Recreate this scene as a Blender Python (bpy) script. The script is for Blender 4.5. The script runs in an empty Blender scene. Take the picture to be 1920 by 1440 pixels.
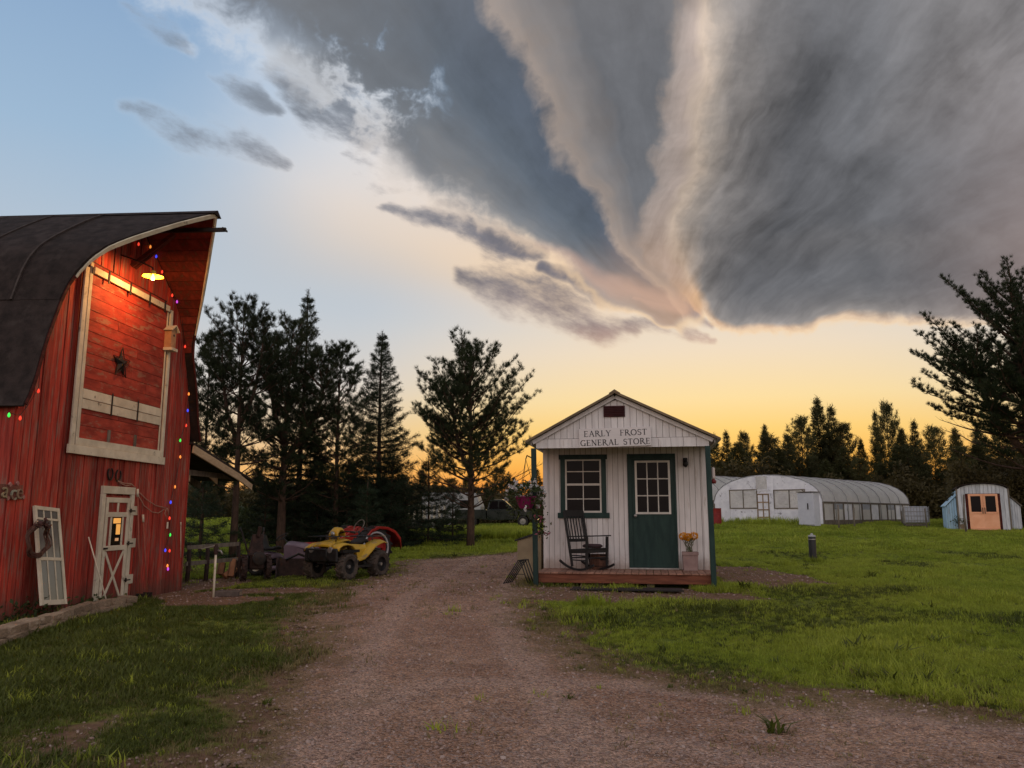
import bpy, bmesh, math, random
import numpy as np
from mathutils import Vector, Matrix

# ------------------------------------------------------------------ scene, camera, sky, sun, exposure
scene = bpy.context.scene
COL = scene.collection
F_PX = 1497.0                      # focal length in pixels of the 1920 px wide photograph
PITCH = math.radians(9.33)
CAM_Z = 1.5
cam_data = bpy.data.cameras.new('camera')
cam_data.sensor_width = 36.0
cam_data.lens = 36.0 * F_PX / 1920.0
cam_data.clip_start = 0.05
cam_data.clip_end = 3000.0
cam = bpy.data.objects.new('camera', cam_data)
cam.location = (0.0, 0.0, CAM_Z)
cam.rotation_euler = (math.pi / 2 + PITCH, 0.0, 0.0)
COL.objects.link(cam)
scene.camera = cam

def pix_dir(u, v):
    """world direction of a ray seen at photo pixel (u, v); used to work out real positions"""
    dx, dy = (u - 960.0) / F_PX, (720.0 - v) / F_PX
    c, s = math.cos(PITCH), math.sin(PITCH)
    return Vector((dx, c - s * dy, s + c * dy))

def at_depth(u, v, y):
    d = pix_dir(u, v)
    t = y / d.y
    return Vector((d.x * t, y, CAM_Z + d.z * t))

scene.view_settings.view_transform = 'Standard'
scene.view_settings.look = 'None'
scene.view_settings.exposure = 0.0
scene.view_settings.gamma = 1.0
scene.view_settings.use_curve_mapping = False
scene.cycles.max_bounces = 6
scene.cycles.diffuse_bounces = 3
scene.cycles.glossy_bounces = 3
scene.cycles.transmission_bounces = 4
scene.cycles.transparent_max_bounces = 6
scene.cycles.sample_clamp_indirect = 4.0

def lin(c):
    """sRGB 0..255 -> linear"""
    out = []
    for k in c[:3]:
        k = k / 255.0
        out.append(k / 12.92 if k <= 0.04045 else ((k + 0.055) / 1.055) ** 2.4)
    return tuple(out)

# ---- a small expression layer over shader nodes
class X:
    def __init__(self, b, sock): self.b, self.s = b, sock
    def _m(self, op, o=None, o2=None, rev=False):
        return self.b.math(op, *([o, self] if rev else [self, o])) if o2 is None else self.b.math(op, self, o, o2)
    def __add__(self, o): return self._m('ADD', o)
    def __radd__(self, o): return self._m('ADD', o)
    def __sub__(self, o): return self._m('SUBTRACT', o)
    def __rsub__(self, o): return self._m('SUBTRACT', o, rev=True)
    def __mul__(self, o): return self._m('MULTIPLY', o)
    def __rmul__(self, o): return self._m('MULTIPLY', o)
    def __truediv__(self, o): return self._m('DIVIDE', o)
    def __rtruediv__(self, o): return self._m('DIVIDE', o, rev=True)

class NB:
    def __init__(self, nt): self.nt = nt
    def new(self, t, **kw):
        n = self.nt.nodes.new(t)
        for k, v in kw.items(): setattr(n, k, v)
        return n
    def put(self, sock, v):
        if v is None: return
        if isinstance(v, X): self.nt.links.new(v.s, sock)
        elif hasattr(v, 'is_output'): self.nt.links.new(v, sock)
        else:
            if sock.type == 'RGBA' and len(v) == 3: v = (*v, 1.0)
            sock.default_value = v
    def math(self, op, a, b_=None, c=None, clamp=False):
        n = self.new('ShaderNodeMath', operation=op, use_clamp=clamp)
        for i, v in enumerate((a, b_, c)): self.put(n.inputs[i], v)
        return X(self, n.outputs[0])
    def comb(self, x, y, z=0.0):
        n = self.new('ShaderNodeCombineXYZ')
        for i, v in enumerate((x, y, z)): self.put(n.inputs[i], v)
        return X(self, n.outputs[0])
    def sep(self, v):
        n = self.new('ShaderNodeSeparateXYZ'); self.put(n.inputs[0], v)
        return [X(self, o) for o in n.outputs]
    def smooth(self, v, a, b_, lo=0.0, hi=1.0, kind='SMOOTHSTEP'):
        n = self.new('ShaderNodeMapRange', interpolation_type=kind)
        n.clamp = True
        self.put(n.inputs['Value'], v)
        n.inputs['From Min'].default_value = a; n.inputs['From Max'].default_value = b_
        n.inputs['To Min'].default_value = lo; n.inputs['To Max'].default_value = hi
        return X(self, n.outputs['Result'])
    def noise(self, vec, scale=1.0, detail=4.0, rough=0.55, dist=0.0, lac=2.0, color=False):
        n = self.new('ShaderNodeTexNoise')
        self.put(n.inputs['Vector'], vec); self.put(n.inputs['Scale'], scale)
        n.inputs['Detail'].default_value = detail; n.inputs['Roughness'].default_value = rough
        n.inputs['Distortion'].default_value = dist; n.inputs['Lacunarity'].default_value = lac
        return X(self, n.outputs['Color' if color else 'Fac'])
    def voronoi(self, vec, scale=1.0, feature='F1', out='Distance'):
        n = self.new('ShaderNodeTexVoronoi', feature=feature)
        self.put(n.inputs['Vector'], vec); n.inputs['Scale'].default_value = scale
        return X(self, n.outputs[out])
    def ramp(self, v, stops, interp='LINEAR', srgb=True):
        n = self.new('ShaderNodeValToRGB'); cr = n.color_ramp; cr.interpolation = interp
        self.put(n.inputs['Fac'], v)
        while len(cr.elements) < len(stops): cr.elements.new(0.5)
        for e, (p, c) in zip(cr.elements, sorted(stops, key=lambda s: s[0])):
            e.position = p
            e.color = (*(lin(c) if srgb else c), 1.0)
        return X(self, n.outputs['Color'])
    def mix(self, f, a, b_, blend='MIX'):
        n = self.new('ShaderNodeMix', data_type='RGBA', blend_type=blend)
        self.put(n.inputs['Factor'], f); self.put(n.inputs['A'] if False else n.inputs[6], a); self.put(n.inputs[7], b_)
        return X(self, n.outputs[2])
    def maps(self, vec, scale=(1, 1, 1), loc=(0, 0, 0), rot=(0, 0, 0)):
        n = self.new('ShaderNodeMapping'); self.put(n.inputs[0], vec)
        n.inputs['Scale'].default_value = scale; n.inputs['Location'].default_value = loc; n.inputs['Rotation'].default_value = rot
        return X(self, n.outputs[0])
# ---- sky: dusk gradient, Nishita base and a storm cloud whose streaks run along one direction of the cloud deck
SUN_AZ = math.radians(14.0)        # to the right of +Y
SUN_EL = math.radians(2.5)
world = bpy.data.worlds.new('World')
scene.world = world
world.use_nodes = True
wt = world.node_tree
wt.nodes.clear()
W = NB(wt)
def px_s(u, v):
    d = pix_dir(u, v).normalized()
    return 2 * d.x / (1 + d.y), 2 * d.z / (1 + d.y)
tc = W.new('ShaderNodeTexCoord')
DIR = X(W, tc.outputs['Generated'])
dx_, dy_, dz_ = W.sep(DIR)
den = W.math('MAXIMUM', dy_ + 1.0, 0.02)
sa, sb = 2.0 * dx_ / den, 2.0 * dz_ / den           # stereographic about +Y
S = W.comb(sa, sb)
sunward = W.smooth(dx_ * math.sin(SUN_AZ) + dy_ * math.cos(SUN_AZ), 0.87, 0.997)
elev = W.math('ARCSINE', dz_, clamp=False)
ef = W.smooth(elev, 0.0, math.radians(90), kind='LINEAR')
def R_(deg): return deg / 90.0
warm = W.ramp(ef, [(0, (220, 108, 46)), (R_(1.8), (246, 146, 54)), (R_(3.6), (251, 182, 78)), (R_(5.8), (251, 207, 118)), (R_(8.0), (249, 220, 160)), (R_(11.5), (240, 220, 192)),
                   (R_(15.5), (226, 216, 206)), (R_(20), (204, 208, 214)), (R_(28), (166, 188, 212)), (R_(40), (138, 166, 198)), (1, (120, 150, 186))])
cool = W.ramp(ef, [(0, (232, 150, 80)), (R_(3.0), (242, 184, 112)), (R_(5.8), (232, 203, 162)), (R_(9), (214, 207, 200)), (R_(13), (198, 203, 208)), (R_(18), (178, 194, 210)),
                   (R_(24), (158, 185, 211)), (R_(33), (138, 168, 202)), (R_(50), (140, 166, 200)), (1, (140, 160, 190))])
behind = W.ramp(ef, [(0, (240, 212, 198)), (R_(8), (244, 222, 212)), (R_(20), (238, 226, 224)), (R_(45), (205, 208, 218)), (1, (150, 165, 190))])
behind = W.mix(1.0, behind, (1.15, 1.15, 1.15), 'MULTIPLY')
back = W.smooth(dy_, 0.55, -0.35)
base = W.mix(sunward, cool, warm)
base = W.mix(back, base, behind)
nis = W.new('ShaderNodeTexSky', sky_type='NISHITA')
nis.sun_disc = False; nis.sun_elevation = SUN_EL; nis.sun_rotation = SUN_AZ
nis.air_density = 1.0; nis.dust_density = 2.0; nis.ozone_density = 1.5
nis_c = W.mix(1.0, X(W, nis.outputs[0]), (0.0025, 0.0025, 0.0025), 'MULTIPLY')
base = W.mix(1.0, base, nis_c, 'ADD')

# cloud deck coordinates: angle and radius about the point its streaks run to
CX, CY = px_s(1300, 650)
wv = W.noise(S, 3.2, 2, 0.55, color=True)
wx, wy, _ = W.sep(wv)
wf = W.noise(S, 12.0, 3, 0.6, color=True)
fx, fy, _ = W.sep(wf)
qa = sa + (wx - 0.5) * 0.105 + (fx - 0.5) * 0.036
qb = sb + (wy - 0.5) * 0.085 + (fy - 0.5) * 0.032
pa, pb = qa - CX, qb - CY
rad = W.math('SQRT', pa * pa + pb * pb + 1e-5)
phi = W.math('ARCTAN2', pa, pb) * (180 / math.pi)     # 0 = up, + = right
phr = W.math('ARCTAN2', sa - CX, sb - CY) * (180 / math.pi)
bend = (W.math('MINIMUM', rad, 0.7) - 0.22) * 75.0
lr = W.math('LOGARITHM', rad, math.e)
streak = W.noise(W.comb(phi * 0.075, lr * 1.15, 3.7), 1.0, 3, 0.55)
streak2 = W.noise(W.comb(phi * 0.22, lr * 1.9, 9.1), 1.0, 4, 0.6)
billow = W.noise(W.comb(qa, qb), 7.5, 5, 0.6)
fine = W.noise(W.comb(qa, qb, 2.0), 26.0, 4, 0.62)
tear_n = W.noise(W.comb(sa * 5.6 - sb * 2.0, sa * 4.6 + sb * 13.0, 4.0), 1.0, 6, 0.64)
# left part of the deck: colour around the angle
pj = phi + (streak - 0.5) * 14.0 + (billow - 0.5) * 14.0 + (fine - 0.5) * 5.0
pf = W.smooth(pj, -90, 30, kind='LINEAR')
def A_(deg): return (deg + 90.0) / 120.0
body = W.ramp(pf, [(A_(-75), (150, 146, 148)), (A_(-60), (150, 148, 148)), (A_(-52), (116, 121, 128)), (A_(-42), (94, 103, 114)), (A_(-34), (90, 99, 112)),
                   (A_(-30.5), (158, 146, 139)), (A_(-26), (134, 129, 128)), (A_(-18), (108, 110, 115)), (A_(-8), (104, 106, 111)), (A_(6), (126, 124, 126)), (A_(20), (134, 131, 131))])
lum = 1.0 + (streak2 - 0.5) * 0.40 + (billow - 0.5) * 0.75 + (fine - 0.5) * 0.36
body = W.mix(1.0, body, W.comb(lum, lum, lum), 'MULTIPLY')
# right part: one big rounded lobe with a lit rim along its left side
LX, LY = px_s(1432, 462)
LR = LX - px_s(1272, 462)[0]
qs = qa - W.math('MAXIMUM', qb - LY, 0.0) * 0.10
e1, e2 = LX - qs, LY - qb
m1, m2 = W.math('MAXIMUM', e1, 0.0), W.math('MAXIMUM', e2, 0.0)
Lb = W.math('SQRT', m1 * m1 + m2 * m2) + W.math('MINIMUM', W.math('MAXIMUM', e1, e2), 0.0) - LR
ang = W.smooth(e2, 0.0, LR * 1.05) * W.smooth(e1, LR * 1.15, LR * 0.55, 0.35, 1.0)
Ls = Lb * (1.0 + ang * 2.6) + (billow - 0.5) * 0.035 + (fine - 0.5) * 0.016
PX2, PY2 = px_s(1060, 900)
phi2 = W.math('ARCTAN2', qa - PX2, qb - PY2) * (180 / math.pi)
r2 = W.math('SQRT', (qa - PX2) * (qa - PX2) + (qb - PY2) * (qb - PY2))
fan = W.noise(W.comb(phi2 * 0.17, r2 * 3.4, 5.5), 1.0, 6, 0.60)
lobe = W.ramp(W.smooth(Ls, -0.30, 0.10, kind='LINEAR'), [(0.0, (134, 132, 134)), (0.28, (104, 105, 109)), (0.46, (100, 101, 105)), (0.58, (118, 116, 117)), (0.66, (142, 137, 135)), (0.72, (172, 161, 152)), (0.755, (200, 182, 166)), (0.79, (172, 157, 149)), (0.88, (150, 142, 139)), (1.0, (138, 134, 134))])
lump = W.noise(W.comb(qa * 0.9 + qb * 0.3, qb * 1.5 - qa * 0.5, 8.0), 4.6, 5, 0.62)
lum2 = 1.0 + (fan - 0.5) * 1.55 + (lump - 0.5) * 1.5 + (billow - 0.5) * 0.7 + (fine - 0.5) * 0.45
lobe = W.mix(1.0, lobe, W.comb(lum2, lum2, lum2), 'MULTIPLY')
warm_rim = W.smooth(ang, 0.08, 0.5) * W.smooth(Ls, -0.035, 0.0) * W.smooth(sa, 0.62, 0.30)
lobe = W.mix(warm_rim * 0.6, lobe, lin((236, 186, 138)))
a_lobe = W.smooth(Lb * (1.0 + ang * 5.0) + (billow - 0.5) * 0.075 + (fine - 0.5) * 0.04, 0.054, 0.036)
body = W.mix(a_lobe, body, lobe)
near_c = W.smooth(rad, 0.20, 0.02) * W.smooth(phi, 10, -20)
body = W.mix(near_c * 0.5, body, lin((232, 186, 148)))
pink = W.smooth(sa, 0.42, 0.72) * W.smooth(sb, 0.62, 0.25)
body = W.mix(pink * 0.45, body, lin((206, 178, 170)))
topl = W.smooth(sb, 0.50, 0.80)
body = W.mix(topl * 0.25, body, lin((164, 158, 157)))
# where the deck is
rag = (billow - 0.5) * 1.0 + (fine - 0.5) * 0.55
dens_l = W.smooth(phi + rag * 15.0 - W.smooth(rad, 0.42, 0.62) * 4.0, -67.0, -52.0) * W.smooth(phi, 40, 5) * W.smooth(rad, 0.012, 0.05)
dens_r = W.smooth(Lb * (1.0 + ang * 0.6) + (fine - 0.5) * 0.05 + (billow - 0.5) * 0.03, 0.022, -0.022)
deck = W.math('MAXIMUM', dens_l, dens_r) * W.smooth(dy_, -0.75, 0.05)
hole = W.smooth(W.math('SQRT', (qa - px_s(675, 160)[0]) * (qa - px_s(675, 160)[0]) + (qb - px_s(675, 160)[1]) * (qb - px_s(675, 160)[1])), 0.17, 0.02)
deck = W.math('SUBTRACT', deck, hole * W.smooth(billow + (fine - 0.5) * 0.6, 0.42, 0.74) * 0.95, clamp=True)
# bands and wisps below and beside it
QV = W.comb(qa, qb)
tear_c = (tear_n - 0.55) * 3.0
def vmath(op, a, b_=None, scale=None, out=0):
    n = W.new('ShaderNodeVectorMath', operation=op)
    W.put(n.inputs[0], a); W.put(n.inputs[1], b_)
    if scale is not None: W.put(n.inputs['Scale'], scale)
    return X(W, n.outputs[out])
def caps(p0, p1, wid, amt=1.0, tear=1.0):
    (x0, y0), (x1, y1) = px_s(*p0), px_s(*p1)
    ddx, ddy = x1 - x0, y1 - y0
    L2 = ddx ** 2 + ddy ** 2
    rel = vmath('SUBTRACT', QV, (x0, y0, 0.0))
    t = W.math('MULTIPLY', vmath('DOT_PRODUCT', rel, (ddx, ddy, 0.0), out=1), 1.0 / L2, clamp=True)
    near = vmath('SCALE', W.comb(ddx, ddy), scale=t)
    dist = vmath('DISTANCE', rel, near, out=1)
    taper = W.smooth(W.math('ABSOLUTE', t - 0.5), 0.5, 0.2, 0.45, 1.0)
    k = W.smooth(dist / taper, wid * 1.25, 0.0)
    return W.smooth(W.math('MULTIPLY_ADD', tear_c, tear, k), 0.05, 1.35, 0.0, amt)
wisps = None
for a in [((235, 215), (520, 325), 0.050, 0.85, 0.8), ((235, 10), (345, 92), 0.044, 0.7, 0.9), ((380, 150), (500, 205), 0.034, 0.7, 0.9),
          ((735, 395), (1010, 490), 0.046, 1.0, 0.8), ((815, 385), (900, 450), 0.034, 0.9, 0.9), ((850, 525), (1190, 618), 0.050, 1.0, 0.65), ((1010, 520), (1340, 605), 0.030, 1.0, 0.45),
          ((1150, 600), (1345, 632), 0.022, 0.9, 0.8), ((530, 120), (790, 300), 0.095, 1.0, 0.8), ((640, 290), (760, 350), 0.040, 0.9, 1.0)]:
    k = caps(*a)
    wisps = k if wisps is None else W.math('MAXIMUM', wisps, k)
wcol = W.ramp(W.smooth(sb, 0.20, 0.62, kind='LINEAR'), [(0.0, (200, 160, 140)), (0.10, (150, 134, 134)), (0.22, (118, 114, 122)), (0.45, (128, 128, 136)), (0.7, (120, 126, 136)), (1.0, (136, 142, 152))])
wcol = W.mix(1.0, wcol, W.comb(lum, lum, lum), 'MULTIPLY')
# thin edges let the bright sky through and glow white to cream
halo = W.smooth(phr, -85, -66) * W.smooth(phr, -46, -56) * W.smooth(rad, 0.02, 0.2) * W.smooth(rad, 0.75, 0.45)
edgec = W.ramp(W.smooth(sb, 0.30, 0.66, kind='LINEAR'), [(0.0, (250, 214, 170)), (0.3, (240, 226, 214)), (0.6, (232, 234, 238)), (1.0, (214, 224, 236))])
sky = W.mix(halo * 0.75, base, edgec)
bandk = W.math('MAXIMUM', caps((930, 455), (1345, 606), 0.022, 0.9, 0.25), caps((1190, 565), (1350, 612), 0.014, 0.9, 0.2))
body = W.mix(bandk * 0.55, body, lin((232, 186, 160)))
def lay(under, colour, d, glow=0.85):
    rim = W.smooth(d, 0.02, 0.40) * W.smooth(d, 0.85, 0.40)
    u = W.mix(rim * glow, under, edgec)
    return W.mix(W.smooth(d, 0.18, 0.9), u, colour)
sky = lay(sky, wcol, wisps, 0.08)
sky = lay(sky, body, deck, 0.6)
sky = W.mix(W.smooth(dz_, 0.0, -0.05), sky, lin((70, 80, 50)))
bg = W.new('ShaderNodeBackground')
W.put(bg.inputs['Color'], sky)
bg.inputs['Strength'].default_value = 1.0
wo = W.new('ShaderNodeOutputWorld')
wt.links.new(bg.outputs[0], wo.inputs['Surface'])
world.cycles.sampling_method = 'MANUAL'
world.cycles.sample_map_resolution = 512

sun_data = bpy.data.lights.new('sun', 'SUN')
sun_data.energy = 0.5
sun_data.angle = math.radians(4.0)
sun_data.color = (1.0, 0.62, 0.30)
sun = bpy.data.objects.new('sun', sun_data)
sun.rotation_euler = Vector((-math.sin(SUN_AZ) * math.cos(SUN_EL), -math.cos(SUN_AZ) * math.cos(SUN_EL), -math.sin(SUN_EL))).to_track_quat('-Z', 'Y').to_euler()
sun.location = (20, 60, 20)
COL.objects.link(sun)
# ------------------------------------------------------------------ helpers
rng = random.Random(11)
nrng = np.random.default_rng(5)

def tag(o, label=None, cat=None, group=None, kind=None):
    if label: o['label'] = label
    if cat: o['category'] = cat
    if group: o['group'] = group
    if kind: o['kind'] = kind
    return o

def thing(name, label, cat, loc=(0, 0, 0), rz=0.0, group=None, rot=None):
    o = bpy.data.objects.new(name, None)
    o.empty_display_size = 0.2
    COL.objects.link(o)
    o.location = loc
    o.rotation_euler = rot if rot is not None else (0, 0, rz)
    return tag(o, label, cat, group)

class MB:
    """collects shapes for ONE mesh"""
    def __init__(self): self.v, self.f = [], []
    def add(self, vs, fs, M=None):
        n = len(self.v)
        for p in vs:
            p = Vector(p)
            if M is not None: p = M @ p
            self.v.append((p.x, p.y, p.z))
        self.f += [tuple(i + n for i in q) for q in fs]
        return self
    def box(self, c, s, rot=None, M=None):
        hx, hy, hz = s[0] / 2, s[1] / 2, s[2] / 2
        vs = [Vector((x, y, z)) for x in (-hx, hx) for y in (-hy, hy) for z in (-hz, hz)]
        if rot is not None:
            from mathutils import Euler
            R = Euler(rot).to_matrix()
            vs = [R @ p for p in vs]
        vs = [p + Vector(c) for p in vs]
        return self.add(vs, [(0, 1, 3, 2), (4, 6, 7, 5), (0, 4, 5, 1), (2, 3, 7, 6), (0, 2, 6, 4), (1, 5, 7, 3)], M)
    def bx(self, x0, x1, y0, y1, z0, z1, M=None):
        return self.box(((x0 + x1) / 2, (y0 + y1) / 2, (z0 + z1) / 2), (x1 - x0, y1 - y0, z1 - z0), M=M)
    def beam(self, a, b, w, h, up=(0, 0, 1)):
        a, b = Vector(a), Vector(b)
        d = (b - a).normalized(); up = Vector(up)
        if abs(d.dot(up)) > 0.97: up = Vector((0, 1, 0))
        sx = d.cross(up).normalized(); sz = sx.cross(d).normalized()
        vs = [p + sx * (i * w / 2) + sz * (j * h / 2) for p in (a, b) for i in (-1, 1) for j in (-1, 1)]
        return self.add(vs, [(0, 1, 3, 2), (4, 6, 7, 5), (0, 4, 5, 1), (2, 3, 7, 6), (0, 2, 6, 4), (1, 5, 7, 3)])
    def tube(self, pts, radii, n=8, cap=True, closed=False):
        pts = [Vector(p) for p in pts]
        if not hasattr(radii, '__len__'): radii = [radii] * len(pts)
        m = len(pts); vs = []; prev = None
        for i, p in enumerate(pts):
            if closed: d = pts[(i + 1) % m] - pts[i - 1]
            else: d = pts[min(i + 1, m - 1)] - pts[max(i - 1, 0)]
            d = d.normalized() if d.length > 1e-9 else Vector((0, 0, 1))
            if prev is None:
                u = Vector((0, 0, 1)) if abs(d.z) < 0.9 else Vector((1, 0, 0))
                sx = d.cross(u).normalized()
            else:
                sx = (prev - d * prev.dot(d))
                sx = sx.normalized() if sx.length > 1e-6 else d.orthogonal().normalized()
            prev = sx; sy = d.cross(sx)
            for k in range(n):
                a = 2 * math.pi * k / n
                vs.append(p + (sx * math.cos(a) + sy * math.sin(a)) * radii[i])
        fs = []
        for i in range(m if closed else m - 1):
            j = (i + 1) % m
            for k in range(n):
                k2 = (k + 1) % n
                fs.append((i * n + k, i * n + k2, j * n + k2, j * n + k))
        if cap and not closed:
            fs.append(tuple(range(n - 1, -1, -1))); fs.append(tuple((m - 1) * n + k for k in range(n)))
        return self.add(vs, fs)
    def lathe(self, prof, n=16, M=None, cap=True):
        vs, fs = [], []
        for r, z in prof:
            for k in range(n):
                a = 2 * math.pi * k / n
                vs.append((r * math.cos(a), r * math.sin(a), z))
        m = len(prof)
        for i in range(m - 1):
            for k in range(n):
                k2 = (k + 1) % n
                fs.append((i * n + k, i * n + k2, (i + 1) * n + k2, (i + 1) * n + k))
        if cap:
            fs.append(tuple(range(n - 1, -1, -1))); fs.append(tuple((m - 1) * n + k for k in range(n)))
        return self.add(vs, fs, M)
    def prism(self, poly, axis, a, b, M=None):
        """polygon (2-D) extruded along axis 'x','y' or 'z' from a to b"""
        def p3(p, t):
            if axis == 'x': return (t, p[0], p[1])
            if axis == 'y': return (p[0], t, p[1])
            return (p[0], p[1], t)
        n = len(poly)
        vs = [p3(p, a) for p in poly] + [p3(p, b) for p in poly]
        fs = [tuple(range(n - 1, -1, -1)), tuple(range(n, 2 * n))]
        fs += [(i, (i + 1) % n, n + (i + 1) % n, n + i) for i in range(n)]
        return self.add(vs, fs, M)
    def build(self, name, mat, parent=None, smooth=False, loc=None, bevel=0.0, fix=True):
        me = bpy.data.meshes.new(name)
        me.from_pydata(self.v, [], self.f)
        if fix:
            bm = bmesh.new(); bm.from_mesh(me)
            bmesh.ops.recalc_face_normals(bm, faces=bm.faces)
            if bevel > 0:
                bmesh.ops.bevel(bm, geom=list(bm.edges), offset=bevel, segments=1, affect='EDGES', profile=0.5)
            bm.to_mesh(me); bm.free()
        return put(name, me, mat, parent, smooth, loc)

def put(name, me, mat, parent=None, smooth=False, loc=None, rot=None, scale=None):
    o = bpy.data.objects.new(name, me)
    if mat is not None and not me.materials: me.materials.append(mat)
    if smooth is True:
        me.polygons.foreach_set('use_smooth', [True] * len(me.polygons))
    elif smooth:
        me.polygons.foreach_set('use_smooth', [True] * len(me.polygons))
        me.set_sharp_from_angle(angle=smooth)
    COL.objects.link(o)
    if parent is not None: o.parent = parent
    if loc is not None: o.location = loc
    if rot is not None: o.rotation_euler = rot
    if scale is not None: o.scale = scale
    return o

def np_mesh(name, verts, faces):
    """fast mesh from arrays: verts (n,3), faces (m,3) or (m,4)"""
    verts = np.asarray(verts, np.float32); faces = np.asarray(faces, np.int32)
    me = bpy.data.meshes.new(name)
    me.vertices.add(len(verts)); me.vertices.foreach_set('co', verts.ravel())
    k = faces.shape[1]
    me.loops.add(faces.size); me.loops.foreach_set('vertex_index', faces.ravel())
    me.polygons.add(len(faces))
    me.polygons.foreach_set('loop_start', np.arange(0, faces.size, k, dtype=np.int32))
    me.update(calc_edges=True)
    return me

SM = math.radians(35)

# ------------------------------------------------------------------ procedural materials
def new_mat(name):
    m = bpy.data.materials.new(name); m.use_nodes = True
    nt = m.node_tree
    for n in list(nt.nodes):
        if n.type not in ('BSDF_PRINCIPLED', 'OUTPUT_MATERIAL'): nt.nodes.remove(n)
    b = NB(nt)
    return m, b, nt.nodes['Principled BSDF']

def pm(name, c1, c2=None, scale=6.0, rough=0.7, bump=0.15, metal=0.0, stretch=(1, 1, 1), detail=5.0, var=0.10, wear=None, wear_amt=0.35, wear_scale=3.0, spec=0.3, bump_scale=None, coat=0.0, dirt=None):
    """painted / worn surface: two-tone mottling, per-piece value shift, optional wear patches showing another colour, fine relief"""
    m, b, p = new_mat(name)
    tcn = b.new('ShaderNodeTexCoord')
    oi = b.new('ShaderNodeObjectInfo')
    rnd = X(b, oi.outputs['Random'])
    vec = b.new('ShaderNodeVectorMath', operation='ADD')
    b.put(vec.inputs[0], tcn.outputs['Object']); b.put(vec.inputs[1], b.comb(rnd * 37.0, rnd * 11.0, rnd * 23.0))
    v = b.maps(X(b, vec.outputs[0]), scale=stretch)
    n = b.noise(v, scale, detail, 0.6)
    c2 = c2 if c2 is not None else tuple(k * 0.7 for k in c1)
    col = b.mix(b.smooth(n, 0.32, 0.68), c1, c2)
    if wear is not None:
        w = b.noise(v, wear_scale, 7, 0.7)
        col = b.mix(b.smooth(w, 0.62 - wear_amt * 0.25, 0.72 - wear_amt * 0.2), col, wear)
    if dirt is not None:
        dz_lo, dz_hi, dcol = dirt
        sx_, sy_, sz_ = b.sep(X(b, tcn.outputs['Object']))
        dn = b.noise(X(b, tcn.outputs['Object']), 5.0, 6, 0.7)
        col = b.mix(b.smooth(sz_ + (dn - 0.5) * (dz_hi - dz_lo) * 1.6, dz_hi, dz_lo) * 0.75, col, dcol)
    if var:
        k = 1.0 + (rnd - 0.5) * (2 * var)
        col = b.mix(1.0, col, b.comb(k, k, k), 'MULTIPLY')
    b.put(p.inputs['Base Color'], col)
    p.inputs['Roughness'].default_value = rough
    b.put(p.inputs['Roughness'], b.smooth(n, 0.2, 0.8, max(0.02, rough - 0.12), min(1.0, rough + 0.12)))
    p.inputs['Metallic'].default_value = metal
    p.inputs['Specular IOR Level'].default_value = spec
    if coat: p.inputs['Coat Weight'].default_value = coat; p.inputs['Coat Roughness'].default_value = 0.15
    if bump:
        bn = b.new('ShaderNodeBump'); bn.inputs['Strength'].default_value = bump; bn.inputs['Distance'].default_value = 0.02
        b.put(bn.inputs['Height'], b.noise(v, bump_scale or scale * 3.0, 5, 0.65))
        m.node_tree.links.new(bn.outputs[0], p.inputs['Normal'])
    return m

def emit_mat(name, col, strength, base=None):
    m, b, p = new_mat(name)
    p.inputs['Base Color'].default_value = (*(base or col), 1)
    p.inputs['Emission Color'].default_value = (*col, 1)
    p.inputs['Emission Strength'].default_value = strength
    p.inputs['Roughness'].default_value = 0.4
    return m

def glass_mat(name, col=(0.02, 0.02, 0.022), rough=0.05, alpha=1.0, spec=0.5):
    m, b, p = new_mat(name)
    tcn = b.new('ShaderNodeTexCoord')
    n = b.noise(X(b, tcn.outputs['Object']), 5.0, 4, 0.6)
    b.put(p.inputs['Base Color'], b.mix(n, col, tuple(min(1, k * 1.8 + 0.004) for k in col)))
    b.put(p.inputs['Roughness'], b.smooth(n, 0.3, 0.8, rough, rough + 0.12))
    p.inputs['Specular IOR Level'].default_value = spec
    if alpha < 1: p.inputs['Alpha'].default_value = alpha
    bn = b.new('ShaderNodeBump'); bn.inputs['Strength'].default_value = 0.05; bn.inputs['Distance'].default_value = 0.01
    b.put(bn.inputs['Height'], b.noise(X(b, tcn.outputs['Object']), 3.0, 2, 0.5)); m.node_tree.links.new(bn.outputs[0], p.inputs['Normal'])
    return m

def leaf_mat(name, c1, c2, trans=0.35, scale=2.0, rough=0.6, var=0.18):
    """foliage: colour drifts through the crown and from plant to plant, light passes through"""
    m, b, p = new_mat(name)
    geo = b.new('ShaderNodeNewGeometry')
    oi = b.new('ShaderNodeObjectInfo'); rnd = X(b, oi.outputs['Random'])
    isl = X(b, geo.outputs['Random Per Island'])
    n = b.noise(X(b, geo.outputs['Position']), scale, 3, 0.6)
    f = b.math('ADD', b.smooth(n, 0.3, 0.7) * 0.6, isl * 0.4, clamp=True)
    col = b.mix(f, c1, c2)
    k = 1.0 + (rnd - 0.5) * (2 * var)
    col = b.mix(1.0, col, b.comb(k, k, k), 'MULTIPLY')
    b.put(p.inputs['Base Color'], col); p.inputs['Roughness'].default_value = rough
    p.inputs['Specular IOR Level'].default_value = 0.25
    tr = b.new('ShaderNodeBsdfTranslucent'); b.put(tr.inputs['Color'], col)
    ms = b.new('ShaderNodeMixShader'); ms.inputs[0].default_value = trans
    lk = m.node_tree.links
    lk.new(p.outputs[0], ms.inputs[1]); lk.new(tr.outputs[0], ms.inputs[2])
    lk.new(ms.outputs[0], m.node_tree.nodes['Material Output'].inputs['Surface'])
    return m

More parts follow.
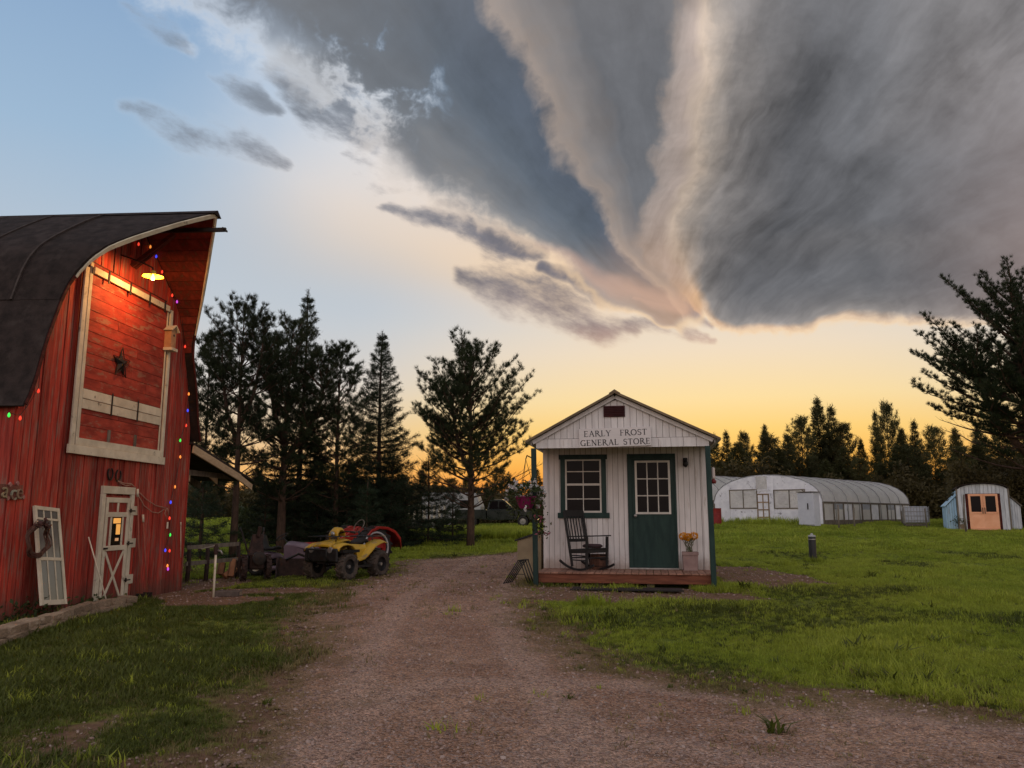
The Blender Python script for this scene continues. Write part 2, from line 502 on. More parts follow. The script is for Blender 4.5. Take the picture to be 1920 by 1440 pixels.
M = {}
M['red'] = pm('barn_red_paint', (0.47, 0.050, 0.030), (0.25, 0.028, 0.019), 3.0, 0.78, 0.4, stretch=(7, 7, 0.55), wear=(0.27, 0.115, 0.085), wear_amt=0.50, wear_scale=3.2, var=0.28, dirt=(0.0, 0.55, (0.10, 0.055, 0.04)))
M['red_door'] = pm('hay_door_paint', (0.42, 0.050, 0.028), (0.23, 0.028, 0.018), 2.4, 0.75, 0.35, stretch=(1.1, 3, 3.2), wear=(0.30, 0.13, 0.085), wear_amt=0.35, wear_scale=2.6, var=0.16)
M['white_old'] = pm('old_white_paint', (0.70, 0.63, 0.49), (0.56, 0.49, 0.37), 4.0, 0.7, 0.25, stretch=(1, 1, 1), wear=(0.24, 0.20, 0.15), wear_amt=0.1, wear_scale=6.0, var=0.08)
M['roofing'] = pm('asphalt_roofing', (0.034, 0.021, 0.018), (0.017, 0.0115, 0.0105), 5.0, 0.9, 0.6, stretch=(1, 1, 1), var=0.15, wear=(0.040, 0.028, 0.025), wear_amt=0.3, bump_scale=60)
M['soffit'] = pm('soffit_wood', (0.095, 0.014, 0.010), (0.050, 0.009, 0.007), 4.0, 0.8, 0.3, stretch=(1, 0.4, 3), var=0.1)
M['iron'] = pm('dark_iron', (0.022, 0.020, 0.020), (0.045, 0.032, 0.026), 9.0, 0.55, 0.2, metal=0.5, var=0.1)
M['black'] = pm('black_paint', (0.012, 0.012, 0.013), (0.022, 0.021, 0.021), 7.0, 0.45, 0.1, var=0.1)
M['store_white'] = pm('store_white_paint', (0.74, 0.71, 0.70), (0.62, 0.59, 0.58), 2.5, 0.65, 0.15, stretch=(4, 4, 0.6), var=0.05, wear=(0.50, 0.44, 0.40), wear_amt=0.10, wear_scale=2.2, dirt=(0.25, 0.62, (0.36, 0.27, 0.22)))
M['green'] = pm('dark_green_paint', (0.012, 0.040, 0.034), (0.008, 0.028, 0.025), 4.0, 0.5, 0.12, stretch=(3, 3, 0.6), var=0.08)
M['deck'] = pm('deck_wood', (0.36, 0.19, 0.13), (0.24, 0.12, 0.085), 3.0, 0.75, 0.3, stretch=(8, 0.8, 8), var=0.22)
M['rim_wood'] = pm('treated_wood', (0.19, 0.062, 0.032), (0.11, 0.036, 0.020), 3.0, 0.7, 0.3, stretch=(0.8, 6, 6), var=0.12)
M['metal_roof'] = pm('bronze_metal_roof', (0.16, 0.12, 0.075), (0.11, 0.085, 0.055), 3.0, 0.4, 0.05, metal=0.6, stretch=(1, 1, 1))
M['glass'] = glass_mat('window_glass', (0.006, 0.0045, 0.005), 0.05, spec=0.09)
M['wood_raw'] = pm('raw_wood', (0.34, 0.24, 0.15), (0.22, 0.15, 0.095), 3.5, 0.8, 0.3, stretch=(3, 3, 0.8), var=0.2)
M['grey_wood'] = pm('weathered_wood', (0.20, 0.165, 0.13), (0.12, 0.10, 0.08), 3.5, 0.85, 0.35, stretch=(3, 3, 0.8), var=0.2)
M['rubber'] = pm('tyre_rubber', (0.018, 0.017, 0.017), (0.035, 0.030, 0.027), 12.0, 0.85, 0.3, var=0.05)
M['steel'] = pm('worn_steel', (0.42, 0.41, 0.40), (0.30, 0.28, 0.26), 8.0, 0.4, 0.1, metal=0.7)
M['stone'] = pm('edging_stone', (0.34, 0.25, 0.17), (0.22, 0.16, 0.11), 7.0, 0.85, 0.5, var=0.22, wear=(0.40, 0.32, 0.24), wear_amt=0.3)
M['bark'] = pm('pine_bark', (0.095, 0.052, 0.034), (0.045, 0.028, 0.020), 5.0, 0.9, 0.7, stretch=(3, 3, 0.8), var=0.12)
M['needles'] = leaf_mat('pine_needles', (0.016, 0.026, 0.011), (0.034, 0.047, 0.016), 0.16, 1.5)
M['needles_blue'] = leaf_mat('spruce_needles', (0.016, 0.030, 0.016), (0.034, 0.052, 0.024), 0.16, 1.5)
M['leaves'] = leaf_mat('shrub_leaves', (0.030, 0.052, 0.014), (0.075, 0.085, 0.026), 0.3, 1.2)
# ------------------------------------------------------------------ terrain, drive, lawn
def ss(x, a, b):
    t = np.clip((np.asarray(x, float) - a) / (b - a), 0, 1)
    return t * t * (3 - 2 * t)
def _hash_noise(x, y, s, seed):
    """cheap smooth value noise for the terrain"""
    x = np.asarray(x, float) / s + seed * 17.3; y = np.asarray(y, float) / s + seed * 9.1
    xi, yi = np.floor(x), np.floor(y); fx, fy = x - xi, y - yi
    h = lambda a, b: np.modf(np.abs(np.sin(a * 127.1 + b * 311.7 + seed * 74.7) * 43758.5453))[0]
    u, v = fx * fx * (3 - 2 * fx), fy * fy * (3 - 2 * fy)
    return (h(xi, yi) * (1 - u) + h(xi + 1, yi) * u) * (1 - v) + (h(xi, yi + 1) * (1 - u) + h(xi + 1, yi + 1) * u) * v
def gz(x, y):
    x = np.asarray(x, float); y = np.asarray(y, float)
    z = 0.13 * ss(y, 6, 15) * ss(x, -6.6, -1.5)
    amp = 0.62 + 0.55 * ss(-x, 6, 16) + 0.35 * ss(x, 4, 13)
    z = z + amp * ss(y, 17, 50) + 0.2 * ss(y, 60, 140)
    far = ss(y, 9, 30)
    z = z + (_hash_noise(x, y, 1.6, 1) - 0.5) * (0.03 + 0.06 * far) + (_hash_noise(x, y, 6.0, 2) - 0.5) * 0.07 * far
    return z
def GZ(x, y): return float(gz(x, y))
def gp(u, v):
    """ground point seen at a photo pixel"""
    d = pix_dir(u, v); z = 0.1
    for _ in range(40):
        t = (z - CAM_Z) / d.z
        x, y = d.x * t, d.y * t
        z = 0.6 * z + 0.4 * GZ(x, min(y, 200))
    return Vector((x, y, GZ(x, y)))

DRIVE_PX = [(380, 1440), (470, 1370), (520, 1310), (548, 1245), (566, 1190), (588, 1140), (640, 1103), (724, 1080), (738, 1066), (757, 1053), (850, 1046), (930, 1040), (975, 1034)]
DRIVE_PX_R = [(1012, 1034), (1000, 1100), (1000, 1125), (1030, 1165), (1090, 1205), (1150, 1238), (1300, 1278), (1500, 1308), (1700, 1328), (1920, 1350)]
drive_poly = [(-4.2, -6.0), (-2.6, 1.5), (-1.6, 2.9)] + [tuple(gp(*p)[:2]) for p in DRIVE_PX] + [tuple(gp(*p)[:2]) for p in DRIVE_PX_R] + [(9.0, 4.6), (18.0, 3.6), (18.0, -6.0)]
def poly_sdf(px, py, poly):
    """signed distance, negative inside"""
    d = np.full(px.shape, 1e9); inside = np.zeros(px.shape, bool)
    n = len(poly)
    for i in range(n):
        x0, y0 = poly[i]; x1, y1 = poly[(i + 1) % n]
        ex, ey = x1 - x0, y1 - y0
        t = np.clip(((px - x0) * ex + (py - y0) * ey) / (ex * ex + ey * ey + 1e-12), 0, 1)
        d = np.minimum(d, np.hypot(px - x0 - t * ex, py - y0 - t * ey))
        c = ((y0 > py) != (y1 > py)) & (px < (x1 - x0) * (py - y0) / (y1 - y0 + 1e-12) + x0)
        inside ^= c
    return np.where(inside, -d, d)
def drive_edge(x, y):
    """ragged signed distance to the drive, negative on the gravel"""
    s = poly_sdf(x, y, drive_poly)
    k = 0.45 + 0.55 * ss(-y, -9, -3)
    return s + (_hash_noise(x, y, 0.9, 3) - 0.5) * 1.0 * k + (_hash_noise(x, y, 0.28, 4) - 0.5) * 0.7 * k
# bare soil: (cx, cy, rx, ry, rot, strength)
soil_c = [(gp(1392, 1078), 1.25, 3.2), (gp(1180, 1116), 2.2, 1.15), (gp(330, 1105), 1.1, 2.6), (gp(150, 1130), 0.55, 3.6), (gp(470, 1108), 1.3, 0.8), (gp(400, 1125), 1.1, 0.9), (gp(1040, 1110), 1.0, 0.9)]
def soil(x, y, edge=True):
    s = np.zeros(np.shape(x))
    for c, rx, ry in soil_c:
        q = np.hypot((x - c.x) / rx, (y - c.y) / ry) + (_hash_noise(x, y, 0.7, 6) - 0.5) * 0.7
        s = np.maximum(s, 1 - ss(q, 0.75, 1.15))
    if edge: s = np.maximum(s, 1 - ss(drive_edge(x, y), -0.1, 0.55))
    # thin, worn turf near the camera on the left
    s = np.maximum(s, 0.80 * (1 - ss(y, 6.3, 8.6)) * ss(x, -4.4, -2.6) * ss(_hash_noise(x, y, 0.7, 8) + 0.4 * _hash_noise(x, y, 0.25, 10), 0.25, 0.8))
    return s

def axis(fine0, fine1, step, lo, hi, grow=1.16):
    a = list(np.arange(fine0, fine1 + 1e-6, step))
    s = step
    while a[-1] < hi: s *= grow; a.append(a[-1] + s)
    s = step; pre = []
    v = a[0]
    while v > lo: s *= grow; v -= s; pre.append(v)
    return np.array(pre[::-1] + a)
gx_, gy_ = axis(-14, 22, 0.2, -1500, 1500), axis(0, 44, 0.2, -300, 2500)
XX, YY = np.meshgrid(gx_, gy_)
ZZ = gz(XX, np.minimum(YY, 400))
nx_, ny_ = len(gx_), len(gy_)
idx = np.arange(nx_ * ny_).reshape(ny_, nx_)
quads = np.stack([idx[:-1, :-1], idx[:-1, 1:], idx[1:, 1:], idx[1:, :-1]], -1).reshape(-1, 4)
me = np_mesh('ground', np.stack([XX, YY, ZZ], -1).reshape(-1, 3), quads)
att = me.attributes.new('soil', 'FLOAT', 'POINT')
att.data.foreach_set('value', soil(XX, YY).ravel().astype(np.float32))
m, b, p = new_mat('turf_ground')
geo = b.new('ShaderNodeNewGeometry'); pos = X(b, geo.outputs['Position'])
at = b.new('ShaderNodeAttribute', attribute_name='soil')
n1 = b.noise(pos, 0.5, 4, 0.6); n2 = b.noise(pos, 9.0, 6, 0.7); n3 = b.noise(pos, 60.0, 4, 0.7)
turf = b.mix(b.smooth(n1, 0.35, 0.65), (0.150, 0.190, 0.028), (0.230, 0.255, 0.046))
turf = b.mix(b.smooth(n2, 0.5, 0.75), turf, (0.105, 0.098, 0.034))
turf = b.mix(b.smooth(n3, 0.35, 0.7) * 0.45, turf, (0.060, 0.085, 0.014))
dirt = b.mix(b.smooth(n2, 0.35, 0.65), (0.27, 0.155, 0.098), (0.165, 0.098, 0.064))
dirt = b.mix(b.smooth(n3, 0.55, 0.7) * 0.7, dirt, (0.30, 0.22, 0.17))
sm = b.smooth(X(b, at.outputs['Fac']) + (n2 - 0.5) * 0.7 + (n3 - 0.5) * 0.3, 0.35, 0.65)
b.put(p.inputs['Base Color'], b.mix(sm, turf, dirt))
p.inputs['Roughness'].default_value = 0.95; p.inputs['Specular IOR Level'].default_value = 0.1
bn = b.new('ShaderNodeBump'); bn.inputs['Strength'].default_value = 0.9; bn.inputs['Distance'].default_value = 0.05
b.put(bn.inputs['Height'], n2 * 0.7 + n3 * 0.4); m.node_tree.links.new(bn.outputs[0], p.inputs['Normal'])
tag(put('ground', me, m, smooth=True), kind='structure', label='grass and bare soil of the farmyard ground')

# gravel drive: a sheet just above the ground, its edge broken up by turf
dxs, dys = np.arange(-8.0, 18.0, 0.1), np.concatenate([np.arange(-5.0, 12.0, 0.07), np.arange(12.0, 32.0, 0.12)])
DX, DY = np.meshgrid(dxs, dys)
DE = drive_edge(DX, DY)
def drive_z(x, y):
    e_ = drive_edge(x, y)
    return gz(x, y) + 0.006 + 0.012 * np.sin(x * 1.3 + y * 0.35) * ss(-e_, 0.2, 1.2) + 0.02 * ss(-e_, 0, 0.9) + (_hash_noise(x, y, 0.22, 9) - 0.5) * 0.016
DZ = drive_z(DX, DY)
n_r, n_c = DX.shape
di = np.arange(n_r * n_c).reshape(n_r, n_c)
keep = (DE[:-1, :-1] < 0.0)
dq = np.stack([di[:-1, :-1], di[:-1, 1:], di[1:, 1:], di[1:, :-1]], -1)[keep]
used, inv = np.unique(dq.ravel(), return_inverse=True)
me = np_mesh('gravel_drive', np.stack([DX, DY, DZ], -1).reshape(-1, 3)[used], inv.reshape(-1, 4))
tr_px = [[(900, 1470), (860, 1380), (838, 1280), (832, 1200), (850, 1130), (890, 1085), (935, 1055), (960, 1042)], [(760, 1440), (900, 1330), (1150, 1330), (1500, 1380), (1900, 1425)]]
TRK = np.zeros(DX.shape)
for line in tr_px:
    lp = [gp(*q_) for q_ in line]; dmin = np.full(DX.shape, 1e9)
    for a_, b_ in zip(lp[:-1], lp[1:]):
        ex_, ey_ = b_.x - a_.x, b_.y - a_.y
        tt_ = np.clip(((DX - a_.x) * ex_ + (DY - a_.y) * ey_) / (ex_ ** 2 + ey_ ** 2), 0, 1)
        dmin = np.minimum(dmin, np.hypot(DX - a_.x - tt_ * ex_, DY - a_.y - tt_ * ey_))
    TRK = np.maximum(TRK, np.exp(-((dmin - 0.78) / 0.24) ** 2))
att = me.attributes.new('track', 'FLOAT', 'POINT')
att.data.foreach_set('value', TRK.ravel()[used].astype(np.float32))
att = me.attributes.new('edge', 'FLOAT', 'POINT')
att.data.foreach_set('value', DE.ravel()[used].astype(np.float32))
m, b, p = new_mat('gravel')
geo = b.new('ShaderNodeNewGeometry'); pos = X(b, geo.outputs['Position'])
at = b.new('ShaderNodeAttribute', attribute_name='edge'); ed = X(b, at.outputs['Fac'])
n1 = b.noise(pos, 0.55, 5, 0.65); n2 = b.noise(pos, 5.0, 6, 0.72); n3 = b.noise(pos, 45.0, 4, 0.7)
vor = b.voronoi(pos, 55.0, out='Color'); vd = b.voronoi(pos, 55.0)
vr, vg, vb = b.sep(vor)
g = b.mix(b.smooth(n1, 0.3, 0.7), (0.370, 0.205, 0.138), (0.600, 0.370, 0.262))
g = b.mix(b.smooth(n2, 0.42, 0.62) * 0.55, g, (0.27, 0.160, 0.108))
tk_ = X(b, b.new('ShaderNodeAttribute', attribute_name='track').outputs['Fac'])
g = b.mix(b.smooth(tk_ + (n2 - 0.5) * 0.9, 0.25, 0.85) * 0.55, g, (0.58, 0.385, 0.30))
k = 0.55 + vr * 0.9
g = b.mix(1.0, g, b.comb(k, k, k), 'MULTIPLY')
g = b.mix(b.smooth(vg, 0.86, 0.9) * 0.6, g, (0.42, 0.36, 0.34))
g = b.mix(b.smooth(ed + (n2 - 0.5) * 0.9, -0.85, -0.05) * 0.8, g, b.mix(n3, (0.29, 0.185, 0.105), (0.190, 0.140, 0.062)))
b.put(p.inputs['Base Color'], g)
p.inputs['Roughness'].default_value = 0.95; p.inputs['Specular IOR Level'].default_value = 0.15
bn = b.new('ShaderNodeBump'); bn.inputs['Strength'].default_value = 1.0; bn.inputs['Distance'].default_value = 0.03
b.put(bn.inputs['Height'], (1.0 - vd * 2.0) * 0.5 + n2 * 0.8 + n3 * 0.3); m.node_tree.links.new(bn.outputs[0], p.inputs['Normal'])
tag(put('gravel_drive', me, m, smooth=True), kind='structure', label='pinkish brown gravel drive curving past the store')

# ---- scattered pieces: points carrying rotation, scale and a pick, turned into instances by geometry nodes
def scatter(name, label, cat, pts, rots, scl, pick, pieces):
    coll = bpy.data.collections.new(name + '_pieces')
    for i, (me_, mt) in enumerate(pieces):
        if not me_.materials: me_.materials.append(mt)
        o = bpy.data.objects.new('%s_piece_%02d' % (name, i), me_); coll.objects.link(o)
    me = bpy.data.meshes.new(name)
    me.vertices.add(len(pts)); me.vertices.foreach_set('co', np.asarray(pts, np.float32).ravel())
    for an, ty, data, key in (('rot', 'FLOAT_VECTOR', rots, 'vector'), ('scl', 'FLOAT_VECTOR', scl, 'vector'), ('pick', 'INT', pick, 'value')):
        a = me.attributes.new(an, ty, 'POINT'); a.data.foreach_set(key, np.asarray(data, np.int32 if ty == 'INT' else np.float32).ravel())
    o = bpy.data.objects.new(name, me); COL.objects.link(o)
    gn = bpy.data.node_groups.new(name, 'GeometryNodeTree')
    gn.interface.new_socket('Geometry', in_out='INPUT', socket_type='NodeSocketGeometry')
    gn.interface.new_socket('Geometry', in_out='OUTPUT', socket_type='NodeSocketGeometry')
    N = gn.nodes.new
    gi, go = N('NodeGroupInput'), N('NodeGroupOutput')
    mp, ip, ci = N('GeometryNodeMeshToPoints'), N('GeometryNodeInstanceOnPoints'), N('GeometryNodeCollectionInfo')
    ci.inputs['Collection'].default_value = coll; ci.inputs['Separate Children'].default_value = True; ci.inputs['Reset Children'].default_value = True
    def na(an, ty):
        n = N('GeometryNodeInputNamedAttribute'); n.data_type = ty; n.inputs['Name'].default_value = an
        return n.outputs['Attribute']
    e2r = N('FunctionNodeEulerToRotation')
    L = gn.links.new
    L(gi.outputs[0], mp.inputs[0]); L(mp.outputs[0], ip.inputs['Points']); L(ci.outputs[0], ip.inputs['Instance'])
    ip.inputs['Pick Instance'].default_value = True
    L(na('pick', 'INT'), ip.inputs['Instance Index'])
    L(na('rot', 'FLOAT_VECTOR'), e2r.inputs[0]); L(e2r.outputs[0], ip.inputs['Rotation'])
    L(na('scl', 'FLOAT_VECTOR'), ip.inputs['Scale'])
    L(ip.outputs[0], go.inputs[0])
    md = o.modifiers.new('scatter', 'NODES'); md.node_group = gn
    return tag(o, label, cat, kind='stuff')

def tuft_mesh(name, n_blades, h, spread, r, lean=0.5, width=0.006, segs=2):
    vs, fs = [], []
    for _ in range(n_blades):
        a = r.uniform(0, 2 * math.pi); rr = spread * math.sqrt(r.random())
        bx, by = rr * math.cos(a), rr * math.sin(a)
        hh = h * r.uniform(0.45, 1.1); ln = lean * r.uniform(0.2, 1.3); d = r.uniform(0, 2 * math.pi)
        w = width * r.uniform(0.7, 1.4); px, py = -math.sin(d) * w, math.cos(d) * w
        n = len(vs)
        for s in range(segs + 1):
            t = s / segs
            cx, cy, cz = bx + math.cos(d) * ln * hh * t * t, by + math.sin(d) * ln * hh * t * t, hh * t * (1 - 0.25 * ln * t)
            if s == segs: vs.append((cx, cy, cz))
            else: vs += [(cx - px * (1 - t * 0.5), cy - py * (1 - t * 0.5), cz), (cx + px * (1 - t * 0.5), cy + py * (1 - t * 0.5), cz)]
        for s in range(segs):
            if s == segs - 1: fs.append((n + 2 * s, n + 2 * s + 1, n + 2 * s + 2))
            else: fs.append((n + 2 * s, n + 2 * s + 1, n + 2 * s + 3, n + 2 * s + 2))
    me = bpy.data.meshes.new(name); me.from_pydata(vs, [], fs)
    return me
# ------------------------------------------------------------------ red barn with a curved roof
_th = math.radians(3.7)
B_es, B_n = Vector((math.sin(_th), math.cos(_th), 0)), Vector((math.cos(_th), -math.sin(_th), 0))
B_O = Vector((-6.894, 14.304, 0)) - 0.33 * B_es
def BP(u, v, o=0.0):
    """barn-local point (x along the front wall, y into the barn, z up) seen at a photo pixel, o metres in front of the wall"""
    d = pix_dir(u, v); q = B_O + B_n * o
    t = (q.dot(B_n)) / d.dot(B_n)
    p = d * t
    return Vector(((p - B_O).dot(B_es), -o, CAM_Z + p.z))
B_RZ = math.pi / 2 - _th
def BW(v):
    """barn-local to world"""
    v = Vector(v)
    return B_O + B_es * v.x - B_n * v.y + Vector((0, 0, v.z))
barn = thing('barn', 'red board barn with a dark curved roof and a projecting hood over its hay door', 'barn', B_O, B_RZ)
PROF = [(3.02, 2.80), (3.25, 2.68), (3.5, 2.60), (3.75, 2.54), (4.0, 2.475), (4.25, 2.385), (4.5, 2.295), (4.75, 2.20), (5.0, 2.12), (5.25, 2.03),
        (5.5, 1.895), (5.75, 1.69), (6.0, 1.385), (6.25, 1.045), (6.5, 0.69), (6.75, 0.305), (6.93, 0.0)]
OVER = [(3.0, 0.20), (4.75, 0.20), (5.0, 0.24), (5.25, 0.32), (5.5, 0.42), (5.75, 0.56), (6.0, 0.74), (6.25, 0.94), (6.5, 1.14), (6.75, 1.36), (6.93, 1.52)]
def hw(z): return float(np.interp(z, [p[0] for p in PROF], [p[1] for p in PROF]))
def over(z): return float(np.interp(z, [p[0] for p in OVER], [p[1] for p in OVER]))
def zroof(x):
    return float(np.interp(-abs(x), [-p[1] for p in PROF], [p[0] for p in PROF]))
# front wall boards
x = -2.66; k = 0
while x < 2.66:
    w = rng.uniform(0.13, 0.20)
    x1 = min(2.66, x + w)
    if 2.66 - x1 < 0.08: x1 = 2.66
    g = 0.009
    za = min(zroof(x + g), zroof(x1 - g)) - 0.04; zb = max(zroof(x + g), zroof(x1 - g)) - 0.04
    zl, zr = zroof(x + g) - 0.05, zroof(x1 - g) - 0.05
    y0 = rng.uniform(-0.012, 0.010)
    mb = MB()
    tlt = rng.uniform(-0.003, 0.003)
    vs = [(x + g, y0 - 0.02 + tlt, -0.15), (x1 - g, y0 - 0.02 - tlt, -0.15), (x1 - g, y0 - 0.02 - tlt, zr), (x + g, y0 - 0.02 + tlt, zl),
          (x + g, y0 + 0.015, -0.15), (x1 - g, y0 + 0.015, -0.15), (x1 - g, y0 + 0.015, zr), (x + g, y0 + 0.015, zl)]
    mb.add(vs, [(0, 1, 2, 3), (5, 4, 7, 6), (0, 4, 5, 1), (3, 2, 6, 7), (0, 3, 7, 4), (1, 5, 6, 2)])
    mb.build('wall_board', M['red'], barn)
    x = x1; k += 1
# inner sheathing, side and back walls
mb = MB()
poly = [(-2.62, -0.15), (2.62, -0.15)] + [(min(2.6, h - 0.06), z - 0.06) for z, h in PROF[:-1]] + [(0, 6.85)] + [(-min(2.6, h - 0.06), z - 0.06) for z, h in PROF[:-1]][::-1]
mb.prism(poly, 'y', 0.03, 0.08)
mb.build('inner_wall', M['soffit'], barn)
MB().prism(poly, 'y', 11.0, 11.08).build('back_wall', M['red'], barn)
for sx in (-1, 1):
    y = 0.0
    while y < 11.05:
        mb = MB(); mb.bx(sx * 2.66 - 0.02, sx * 2.66 + 0.02, y + 0.006, y + 0.544, -0.15, 3.15); mb.build('wall_board', M['red'], barn); y += 0.55
# roof sheets: felt strips running over the curve, a lower course under them
def roof_piece(sx, zs, yf, yb, lift, name='roof_strip', mat='roofing', thick=0.05):
    outer, inner = [], []
    for i, z in enumerate(zs):
        h = hw(z); dz = 0.02
        t = Vector((hw(min(6.93, z + dz)) - hw(max(3.02, z - dz)), 2 * dz)); t.normalize()
        nrm = Vector((t.y, -t.x))
        outer.append((h + nrm.x * (0.03 + lift), z + nrm.y * (0.03 + lift))); inner.append((h - nrm.x * (thick - 0.03), z - nrm.y * (thick - 0.03)))
    vs, fs = [], []
    for (o, i_, z) in zip(outer, inner, zs):
        a = yf(z) if callable(yf) else yf
        vs += [(sx * o[0], a, o[1]), (sx * o[0], yb, o[1]), (sx * i_[0], yb, i_[1]), (sx * i_[0], a, i_[1])]
    for i in range(len(zs) - 1):
        q, r = 4 * i, 4 * i + 4
        fs += [(q, q + 1, r + 1, r), (q + 1, q + 2, r + 2, r + 1), (q + 2, q + 3, r + 3, r + 2), (q + 3, q, r, r + 3)]
    n = 4 * (len(zs) - 1); fs += [(0, 3, 2, 1), (n, n + 1, n + 2, n + 3)]
    mb = MB(); mb.add(vs, fs); return mb.build(name, M[mat], barn, smooth=SM)
M['seam'] = pm('seam_strip', (0.075, 0.055, 0.048), (0.045, 0.034, 0.030), 8, 0.8, 0.2)
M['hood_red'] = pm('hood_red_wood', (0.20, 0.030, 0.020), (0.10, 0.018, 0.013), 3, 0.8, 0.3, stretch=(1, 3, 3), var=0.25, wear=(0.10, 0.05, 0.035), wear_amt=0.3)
z_up = [4.72 + (6.93 - 4.72) * (i / 22) for i in range(23)]
z_lo = [3.02 + (4.78 - 3.02) * (i / 10) for i in range(11)]
for sx in (-1, 1):
    edges = [0.55, 1.5, 2.4, 3.35, 4.3, 5.2, 6.1, 7.05, 8.0, 9.0, 10.0, 11.3]
    roof_piece(sx, z_up, lambda z: -over(z), edges[0] + 0.03, 0.0)
    for i in range(len(edges) - 1):
        roof_piece(sx, z_up, edges[i], edges[i + 1] + 0.03, 0.008 + 0.010 * (i % 2) + rng.uniform(0, 0.004))
    for e_ in edges[:-1]: roof_piece(sx, z_up, e_ - 0.014, e_ + 0.016, 0.030, 'seam_batten', 'seam')
    for a, b_ in ((-0.2, 1.9), (1.9, 4.0), (4.0, 6.1), (6.1, 8.2), (8.2, 11.3)):
        roof_piece(sx, z_lo, a, b_ + 0.02, -0.008 + rng.uniform(0, 0.003))
    zb_ = 4.80
    while zb_ < 6.85:
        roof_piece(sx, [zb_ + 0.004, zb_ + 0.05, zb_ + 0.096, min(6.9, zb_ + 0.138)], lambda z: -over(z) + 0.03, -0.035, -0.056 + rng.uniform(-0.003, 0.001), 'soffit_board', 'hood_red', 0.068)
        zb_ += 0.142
    # tan verge board along the front edge
    zs = [5.15 + (6.90 - 5.15) * i / 18 for i in range(19)]
    mb = MB()
    for za, zb in zip(zs[:-1], zs[1:]):
        mb.beam((sx * (hw(za) - 0.035), -over(za) - 0.012, za - 0.015), (sx * (hw(zb) - 0.035), -over(zb) - 0.012, zb - 0.015), 0.03, 0.03 + 0.045 * min(1, (za - 5.15) / 0.7), up=(sx, 0, 0.4))
    mb.build('verge_board', M['white_old'], barn)
    zs = [3.05 + (5.15 - 3.05) * i / 14 for i in range(15)]
    mb = MB()
    for za, zb in zip(zs[:-1], zs[1:]):
        mb.beam((sx * (hw(za) - 0.02), -over(za) - 0.008, za), (sx * (hw(zb) - 0.02), -over(zb) - 0.008, zb), 0.02, 0.05, up=(sx, 0, 0.3))
    mb.build('verge_trim', M['soffit'], barn)
mb = MB(); mb.add([(-0.16, -1.55, 6.89), (0, -1.55, 6.99), (0.16, -1.55, 6.89), (-0.16, 2.6, 6.89), (0, 2.6, 6.99), (0.16, 2.6, 6.89)], [(0, 1, 4, 3), (1, 2, 5, 4), (0, 3, 5, 2), (0, 2, 1), (3, 4, 5)])
mb.build('ridge_cap', M['roofing'], barn)
mb = MB(); mb.add([(-0.16, 2.6, 6.86), (0, 2.6, 6.965), (0.16, 2.6, 6.86), (-0.16, 11.3, 6.86), (0, 11.3, 6.965), (0.16, 11.3, 6.86)], [(0, 1, 4, 3), (1, 2, 5, 4), (0, 3, 5, 2), (0, 2, 1), (3, 4, 5)])
mb.build('ridge_cap', M['roofing'], barn)
mb = MB(); mb.beam((0, -1.72, 6.62), (0, 0.1, 6.62), 0.05, 0.07); mb.beam((-0.1, -1.70, 6.62), (0.1, -1.70, 6.62), 0.02, 0.03); mb.build('hay_track', M['iron'], barn)
for s in (-1, 1):       # hood braces
    mb = MB(); mb.beam((s * 0.05, -0.03, 5.95), (s * 0.02, -0.75, 6.55), 0.05, 0.07); mb.build('hood_brace', M['soffit'], barn)

# hay door with its planks, track and white trim
hay = MB().bx(-1.27, 1.27, -0.045, -0.030, 2.62, 5.66).build('hay_door', M['soffit'], barn)
z = 2.72
while z < 5.60:
    h_ = rng.uniform(0.15, 0.23); z1 = min(5.63, z + h_)
    xm = min(1.26, zroof and 1.26)
    # planks are made of one or two lengths
    cut = rng.choice([None, rng.uniform(-0.6, 0.7)])
    for xa, xb in ([(-1.26, 1.26)] if cut is None else [(-1.26, cut - 0.003), (cut + 0.003, 1.26)]):
        dy = rng.uniform(-0.004, 0.006)
        MB().bx(xa, xb, -0.068 + dy, -0.046, z + 0.004, z1 - 0.004).build('plank', M['red_door'], hay)
    z = z1
def trim(name, xa, xb, za, zb, y0=-0.10, y1=-0.069, parent=None, mat='white_old'):
    return MB().bx(xa, xb, y0, y1, za, zb).build(name, M[mat], parent or barn, bevel=0.003)
trim('trim', -1.49, -1.385, 2.60, 5.50, parent=hay); trim('trim', -1.345, -1.262, 2.72, 5.62, -0.088, -0.069, parent=hay)
trim('trim', 1.355, 1.45, 2.60, 5.50, parent=hay); trim('trim', 1.262, 1.30, 2.72, 5.55, -0.086, -0.069, parent=hay)
trim('trim', -1.53, 1.50, 2.46, 2.60, -0.112, parent=hay); trim('trim', -1.343, 1.35, 2.604, 2.72, -0.094, parent=hay)
for xa, xb in ((-1.255, -0.44), (-0.40, 0.40), (0.44, 1.255)):
    trim('band_board', xa, xb, 3.365, 3.52, -0.090, -0.0695, hay); trim('band_board', xa, xb, 3.20, 3.355, -0.088, -0.0695, hay)
for xs in (-0.42, 0.42):
    trim('strap', xs - 0.018, xs + 0.018, 3.17, 3.56, -0.100, -0.0905, hay, 'iron')
    trim('cleat', xs - 0.035, xs + 0.035, 2.724, 2.93, -0.094, -0.0695, hay, 'grey_wood')
trim('track_rail', -1.30, 1.24, 5.43, 5.54, -0.14, -0.10, hay)
for xs in (-0.90, -0.22, 0.45, 1.02):
    trim('track_hanger', xs - 0.022, xs + 0.022, 5.36, 5.58, -0.155, -0.1405, hay, 'iron')
